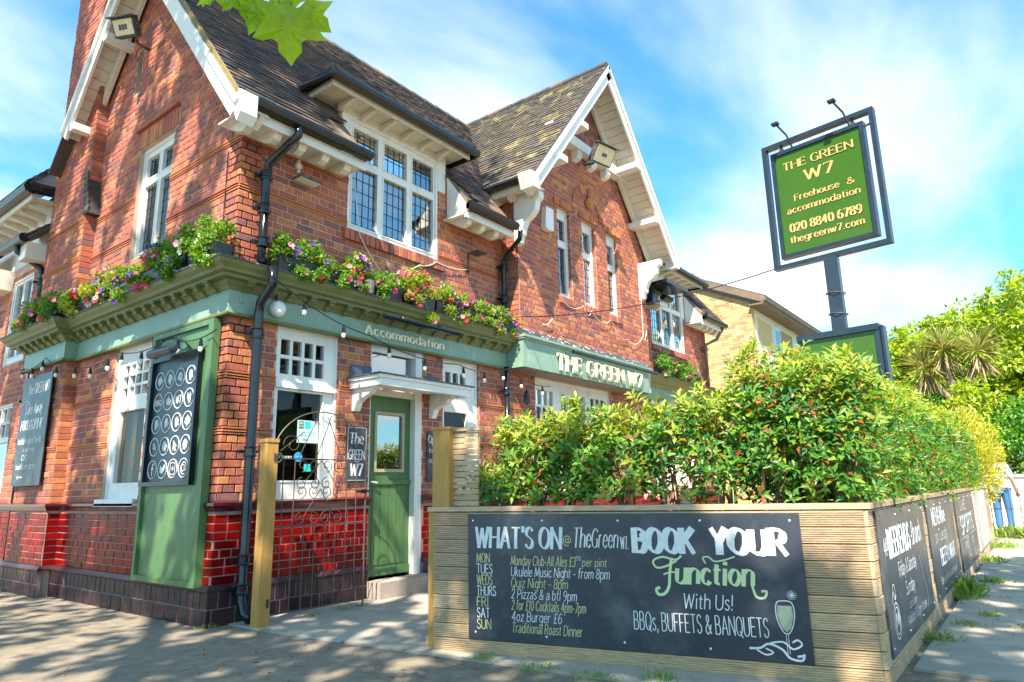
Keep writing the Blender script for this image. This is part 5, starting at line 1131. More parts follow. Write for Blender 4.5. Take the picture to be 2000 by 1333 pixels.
for (s_, zf, hh, wf, wt, st) in (("THE GREEN", .805, .088, .74, 1.25, 'serif'), ("W7", .655, .12, .30, 1.35, 'serif'), ("Freehouse", .50, .07, .47, 1.3, 'serif'), ("accommodation", .395, .07, .76, 1.3, 'serif'), ("020 8840 6789", .225, .09, .74, 1.45, 'serif'), ("thegreenw7.com", .125, .072, .76, 1.35, 'serif')):
    xx = ac - wf * aw / 2 - (.05 if s_ == 'Freehouse' else 0); zz_ = pb0 + zf * H_
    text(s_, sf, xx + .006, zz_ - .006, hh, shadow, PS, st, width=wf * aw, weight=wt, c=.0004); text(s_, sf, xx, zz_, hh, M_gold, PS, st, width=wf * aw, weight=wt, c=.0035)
text('&', sf, ac + .27 * aw, pb0 + .50 * H_, .062, M_gold, PS, width=.07, weight=1.3, c=.0035)
q = MB(); q.prism(WF, [(sc_.x - .06, sc_.y - .065), (sc_.x + .06, sc_.y - .065), (sc_.x + .06, sc_.y + .065), (sc_.x - .06, sc_.y + .065)], 0, z0s); part('post', q, M_signf, PS)
for (a, h) in ((.27, .16), (.78, .16)):
    q = MB(); x = SW_ * a; q.tube([SGF.p(x + .03, z1s - .14, .03), SGF.p(x, z1s + .02, .10), SGF.p(x - .05, z1s + .12, .22)], .010, 6); q.box(SGF, x - .09, x - .02, z1s + .11, z1s + .135, .19, .25); part('sign_light', q, M_signf, PS)
for a in (.18, .82): q = MB(); q.tube([SGF.p(SW_ * a, z1s - fwid, 0), SGF.p(SW_ * a, pb1, 0)], .012, 6); q.lathe(SGF.p(SW_ * a, z1s - .10, 0), SGF.w, [(.028, -.012), (.03, 0), (.028, .012)], 8); part('hanging_eye', q, M_lead, PS)
q = MB(); q.tube([SGF.p(SW_ - fwid, z1s - .16, 0), SGF.p(pa1, z1s - .17, 0)], .012, 6); part('hanging_eye', q, M_lead, PS)
q = MB()
for k in range(3): z = 3.0 - k * .22; q.tube([(sc_.x + .088 * math.cos(t), sc_.y + .093 * math.sin(t), z + .01 * math.sin(t)) for t in [2 * math.pi * j / 8 for j in range(8)]], .006, 5, closed=True)
part('cable_tie', q, M_lead, PS)
LS = thing('lower_sign_box', 'smaller green sign panel with black frame on the same post, half hidden by the hedge', 'sign', (3.9, -4.5, 1.9))
lo = V((4.00, -4.09, 0)); LF2 = Fr(lo, (-.10, -.80, 0)); LW = .78
q = MB(); q.box(LF2, .04, LW - .04, 1.7, 2.54, -.05, .04); part('panel', q, M_signg, LS)
q = MB(); q.box(LF2, 0, LW, 2.54, 2.60, -.07, .07); q.box(LF2, 0, .04, 1.7, 2.54, -.07, .06); q.box(LF2, LW - .04, LW, 1.7, 2.54, -.07, .06); q.box(LF2, LW + .005, LW + .03, 1.7, 2.58, -.07, .03); q.box(LF2, 0, LW, 1.64, 1.7, -.07, .07); part('frame', q, M_signf, LS)

# ================================================================== THINGS ON THE WALLS
def hb(name, fr, a0, a1, b0, b1, label, c=.03): return board(name, fr, a0, a1, b0, b1, label, c=c, screws=False)
C1, g1 = hb('wall_chalkboard', RF, 1.405, 1.69, 1.22, 1.82, 'small upright chalkboard reading The Green W7, left of the door', c=.02)
for r_ in ((1.42, 1.675, 1.80, 1.804), (1.42, 1.675, 1.236, 1.24), (1.42, 1.424, 1.24, 1.80), (1.671, 1.675, 1.24, 1.80)): q = MB(); q.box(g1, *r_, 0, .002); part('painted_border', q, M_chalk, C1)
T("The", g1, 1.445, 1.63, .11, M_chalk, C1, 'brush', width=.18, weight=1.4, slant=.1); T("GREEN", g1, 1.435, 1.46, .10, M_chalk, C1, width=.22, weight=1.0); T("W7", g1, 1.46, 1.29, .12, M_chalk, C1, 'brush', width=.16, weight=1.6, slant=.1)
curve('flourish', g1, [(1.50, 1.45), (1.55, 1.43), (1.60, 1.45)], .006, M_chalk, C1, c=.003)
C2, g2 = hb('wall_chalkboard', RF, 2.63, 2.88, 1.22, 1.82, 'small upright chalkboard right of the door, mostly behind the timber screen', c=.02)
T("Open", g2, 2.65, 1.68, .09, M_chalk, C2, 'brush', width=.19, weight=1.3); T("from", g2, 2.66, 1.56, .06, M_chalk, C2, width=.12, weight=1); T("noon", g2, 2.66, 1.44, .06, M_chalk, C2, width=.14, weight=1)
C3, g3 = hb('wall_chalkboard', LB, -4.70, -3.72, 1.27, 2.68, 'tall takeaway chalkboard on the chimney breast of the side wall', c=.05)
T("The", g3, -4.49, 2.44, .12, M_chalk, C3, 'brush', width=.17, weight=1.5); T("GREEN W7", g3, -4.27, 2.44, .13, M_chalk, C3, 'brush', width=.50, weight=1.8)
T("Take Away", g3, -4.51, 2.18, .13, M_chalk, C3, 'brush', width=.60, weight=1.5, slant=.05); curve('flourish', g3, [(-4.62, 2.32), (-4.5, 2.36), (-4.35, 2.30)], .01, M_chalk, C3, c=.003)
T("FOOD&DRINK", g3, -4.59, 1.98, .12, M_chalk, C3, 'brush', width=.74, weight=1.8); T("Available to enjoy at The Pub", g3, -4.63, 1.80, .075, M_chalk, C3, width=.80, weight=1.1)
T("or your Evening", g3, -4.41, 1.70, .05, M_chalk, C3, width=.4, weight=.9)
curve('flourish', g3, [(-4.43, 1.625), (-4.38, 1.66), (-4.32, 1.625), (-4.26, 1.59), (-4.21, 1.625), (-4.26, 1.66), (-4.32, 1.625), (-4.38, 1.59), (-4.43, 1.625)], .008, M_chalk, C3)
T("beautiful beer garden", g3, -4.59, 1.48, .07, M_chalk, C3, width=.68, weight=1.0); curve('drawn_arrow', g3, [(-4.5, 1.38), (-4.28, 1.38)], .012, M_chalk, C3); curve('drawn_arrow', g3, [(-4.46, 1.40), (-4.51, 1.38), (-4.46, 1.36)], .012, M_chalk, C3, c=.003)
# framed board of round icons
SBd = thing('framed_notice_board', 'black framed board of round white icons on the green side panel', 'notice board', LF.p(-.8, 1.25, .09))
q = MB(); q.box(LF, -1.22, -.34, 1.25, 2.45, .066, .080); part('board', q, mat('navy_board', [(.014, .026, .045), (.02, .034, .055)], .35, 3, .1), SBd)
q = MB()
for r_ in ((-1.26, -.30, 1.21, 1.25), (-1.26, -.30, 2.45, 2.49), (-1.26, -1.22, 1.25, 2.45), (-.34, -.30, 1.25, 2.45)): q.box(LF, *r_, .066, .118)
part('frame', q, M_black, SBd)
ic = LF.off(.0805)
M_icon = mat('icon_pale', [(.36, .48, .52), (.46, .58, .60)], .7, 30, .2)
for i in range(4):
    for j in range(5):
        cx_ = -1.10 + i * .205; cz = 1.37 + j * .222; r_ = .088
        q = MB(); q.tube([ic.p(cx_ + r_ * math.cos(t), cz + r_ * math.sin(t), .002) for t in [2 * math.pi * k / 20 for k in range(20)]], .005, 4, closed=True); part('icon_ring', q, M_chalk, SBd)
        def C_(pts, w=.012, c=.003, m=M_chalk): curve('icon', ic, [(cx_ + a, cz + b) for a, b in pts], w, m, SBd, c=c)
        def B_(pts, m=M_icon): q = MB(); q.add([ic.p(cx_ + a, cz + b, .0015) for a, b in pts], [tuple(range(len(pts)))]); part('icon', q, m, SBd)
        if j == 0 and i == 0: C_([(.03, .055), (.01, .05), (.0, .03), (0, -.06)], .018); C_([(-.025, .01), (.03, .01)], .014, .004)
        elif j == 0 and i == 1: B_([(-.05, -.03), (.0, -.045), (.04, -.01), (.055, .04), (.03, .045), (.015, .03), (-.01, .01), (-.05, .04)], M_chalk)
        elif j == 0 and i == 2: C_([(-.04, -.05), (.04, -.05), (.045, 0), (.04, .05), (-.04, .05), (-.045, 0), (-.04, -.05)], .007); B_([(.02 * math.cos(t), .02 * math.sin(t)) for t in [k * .78 for k in range(8)]])
        elif j == 0: C_([(.02, -.02), (.02, .02), (-.01, .03), (-.03, 0), (-.01, -.03), (.02, -.02), (.045, -.02), (.05, .03), (0, .055), (-.05, 0), (-.02, -.05), (.03, -.055)], .008)
        elif j == 1 and i == 0:
            for k, rr in enumerate((.025, .045, .065)): C_([(-.03 + rr * math.cos(t), -.03 + rr * math.sin(t)) for t in (0, .5, 1.0, 1.57)], .009, .003 + k * .0004)
        elif j == 1 and i == 2: B_([(-.03, -.06), (-.03, .05), (.045, -.01), (.015, -.015), (.03, -.055), (.01, -.06), (-.005, -.02)], M_chalk)
        elif j == 3 and i == 2: T("W7", ic, cx_ - .05, cz - .035, .07, M_chalk, SBd, width=.10, weight=1.6)
        elif j == 3 and i == 0: T("BBQ", ic, cx_ - .06, cz - .025, .05, M_chalk, SBd, width=.12, weight=1.6)
        else:
            B_([(math.cos(t) * random.uniform(.03, .062), math.sin(t) * random.uniform(.03, .062)) for t in [k * .52 for k in range(12)]])
            C_([(random.uniform(-.04, .04), -.05), (random.uniform(-.03, .03), 0), (random.uniform(-.04, .04), .05)], .01)
# lamps
def lampbar(name, fr, a0, a1, b, c, label, arms=2, r_=.03):
    th = thing(name, label, 'lamp', fr.p(a0, b, c)); q = MB(); q.tube([fr.p(a0, b, c), fr.p(a1, b, c)], r_, 8); part('tube', q, M_black, th)
    for k in range(arms): a = a0 + (a1 - a0) * (k + .5) / arms * 1.0; q = MB(); q.tube([fr.p(a, b, c), fr.p(a, b + .05, c - .02), fr.p(a, b + .07, .06)], .008, 5); part('bracket', q, M_black, th)
    return th
lampbar('strip_lamp', RF, 1.60, 2.84, 3.02, .36, 'black strip lamp over the Accommodation lettering')
lampbar('strip_lamp', RF, 5.25, 8.10, 3.13, .52, 'long strip lamp over the large sign lettering', r_=.028)
SL = thing('picture_lamp', 'black tubular picture lamp over the framed board on the side wall', 'lamp', LF.p(-.75, 2.52, .2))
q = MB(); q.tube([LF.p(-1.02, 2.50, .24), LF.p(-.56, 2.50, .24)], .045, 10); q.tube([LF.p(-.56, 2.50, .24), LF.p(-.50, 2.50, .24)], [.045, .025], 10); part('shade', q, M_signf, SL, smooth=False)
q = MB(); q.tube([LF.p(-.85, 2.54, .25), LF.p(-.83, 2.62, .22), LF.p(-.72, 2.65, .16), LF.p(-.62, 2.60, .10), LF.p(-.5, 2.5, .08), LF.p(-.42, 2.48, .05)], .010, 6); part('arm', q, M_black, SL)
GL_ = thing('globe_lamp', 'round cream bulkhead lamp beside the black downpipe on the fascia', 'lamp', (.47, -.15, 2.9))
q = MB(); q.lathe((.43, -.06, 2.90), (0, -1, .12), [(.06, 0), (.075, .03), (.082, .07), (.07, .10), (.05, .115), (.03, .12)], 18); part('globe', q, M_plastic, GL_, smooth=False); q = MB(); q.tube([(.43, -.10, 2.97), (.43, -.09, 3.08)], .016, 6); part('neck', q, M_black, GL_)
for (a, z, lab) in ((.56, 4.38, 'small silver LED floodlight on the brickwork below the left eaves'),):
    th = thing('wall_floodlight', lab, 'lamp', RF.p(a, z, .1)); q = MB(); q.box(RF, a, a + .27, z - .015, z + .01, .06, .20); part('housing', q, M_lead, th); q = MB(); q.box(RF, a + .01, a + .26, z - .020, z - .0155, .07, .19); part('lens', q, M_plastic, th); q = MB(); q.tube([RF.p(.70, 4.50, .02), RF.p(.74, 4.46, .03), RF.p(.73, 4.39, .06)], .006, 5); part('cable', q, M_black, th)
th = thing('junction_dome', 'white round junction box with two small domes under the eaves', 'fitting', RF.p(.64, 4.56, 0)); q = MB(); q.lathe(RF.p(.645, 4.56, 0.012), RF.w, [(.04, 0), (.04, .03), (.025, .045)], 12); part('dome', q, M_plastic, th)
for dz in (-.06, .055): q = MB(); q.lathe(RF.p(.645, 4.56 + dz, 0.012), RF.w, [(.018, 0), (.016, .03)], 8); part('gland', q, M_plastic, th)
th = thing('wall_floodlight', 'dark bracket lamp on the brick between the big window and the second downpipe', 'lamp', RF.p(3.4, 4.3, .1)); q = MB(); q.box(RF, 3.40, 3.60, 4.32, 4.34, .04, .22); part('housing', q, M_lead, th); q = MB(); q.tube([RF.p(3.42, 4.33, .02), RF.p(3.42, 4.12, .02)], .008, 5); part('cable', q, M_black, th); q = MB(); q.lathe(RF.p(3.42, 4.08, .01), RF.w, [(.03, 0), (.028, .03)], 8); part('junction_box', q, M_lead, th)
def flood(o_, fr, w, h, label, tilt):
    th = thing('floodlight', label, 'floodlight', o_); d = (fr.w * math.cos(tilt) - fr.v * math.sin(tilt)).normalized(); u = fr.u; v = u.cross(d); v = -v if v.z < 0 else v
    f_ = Fr(V(o_) + d * .0, u, v); 
    if f_.w.dot(d) < 0: f_ = Fr(V(o_), -u, v)
    q = MB(); q.box(f_, -w / 2, w / 2, -h / 2, h / 2, -.10, 0); q.box(f_, -w / 2 - .02, w / 2 + .02, h / 2, h / 2 + .015, -.08, .06); q.box(f_, -w * .3, w * .3, -h * .3, h * .3, -.16, -.10); part('housing', q, M_lead, th)
    q = MB(); q.box(f_, -w / 2 + .02, w / 2 - .02, -h / 2 + .02, h / 2 - .02, .001, .008); part('reflector', q, mat('lamp_lens', [(.62, .55, .35), (.7, .66, .5)], .15, 9, .3, coat=.5), th)
    q = MB()
    for k in range(3): q.box(f_, -.06 + k * .04, -.04 + k * .04 + .012, -.03, .03, .009, .012)
    part('led', q, M_lead, th)
    q = MB(); q.tube([f_.p(0, 0, -.12), V(o_) - fr.w * .25 + V((0, 0, -.05)), V(o_) - fr.w * .46], .018, 6); part('bracket', q, M_lead, th)
flood((6.05, -.80, 6.62), Fr((0, 0, 0), (1, -.2, 0)), .46, .32, 'black floodlight fixed to the white beam of the street gable', .55)
flood((-.40, 2.22, 6.74), Fr((0, 0, 0), (.45, -.9, 0)), .30, .22, 'black floodlight high on the left gable wall', .5)
AB = thing('alarm_box', 'white burglar alarm box on the bay left of its narrow windows', 'alarm box', BF.p(4.9, 5.05, 0)); q = MB(); q.prism(BF, [(4.80, 5.06), (4.86, 5.02), (5.02, 5.04), (5.03, 5.40), (4.83, 5.40)], .01, .10); part('cover', q, M_plastic, AB)
# string lights
def catenary(pts, sag, n=10):
    o = []
    for a, b in zip(pts[:-1], pts[1:]):
        a, b = V(a), V(b)
        for i in range(n): t = i / n; o.append(a.lerp(b, t) - V((0, 0, sag * 4 * t * (1 - t))))
    o.append(V(pts[-1])); return o
def bulbs(name, pts, sag, per, label, drop=.06):
    th = thing(name, label, 'string lights', pts[0]); P_ = catenary(pts, sag); q = MB(); q.tube(P_, .006, 5); part('cable', q, M_black, th)
    L = 0; nxt = per * .6
    for a, b in zip(P_[:-1], P_[1:]):
        L += (b - a).length
        if L > nxt:
            nxt += per; q = MB(); q.lathe(b, (0, 0, -1), [(.006, 0), (.014, .02), (.022, .07), (.020, .08)], 8); ho = part('holder', q, M_black, th); q = MB(); q.lathe(b - V((0, 0, .078)), (0, 0, -1), [(.012, 0), (.024, .022), (.020, .045), (.008, .058)], 8); part('bulb', q, mat('bulb_glass', [(.85, .82, .72), (.9, .88, .8)], .1, 5, coat=.6), ho)
bulbs('string_lights', [LF.p(-.0, 2.62, .12), LF.p(-.9, 2.68, .12), LF.p(-2.1, 2.70, .12), LF.p(-3.2, 2.66, .14), LF.p(-3.9, 2.86, .24), LF.p(-4.9, 2.86, .2)], .07, .42, 'black festoon string with bulbs draped along the side wall fascia')
bulbs('string_lights', [(.18, -.40, 3.12), (1.42, -.36, 2.76), (2.6, -.56, 2.58), (3.9, -.3, 2.72), (5.0, -.25, 2.6)], .07, .55, 'black festoon string with bulbs sloping from the corner across the door')
th = thing('overhead_cable', 'thin black cable running from the hanging sign to the pub wall', 'cable', (4.1, -3.9, 3.42)); q = MB(); q.tube(catenary([(4.1, -3.93, 3.42), (6.6, -.32, 4.18), (4.1, -.32, 3.45)][:1] + [(4.15, -.33, 3.50)], .14), .006, 5); q.tube(catenary([(4.15, -.33, 3.50), (3.0, -.2, 3.36)], .02), .006, 5); part('cable', q, M_black, th)
th = thing('draped_cable', 'pale cable looping under the narrow windows of the bay', 'cable', BF.p(5.3, 4.0, .05)); q = MB(); q.tube(catenary([BF.p(5.2, 4.05, .03), BF.p(5.9, 4.02, .05), BF.p(6.15, 3.98, .05), BF.p(6.8, 3.95, .05), BF.p(7.4, 3.70, .04), BF.p(8.0, 3.85, .04), BF.p(8.2, 4.0, .03)], .12), .0045, 5); part('cable', q, M_plastic, th); q = MB(); q.tube([BF.p(8.05, 3.85, .03), BF.p(8.06, 5.2, .03)], .006, 5); part('cable', q, M_plastic, th)
q = MB(); q.tube(catenary([BF.p(4.75, 3.50, .03), BF.p(4.95, 3.62, .06), BF.p(5.3, 3.42, .04)], .04), .006, 5); part('cable', q, M_plastic, th)
th = thing('draped_cable', 'pale cable hanging under the big upper window behind the flowers', 'cable', RF.p(1.5, 4.0, .05)); q = MB(); q.tube(catenary([RF.p(1.42, 4.6, .02), RF.p(1.48, 4.0, .06), RF.p(1.86, 3.62, .05), RF.p(2.45, 3.9, .06), RF.p(2.75, 4.02, .05), RF.p(3.4, 4.08, .03)], .03), .006, 5); part('cable', q, M_cream, th)
th = thing('draped_cable', 'pale cable sagging under the far upper window', 'cable', RF.p(9.3, 3.8, .05)); q = MB(); q.tube(catenary([RF.p(9.2, 3.95, .05), RF.p(10.9, 3.75, .05)], .30), .007, 5); part('cable', q, M_plastic, th)
th = thing('wall_lamp', 'lantern lamp on a bracket at the right edge of the bay', 'lamp', (8.4, -.5, 4.9)); q = MB(); q.prism(WF, [(8.35, -.75), (9.35, -.75), (9.25, -.35), (8.40, -.35)], 4.93, 5.0); q.box(WF, 8.32, 8.42, -.45, -.30, 4.55, 5.0); part('hood', q, M_black, th)
th = thing('pendant_lantern', 'small black lantern by the lower wall right of the second downpipe', 'lamp', (4.5, -.1, 2.3)); q = MB(); q.lathe((4.55, -.14, 2.52), (0, 0, -1), [(.01, 0), (.04, .06), (.055, .2), (.02, .22)], 8); part('lantern', q, M_black, th)
# window stickers
WS = thing('window_poster', 'pale food delivery poster stuck inside the front window', 'poster', RF.p(.9, 1.6, -.078))
fs = RF.off(-.080); q = MB(); q.box(fs, .86, 1.115, 1.62, 1.85, 0, .001); part('sheet', q, mat('pale_poster', [(.50, .72, .72), (.55, .76, .76)], .5, 3, .05), WS)
q = MB(); q.box(fs, .875, .935, 1.765, 1.84, .002, .0025); part('print_block', q, mat('dark_green_print', [(.03, .14, .10)] * 2, .5), WS); q = MB(); q.box(fs, .95, 1.02, 1.765, 1.84, .002, .0025); part('print_block', q, mat('turquoise_print', [(.02, .55, .55)] * 2, .5), WS)
T("Uber", fs, .88, 1.81, .022, M_chalk, WS, width=.05, weight=1.6, c=.004); T("Eats", fs, .88, 1.78, .022, M_chalkg, WS, width=.05, weight=1.6, c=.004); T("Order online", fs, .88, 1.72, .018, M_signf, WS, width=.2, weight=1.2, c=.003); T("delivered to your door", fs, .88, 1.69, .014, M_signf, WS, width=.2, weight=1.2, c=.003); T("app", fs, .93, 1.645, .02, M_signf, WS, width=.06, weight=1.6, c=.003)
BT = thing('window_decal', 'white round BT Sport decal on the front window glass', 'decal', RF.p(.65, 1.45, -.078))
q = MB(); q.tube([fs.p(.655 + .045 * math.cos(t), 1.465 + .045 * math.sin(t), .002) for t in [2 * math.pi * k / 18 for k in range(18)]], .004, 4, closed=True); part('ring', q, M_chalk, BT); T("BT", fs, .632, 1.45, .03, M_chalk, BT, width=.045, weight=1.8); T("SPORT", fs, .71, 1.452, .028, M_chalk, BT, width=.10, weight=1.8)
ST = thing('window_sticker', 'round blue sticker on the front window glass', 'sticker', RF.p(.88, 1.46, -.078)); q = MB(); q.lathe(fs.p(.885, 1.475, .0), fs.w, [(.05, 0), (.05, .002)], 16); part('disc', q, mat('bright_blue_print', [(.02, .30, .60), (.03, .36, .66)], .4), ST); T("we are here", fs, .85, 1.475, .012, M_chalk, ST, width=.07, weight=1.4, c=.004)
ST = thing('window_sticker', 'square turquoise sticker low on the front window glass', 'sticker', RF.p(1.0, 1.35, -.078)); q = MB(); q.box(fs, .96, 1.045, 1.33, 1.405, 0, .002); part('sheet', q, MATS['turquoise_print'], ST); T("?", fs, 0, 0, 1, M_chalk, ST) if False else T("Z", fs, .985, 1.35, .035, M_chalk, ST, width=.03, weight=1.4, c=.003) if False else None
# interior lamps seen through the windows
for (x, y, z, lab) in ((.62, 1.0, 2.05, 'amber hanging lamp behind the front window'), (.35, 2.1, 1.75, 'amber lamp seen through the side window, upper'), (.5, 2.2, 1.55, 'amber lamp seen through the side window, lower')):
    th = thing('pendant_lamp', lab, 'lamp', (x, y, z)); q = MB(); q.lathe((x, y, z), (0, 0, 1), [(.03, -.06), (.05, 0), (.03, .06)], 8); part('shade', q, M_lamp, th); q = MB(); q.tube([(x, y, z + .06), (x, y, 2.95)], .004, 4); part('flex', q, M_black, th)

# ================================================================== GATE
GT = thing('iron_gate', 'open wrought iron gate with scrollwork in front of the red dado', 'gate', (.30, -.37, 0))
GF = Fr((0, -.37, 0), (1, 0, .0)); r_ = .0065
gx0, gx1 = .30, 1.395
q = MB()
for z in (.08, .82, 1.43): q.tube([GF.p(gx0, z), GF.p(gx1, z)], r_, 5)
q.tube([GF.p(gx0, .08), GF.p(gx0, 1.43)], r_ * 1.3, 5); q.tube([GF.p(gx1, .03), GF.p(gx1, 1.43)], r_ * 1.3, 5); q.tube([GF.p(gx0 + (gx1 - gx0) / 2 * (1 - math.cos(t)), 1.43 + .46 * math.sin(t)) for t in [math.pi * k / 20 for k in range(21)]], r_, 5)
part('gate_frame', q, M_iron, GT)
for k in range(1, 9):
    x = gx0 + (gx1 - gx0) * k / 9
    if k in (3, 4, 5, 6):
        q = MB(); q.tube([GF.p(x, .08), GF.p(x, .82)], r_ * .8, 5); part('rail', q, M_iron, GT)
    else: q = MB(); q.tube([GF.p(x, .08), GF.p(x, 1.43)], r_ * .8, 5); part('rail', q, M_iron, GT)
def scroll(cx_, cz, R0, turns, start, sgn): return [GF.p(cx_ + sgn * R0 * (1 - .75 * k / 20) * math.cos(start + turns * 2 * math.pi * k / 20), cz + R0 * (1 - .75 * k / 20) * math.sin(start + turns * 2 * math.pi * k / 20), .008) for k in range(21)]
for (cx_, cz, R0, tn, s0, sg) in [(.62 + i * .14, z, .062, 1.2, (math.pi / 2 if up else -math.pi / 2), (-1) ** i) for z, up in ((.88, 1), (1.13, 0), (1.20, 1), (1.37, 0)) for i in range(4)] + [(.50, 1.56, .10, 1.1, 0, -1), (1.16, 1.56, .10, 1.1, 0, 1)]:
    q = MB(); q.tube(scroll(cx_, cz, R0, tn, s0, sg), .0045, 4); part('scroll', q, M_iron, GT)
for pts in (((.66, .90), (.84, 1.15)), ((1.0, .90), (.84, 1.15)), ((.66, 1.22), (.84, 1.42)), ((1.0, 1.22), (.84, 1.42)), ((.58, 1.44), (.78, 1.84)), ((1.08, 1.44), (.90, 1.84)), ((.78, 1.44), (.94, 1.86)), ((.38, 1.50), (.62, 1.68)), ((1.02, 1.10), (1.17, 1.43))):
    q = MB(); q.tube([GF.p(*pts[0], .0), GF.p(*pts[1], .0)], .0045, 4); part('bar', q, M_iron, GT)
q = MB(); q.tube([GF.p(1.28, 1.12, .01), GF.p(1.44, 1.12, .01)], .013, 6); q.box(GF, 1.33, 1.38, 1.10, 1.14, 0, .03); part('latch', q, M_black, GT)
GP = thing('gate_post', 'square varnished timber gate post beside the black downpipe', 'post', (.24, -.42, 0)); q = MB(); q.prism(WF, [(.18, -.47), (.29, -.47), (.29, -.36), (.18, -.36)], 0, 1.565); part('post', q, M_post, GP); q = MB(); q.prism(WF, [(.173, -.477), (.297, -.477), (.297, -.353), (.173, -.353)], 1.567, 1.60); part('cap', q, M_post, GP)
for z in (.16, 1.40): q = MB(); q.box(Fr((0, -.47, 0), (1, 0, 0)), .25, .275, z, z + .07, 0, .008); q.lathe((.2625, -.478, z + .02), (0, -1, 0), [(.006, 0), (.006, .006)], 6); q.lathe((.2625, -.478, z + .05), (0, -1, 0), [(.006, 0), (.006, .006)], 6); part('hinge_plate', q, M_iron, GP)

# ================================================================== FLOWER TROUGHS
def fmesh(col, dark):
    q = MB(); k = 10; vs = [(0, 0, -.012)]
    for i in range(k):
        a = 2 * math.pi * i / k; r0 = .034 if i % 2 else .028; vs.append((r0 * math.cos(a), r0 * math.sin(a), .004 if i % 2 else -.002))
    q.add(vs, [(0, i + 1, (i + 1) % k + 1) for i in range(k)]); return q.mesh('flower', M_fl[col])
FM = {c: fmesh(c, None) for c in M_fl}
def trough(fr, a0, a1, zb, c, label, cols, n_fl, dens=1.0, tint=0.2, hang=.10, tall=.24, lsz=.042):
    o = fr.p((a0 + a1) / 2, zb, c); th = thing('flower_trough', label, 'flower trough', o, 'flower troughs on the cornice ledge'); L = a1 - a0
    q = MB(); q.prism(Fr(fr.p(0, 0, 0), fr.w, (0, 0, 1)), [(c - .07, zb), (c + .07, zb), (c + .09, zb + .16), (c + .10, zb + .165), (c - .09, zb + .165), (c - .08, zb + .15)], -a0, -a1); part('trough', q, M_trough, th)
    nc = max(4, int(L * 17)); cc = []
    for k in range(nc): cc.append((random.uniform(a0 - .02, a1 + .02), zb + .17 + random.uniform(-.02, tall * .6), c + random.uniform(-.06, .10), random.uniform(.08, .15)))
    for k in range(int(nc * .45)): cc.append((random.uniform(a0, a1), zb + random.uniform(-hang * .4, .14), c + random.uniform(.10, .16), random.uniform(.05, .09)))
    n_ = int(150 * dens); P = []
    for a, b, w_, r_ in cc: P.append(np.array(fr.p(a, b, w_)) + rdir(n_) * (rng.random((n_, 1)) ** .5) * r_ * np.array([1.1, 1.1, 1.0]))
    P = np.concatenate(P); n = len(P); D = rdir(n) + [0, 0, .5]; Ls = rng.uniform(.7, 1.3, n) * lsz
    me = leafmesh('foliage', P, D, rdir(n) * .7 + [0, 0, 1], Ls, Ls * .65, M_leafp, tint=np.clip(rng.normal(tint, .2, n), 0, 1), org=WP[th]); fo = link('foliage', me, th, WP[th]); fo['kind'] = 'stuff'
    q = MB()
    for k in range(int(nc * 1.3)):
        a, b, w_, r_ = random.choice(cc); p = fr.p(a, zb + .15, c); e = fr.p(a + random.uniform(-.1, .1), b + r_ + random.uniform(0, .05), w_); q.tube([p, p.lerp(e, .6) + V((0, 0, .02)), e], .002, 3)
    so__ = part('stems', q, M_leafp, th, kind='stuff', fix=False)
    for k in range(int(n_fl * 1.15)):
        a, b, w_, r_ = random.choice(cc); e = V((random.gauss(0, 1), random.gauss(0, 1), random.gauss(0, 1))) + fr.w * 1.6; e.normalize()
        p = fr.p(a, b, w_) + e * r_ * 1.02; nrm = (e * .6 + (CAMP - p).normalized() * .3 + V((0, 0, .25)) + fr.w * .3).normalized(); col = random.choice(cols)
        o_ = link('flower', FM[col], th, p, nrm.to_track_quat('Z', 'Y').to_euler()); s_ = random.uniform(.8, 1.25); o_.scale = (s_, s_, s_)
ZT = 3.262
trough(RF, .33, .86, ZT, .17, 'black trough nearest the corner downpipe, white-flecked petunias', ['red', 'pink', 'purple'], 10, tall=.34, dens=1.3)
trough(RF, .90, 1.42, ZT, .17, 'trough of pink and purple petunias below the big window', ['magenta', 'red', 'purple', 'pink', 'pink'], 20, tall=.36, tint=.25)
trough(RF, 1.50, 1.98, ZT, .17, 'trough with low foliage around an old terracotta pot, below the window', ['pink', 'white', 'magenta'], 6, tall=.14, dens=.6)
trough(RF, 2.02, 2.52, ZT, .17, 'yellow-green trailing trough with red and magenta blooms over the strip lamp', ['red', 'magenta', 'pink', 'magenta'], 20, tall=.36, tint=.7, hang=.35)
trough(RF, 2.56, 3.04, ZT, .17, 'trough of mixed magenta petunias, fifth from the corner', ['magenta', 'purple', 'pink', 'red'], 18, tall=.22, tint=.4)
trough(RF, 3.08, 3.56, ZT, .17, 'trough of pale pink petunias, sixth from the corner', ['pink', 'magenta', 'purple'], 16, tall=.22, tint=.4)
trough(RF, 3.60, 4.14, ZT, .17, 'trough of small pink flowers beside the second downpipe', ['pink', 'purple', 'magenta'], 16, tall=.20, tint=.35)
lc = [('white', 'white', 'pink'), ('purple', 'purple', 'pink'), ('magenta', 'red', 'pink', 'purple'), ('red', 'magenta', 'pink', 'purple'), ('purple', 'white', 'pink', 'magenta'), ('magenta', 'red', 'violet'), ('red', 'pink')]
ll = ['bushy trough at the corner of the side wall with white petunias', 'tall bushy trough with dark purple petunias, second from the corner on the side wall', 'side wall trough with pink and purple blooms under the gable window', 'side wall trough with crimson blooms hanging low', 'side wall trough with sparse flowers beside the chimney breast', 'bright lime-green trough at the foot of the chimney breast', 'dark trough at the left end of the chimney breast']
yy = -.12
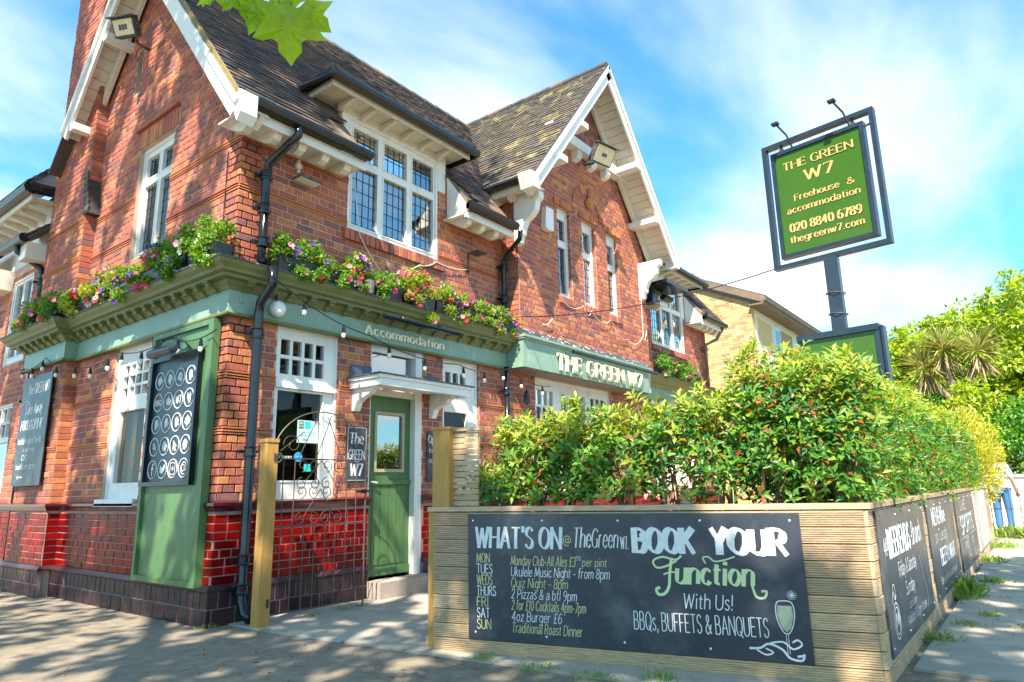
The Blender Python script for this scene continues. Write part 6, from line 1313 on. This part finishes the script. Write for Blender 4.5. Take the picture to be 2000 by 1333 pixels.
for i in range(7):
    f_ = LF if i < 6 else LF; y1 = yy + .52
    c_ = .17 if yy < 3.2 else .30
    trough(LF, -y1, -yy, ZT, c_, ll[i], lc[i], (8, 9, 22, 20, 14, 12, 10)[i], dens=(1.5, 1.4, 1.1, 1, 1, 1.2, 1)[i], tall=(.50, .52, .38, .30, .32, .28, .24)[i], tint=(.25, .1, .25, .3, .6, .8, .05)[i], hang=.12); yy = y1 + .04
trough(LF, -yy - .5, -yy, ZT, .30, 'leftmost trough with bright magenta petunias', ['magenta', 'pink', 'purple'], 14, tall=.26, tint=.5)
trough(LF, -yy - 1.1, -yy - .56, ZT, .22, 'trough beyond the chimney with trailing violet flowers', ['violet', 'magenta'], 10, tall=.2, tint=.4)
trough(RF, 8.9, 9.8, ZT, .17, 'leafy green trough below the far upper window', ['pink', 'magenta'], 8, tall=.40, tint=.05, lsz=.045)
trough(RF, 9.9, 10.9, ZT, .17, 'trough of violet and magenta petunias at the far end of the pub', ['magenta', 'violet', 'magenta', 'pink'], 26, tall=.30, tint=.1, lsz=.045)
tp = thing('metal_pot', 'small galvanised pot between the flower troughs', 'pot', (1.46, -.24, ZT)); q = MB(); q.lathe((1.47, -.25, ZT), (0, 0, 1), [(.055, 0), (.065, .07), (.07, .15), (.06, .155), (.055, .1)], 12); part('pot', q, mat('old_metal', [(.20, .16, .14), (.3, .26, .24)], .4, 20, .3, metal=.6), tp)

# ================================================================== BEYOND
YH = thing('yellow_brick_house', 'pale yellow brick house beyond the right end of the pub', 'house', (14.6, 0, 0))
hx, hy, hz = 15.0, -.21, 6.0
YF = Fr((hx, hy, 0), (0, -1, 0)); YS = Fr((hx, hy, 0), (1, 0, 0))
def yclip(z):
    if z < hz: return (-8, 0)
    return (-8, -(z - hz) / .47)
q = MB(); q.prism(YF, [(-8, 0), (0, 0), (0, hz), (-8, hz + 3.7)], -.25, 0); yw = part('end_wall', q, M_yb, YH)
q = MB(); q.box(YS, 0.26, 10, 0, hz, -.25, 0); yw2 = part('street_wall', q, mat('cream_render', [(.78, .72, .62), (.84, .78, .68)], .8, 3, .08), YH)
n_ = int(6 / .075); z = 2.2
while z < hz + 1.7:
    q_ = yclip(z + .07); x = -2.6 - (.112 if int(z / .075) % 2 else 0)
    while x < -.01:
        u1 = min(x + .215, 0)
        if u1 < (q_[1] if q_ else 0) + .001 and u1 - x > .04: piece('yellow_brick', yw, M_yb, YF, x, u1, z, z + .065, 0, .008, .002)
        x += .225
    z += .075
for (p_, m_, mb_) in flush('yellow_brick', 'x').values(): mb_.build('yellow_brickwork', m_, p_, kind='stuff', fix=False)
q = MB(); x = .0
while x < 5:
    for zt_ in (5.0,): q.box(YS, x, x + .45, zt_, 5.75, .002, .010)
    x += .9
part('brick_panel', q, M_yb, YH) if False else None
for x in (.5, 2.6): 
    q = MB(); q.box(YS, x, x + 1.2, 4.95, 5.65, .003, .02); part('brick_panel', q, M_yb, YH)
q = MB(); q.box(YS, 1.85, 2.45, 4.95, 5.65, .0, .05); wn = part('window', q, M_white, YH); q = MB(); q.box(YS, 1.93, 2.37, 5.03, 5.57, .051, .055); part('pane', q, M_glassu, wn)
q = MB(); q.tube([YS.p(-.15, hz + .02, .42), YS.p(10, hz + .02, .42)], .07, 6); part('gutter', q, M_soff, YH)
q = MB(); q.box(YS, -.15, 10, hz - .12, hz - .08, 0, .36); q.box(YS, -.15, 10, hz - .12, hz + .08, .36, .40); part('eaves', q, M_soff, YH)
q = MB(); q.bar(V((hx - .08, hy - .42, hz + .0)), V((hx - .08, hy + 8, hz + 3.95)), .16, .18); part('verge_board', q, M_soff, YH)
fy = Fr((hx - .15, hy - .45, hz + .08), (1, 0, 0), (0, 1, .47)); q = MB(); q.box(fy, 0, 10, 0, 8, -.03, .03); part('roof', q, M_roof, YH)
text("", RF, 0, 0, 1, M_chalk, None) if False else None
def tree(name, label, c, rad, nclump, nleaf, m, lsz, trunk=True, cat='tree', flat=.9):
    th = thing(name, label, cat, (c[0], c[1], 0)); c = np.array(c, float); rad = np.array(rad, float)
    q = MB(); q.tube([(c[0], c[1], 0), (c[0] + .1, c[1], c[2] * .5), tuple(c)], [.22, .16, .08], 8); part('trunk', q, M_bark, th)
    for k in range(5):
        e = c + rdir(1)[0] * rad * .6; q = MB(); q.tube([(c[0] + .05, c[1], c[2] * .6), tuple((c + e) / 2 - [0, 0, .2]), tuple(e)], [.08, .05, .02], 6); part('limb', q, M_bark, th)
    cc = c + rdir(nclump) * (rng.random((nclump, 1)) ** .33) * rad; P = np.repeat(cc, nleaf, 0); n = len(P); rr = np.repeat(rng.uniform(.25, .6, nclump) * min(rad) * .45, nleaf)[:, None]
    off = rdir(n) * (rng.random((n, 1)) ** .4) * rr; P = P + off * [1, 1, flat]
    D = unit(off) + rng.normal(0, .5, (n, 3)) + [0, 0, -.25]; L = lsz * rng.uniform(.7, 1.3, n)
    me = leafmesh('crown', P, D, rdir(n) * .5 + [0, 0, 1], L, L * .5, m, org=WP[th]); o = link('crown', me, th, WP[th]); o['kind'] = 'stuff'; return th
tree('ash_tree', 'bright green leafy tree to the right of the hanging sign post', (21, -3.9, 3.6), (2.4, 1.6, 2.6), 170, 150, M_leaft, .18)
tree('ash_tree', 'tallest bright green tree, behind the spiky palm', (22, -6.0, 4.1), (2.4, 2.1, 3.0), 190, 150, M_leaft, .18)
tree('ash_tree', 'tree cut by the right edge of the photo', (21, -8.0, 4.0), (2.2, 1.9, 2.8), 150, 150, M_leaft, .18)
tree('hazel_bush', 'sunlit leafy bush low behind the hedge at the right', (19, -3.6, 2.2), (1.8, 1.3, 1.5), 110, 130, M_leaft, .15, cat='bush')
tree('ash_tree', 'rounded bright tree partly behind the lower sign box', (19.5, -2.9, 3.0), (1.7, 1.3, 2.2), 120, 150, M_leaft, .16)
tree('laurel_bush', 'mid green bush below the palm at the right edge', (17.0, -6.2, 1.9), (1.7, 1.2, 1.3), 90, 90, M_leafd, .13, cat='bush')
tree('holly_bush', 'broad leafy bush hiding the palm trunk behind the hedge', (15.6, -4.55, 2.1), (1.0, .9, 1.35), 80, 130, M_leaft, .12, cat='bush')
tree('laurel_bush', 'green bush behind the golden conifer', (17.5, -4.1, 2.1), (1.6, 1.2, 1.4), 90, 90, M_leafd, .13, cat='bush')
CP = thing('cordyline_palm', 'spiky cordyline palm with drooping dry leaves, in front of the green trees', 'palm', (16.5, -4.7, 0))
q = MB(); q.tube([(16.5, -4.7, 0), (16.45, -4.65, 2.0), (16.4, -4.5, 3.2), (16.4, -4.4, 3.9)], [.13, .11, .09, .08], 8); q.tube([(16.42, -4.55, 3.0), (16.4, -4.9, 3.5), (16.4, -5.05, 3.85)], [.08, .07, .07], 8); q.tube([(16.42, -4.55, 2.9), (16.4, -4.1, 3.4), (16.4, -3.95, 3.6)], [.08, .07, .06], 8); part('trunk', q, M_bark, CP)
for j, h in enumerate(((16.4, -4.4, 4.3), (16.4, -5.1, 4.15), (16.4, -3.95, 3.85))):
    n = 170; d = unit(rdir(n) * [1, 1, .9] + [0, 0, .45]); P = np.tile(np.array(h), (n, 1)); segs = []
    me = leafmesh('leaf_head', P, d, rdir(n) * .2 + [0, 0, 1], rng.uniform(.65, .95, n), rng.uniform(.035, .05, n), M_palm, org=WP[CP], fold=.4); o = link('leaf_head', me, CP, WP[CP]); o['kind'] = 'stuff'
    n = 80; d = unit(rdir(n) * [1, 1, .3] + [0, 0, -1.3]); me = leafmesh('dry_leaves', np.tile(np.array(h) - [0, 0, .1], (n, 1)), d, rdir(n), rng.uniform(.5, .8, n), rng.uniform(.03, .05, n), M_palmd, org=WP[CP]); o = link('dry_leaves', me, CP, WP[CP]); o['kind'] = 'stuff'
RL_ = thing('iron_railing', 'thin iron railing with hooped scrolls across the end of the pavement', 'railing', (12.5, -5.2, 0)); RLF = Fr((12.5, -5.05, 0), (0, -1, 0))
q = MB()
for z in (.06, .56, 1.30): q.tube([RLF.p(0, z), RLF.p(4.2, z)], .010, 5)
part('rail', q, M_iron, RL_)
for k in range(28): q = MB(); q.tube([RLF.p(k * .15, .0), RLF.p(k * .15, .95 if k % 7 else 1.32)], .008, 5); part('upright', q, M_iron, RL_)
for k in range(5): q = MB(); q.tube([RLF.p(.2 + k * .75 + .1 * (1 - .6 * i / 14) * math.cos(i * .6), 1.18 + .1 * (1 - .6 * i / 14) * math.sin(i * .6)) for i in range(15)], .006, 4); part('scroll', q, M_iron, RL_)
WFn = thing('boundary_wall', 'low sunlit cream wall beyond the iron railing', 'wall', (15.2, -5.5, 0)); q = MB(); q.box(WF, 15.2, 15.4, -6.0, -4.2, 0, 1.15); q.box(WF, 15.15, 15.45, -6.0, -4.2, 1.15, 1.2); part('wall_body', q, MATS['cream_render'], WFn)
FN = thing('wooden_fence', 'weathered brown boarded fence at the right edge', 'fence', (15.0, -6.2, 0))
for k in range(24): q = MB(); y = -6.05 - k * .13; q.box(WF, 15.0, 15.02, y - .12, y, .03, 1.15 + random.uniform(-.01, .01)); part('fence_board', q, mat('weathered_fence', [(.40, .27, .15), (.32, .22, .13), (.46, .32, .19)], .8, 6, .25, island=True), FN)

# ---------------- people
def person(base, rz, label, top, legs, skin=(.55, .33, .24), hair=(.08, .05, .03), arm='down', height=1.70):
    th = thing('person', label, 'person', base); s = height / 1.75; Rm = Matrix.Rotation(rz, 3, 'Z')
    def W_(p): return V(base) + Rm @ (V(p) * s)
    def skin_mesh(nm, verts, edges, rad, m):
        me = bpy.data.meshes.new(nm); me.from_pydata([W_(v) - WP[th] for v in verts], edges, []); me.materials.append(m); o = link(nm, me, th, WP[th])
        md = o.modifiers.new('skin', 'SKIN')
        for i, r_ in enumerate(rad): me.skin_vertices[0].data[i].radius = (r_[0] * s, r_[1] * s) if isinstance(r_, tuple) else (r_ * s, r_ * s)
        me.skin_vertices[0].data[0].use_root = True; sb = o.modifiers.new('sub', 'SUBSURF'); sb.levels = sb.render_levels = 2; return o
    sk = mat('skin_tone', [skin, tuple(x * .9 for x in skin)], .5, 5, .05)
    v = [(0, 0, .95), (0, 0, 1.15), (0, 0, 1.36), (0, 0, 1.46), (0, .01, 1.53), (0, .015, 1.60), (0, .02, 1.68), (.16, 0, 1.40), (.24, .0, 1.15), (.25, .10, .92), (.25, .14, .84), (-.16, 0, 1.40), (-.24, 0, 1.15), (-.25, .10, .92), (-.25, .14, .84), (.09, 0, .88), (.10, .03, .50), (.10, 0, .09), (.10, .12, .03), (-.09, 0, .88), (-.10, -.02, .50), (-.10, -.06, .09), (-.10, .06, .03)]
    if arm == 'rest': v[8] = (.26, .06, 1.17); v[9] = (.20, .28, 1.06); v[10] = (.16, .38, 1.05)
    if arm == 'rest': v[12] = (-.26, .06, 1.17); v[13] = (-.20, .28, 1.06); v[14] = (-.16, .38, 1.05)
    me_v = MeshSkin = skin_mesh_create(th, 'body', v, [(0, 1), (1, 2), (2, 3), (3, 4), (4, 5), (5, 6), (2, 7), (7, 8), (8, 9), (9, 10), (2, 11), (11, 12), (12, 13), (13, 14), (0, 15), (15, 16), (16, 17), (17, 18), (0, 19), (19, 20), (20, 21), (21, 22)],
        [(.13, .10), (.12, .09), (.14, .09), (.06, .06), (.05, .05), (.08, .09), (.07, .08), .055, .043, .034, .03, .055, .043, .034, .03, (.085, .085), .06, .04, (.04, .03), (.085, .085), .06, .04, (.04, .03)], sk, W_, s)
    for sg in (1, -1):
        hp = v[10] if sg > 0 else v[14]
        for k, (dx, ln) in enumerate(((-.028, .075), (-.010, .088), (.008, .083), (.026, .066))):
            q = MB(); q.tube([W_((hp[0] + dx, hp[1], hp[2])), W_((hp[0] + dx, hp[1] + .03, hp[2] - ln * .5)), W_((hp[0] + dx * .9, hp[1] + .03, hp[2] - ln))], [.010 * s, .009 * s, .006 * s], 6); part('finger', q, sk, th)
        q = MB(); q.tube([W_(hp), W_((hp[0] - sg * .04, hp[1] + .03, hp[2] - .03)), W_((hp[0] - sg * .045, hp[1] + .045, hp[2] - .06))], [.011 * s, .010 * s, .007 * s], 6); part('thumb', q, sk, th)
    skin_mesh_create(th, 'shirt', [(0, 0, .93), (0, 0, 1.15), (0, 0, 1.36), (0, 0, 1.455), (.16, 0, 1.405), v[8], (-.16, 0, 1.405), v[12]], [(0, 1), (1, 2), (2, 3), (2, 4), (4, 5), (2, 6), (6, 7)], [(.15, .12), (.138, .108), (.155, .108), (.066, .066), .07, .058, .07, .058], mat('cloth_' + top[0], [top[1], tuple(x * .9 for x in top[1])], .85, 8, .08), W_, s)
    skin_mesh_create(th, 'trousers', [(0, 0, .95), v[15], v[16], (v[17][0], v[17][1], .12), v[19], v[20], (v[21][0], v[21][1], .12)], [(0, 1), (1, 2), (2, 3), (0, 4), (4, 5), (5, 6)], [(.145, .115), (.10, .10), .075, .06, (.10, .10), .075, .06], mat('cloth_' + legs[0], [legs[1], tuple(x * .85 for x in legs[1])], .85, 8, .12), W_, s)
    skin_mesh_create(th, 'hair', [(0, -.01, 1.60), (0, .0, 1.69), (0, -.03, 1.55)], [(0, 1), (0, 2)], [(.085, .09), (.078, .085), (.06, .05)], mat('hair_dark', [hair, tuple(x * 1.3 for x in hair)], .6, 30, .3), W_, s)
    for sg in (1, -1):
        q = MB(); q.lathe(W_((sg * .03, .093, 1.625)), Rm @ V((0, 1, 0)), [(.010, -.004), (.011, .003), (.004, .007)], 8); part('eye', q, M_plastic, th); q = MB(); q.lathe(W_((sg * .083, .01, 1.60)), Rm @ V((sg, 0, 0)), [(.020, -.01), (.022, .008), (.01, .012)], 8); part('ear', q, sk, th)
    q = MB(); q.tube([W_((0, .09, 1.63)), W_((0, .118, 1.59)), W_((0, .10, 1.585))], [.008, .013, .008], 6); part('nose', q, sk, th)
    q = MB(); q.tube([W_((-.022, .098, 1.555)), W_((0, .105, 1.553)), W_((.022, .098, 1.555))], .005, 5); part('mouth', q, mat('lip', [(.45, .15, .13)] * 2, .5), th)
    for sg, f_ in ((1, v[18]), (-1, v[22])): q = MB(); q.tube([W_((f_[0], f_[1] - .17, .045)), W_((f_[0], f_[1] - .05, .05)), W_((f_[0], f_[1] + .08, .035))], [.04, .048, .035], 8); part('shoe', q, M_black, th)
    return th
def skin_mesh_create(th, nm, verts, edges, rad, m, W_, s):
    me = bpy.data.meshes.new(nm); me.from_pydata([W_(v) - WP[th] for v in verts], edges, []); me.materials.append(m); o = link(nm, me, th, WP[th])
    o.modifiers.new('skin', 'SKIN')
    if not me.skin_vertices: 
        bm = bmesh.new(); bm.from_mesh(me); bm.verts.layers.skin.verify(); bm.to_mesh(me); bm.free()
    for i, r_ in enumerate(rad): me.skin_vertices[0].data[i].radius = (r_[0] * s, r_[1] * s) if isinstance(r_, tuple) else (r_ * s, r_ * s)
    me.skin_vertices[0].data[0].use_root = True; sb = o.modifiers.new('sub', 'SUBSURF'); sb.levels = sb.render_levels = 2; return o
person((13.9, -5.18, 0), R(250), 'person in a pale top and blue jeans beyond the iron railing', ('pale', (.62, .66, .68)), ('denim', (.06, .20, .45)))
person((5.25, -2.05, 0), R(60), 'person in a white shirt standing in the yard, glimpsed through the hedge', ('white', (.80, .82, .84)), ('dark', (.05, .05, .07)), arm='rest')
# ---------------- picnic table in the yard with a cup
PN = thing('picnic_table', 'wooden picnic table in the yard, glimpsed under the hedge', 'table', (5.2, -3.2, 0)); tf = WF
for k in range(5): q = MB(); q.box(WF, 4.3, 6.3, -3.55 + k * .15, -3.55 + k * .15 + .135, .72, .755); part('top_plank', q, M_post, PN)
for y in (-4.05, -2.6): q = MB(); q.box(WF, 4.3, 6.3, y, y + .22, .42, .455); part('bench_plank', q, M_post, PN)
for x in (4.6, 5.95):
    for s_ in (1, -1): q = MB(); q.bar((x, -3.2 + s_ * .75, 0), (x, -3.2 + s_ * .2, .72), .05, .09, up=(1, 0, 0)); part('leg', q, M_post, PN)
    q = MB(); q.box(WF, x - .06, x - .03, -4.05, -2.35, .37, .42); part('crossbeam', q, M_post, PN)
CU = thing('cup', 'pink cup standing on the picnic table', 'cup', (4.6, -3.5, .755)); q = MB(); q.lathe((4.6, -3.5, .756), (0, 0, 1), [(.03, 0), (.04, .10), (.036, .10), (.028, .01)], 12); part('cup_body', q, M_fl['pink'], CU)

# ================================================================== GROUND COVER
def tuft(x, y, z, r_, n, h, label, cat='weed', m=M_grass, nm='grass_tuft'):
    th = thing(nm, label, cat, (x, y, z), 'weeds in the paving joints'); P = np.array([x, y, z]) + rng.normal(0, 1, (n, 3)) * [r_, r_, 0]; D = rng.normal(0, .6, (n, 3)) + [0, 0, 1]; D[:, 2] = np.abs(D[:, 2])
    L = rng.uniform(.35, 1.1, n) * h * .8; me = leafmesh('blades', P, D, rng.normal(0, 1, (n, 3)), L, L * .16, m, org=WP[th]); o = link('blades', me, th, WP[th]); o['kind'] = 'stuff'
for (x, y, r_, n, h, lab) in ((-.05, -.10, .05, 60, .05, 'grass tuft at the foot of the corner pier'), (.14, -.62, .05, 50, .04, 'small weed where the yard paving starts'), (.75, -.42, .03, 40, .05, 'weed below the left part of the gate'), (1.15, -.40, .04, 60, .05, 'weed below the right part of the gate'), (1.36, -.38, .03, 40, .06, 'weed by the gate latch end'),
    (.42, -2.75, .05, 120, .05, 'low grass tuft in front of the planter, left'), (.40, -3.2, .07, 160, .05, 'second grass tuft in front of the planter'), (.42, -3.6, .07, 150, .055, 'third grass tuft in front of the planter'), (.62, -3.95, .06, 150, .06, 'grass tuft below the chalkboard middle'),
    (2.55, -5.13, .07, 140, .10, 'leafy weed against the planter below the first side board'), (3.2, -5.25, .06, 110, .07, 'weed pair on the pavement slabs, near one'), (3.75, -5.4, .05, 90, .07, 'weed pair on the pavement slabs, far one'), (4.9, -5.10, .08, 300, .26, 'tall weed against the planter between the side boards'), (4.6, -5.12, .06, 160, .14, 'weed just in front of the tall one'), (5.9, -5.3, .06, 120, .12, 'weed beside the third side board'), (8.2, -5.12, .10, 200, .14, 'weed at the foot of the far planter boards'), (10.5, -5.2, .15, 240, .16, 'weeds before the railing'), (12.9, -5.5, .25, 500, .35, 'pale grassy clump behind the railing'),
    (3.3, -5.62, .04, 80, .05, 'grass in the long slab joint, near end'), (4.3, -5.68, .05, 90, .05, 'grass in the long slab joint, middle'), (5.6, -5.70, .05, 90, .05, 'grass in the long slab joint, far end')):
    tuft(x, y, .012, r_, n, h, lab)
n = 420; P = np.stack([np.concatenate([rng.uniform(2.0, 9.0, 260), rng.uniform(-2, .4, 160)]), np.concatenate([rng.uniform(-6.6, -5.1, 260), rng.uniform(-3.5, -.6, 160)]), np.full(420, .03)], 1); P[260:, 2] = .012
D = rng.normal(0, 1, (n, 3)) * [1, 1, .15]; me = leafmesh('fallen_leaves', P, D, rng.normal(0, .3, (n, 3)) + [0, 0, 1], rng.uniform(.015, .05, n), rng.uniform(.01, .03, n), mat('dead_leaf', [(.28, .13, .05), (.20, .09, .04), (.36, .2, .08)], .8, 9, .2, island=True)); o = link('fallen_leaves', me); o['kind'] = 'stuff'
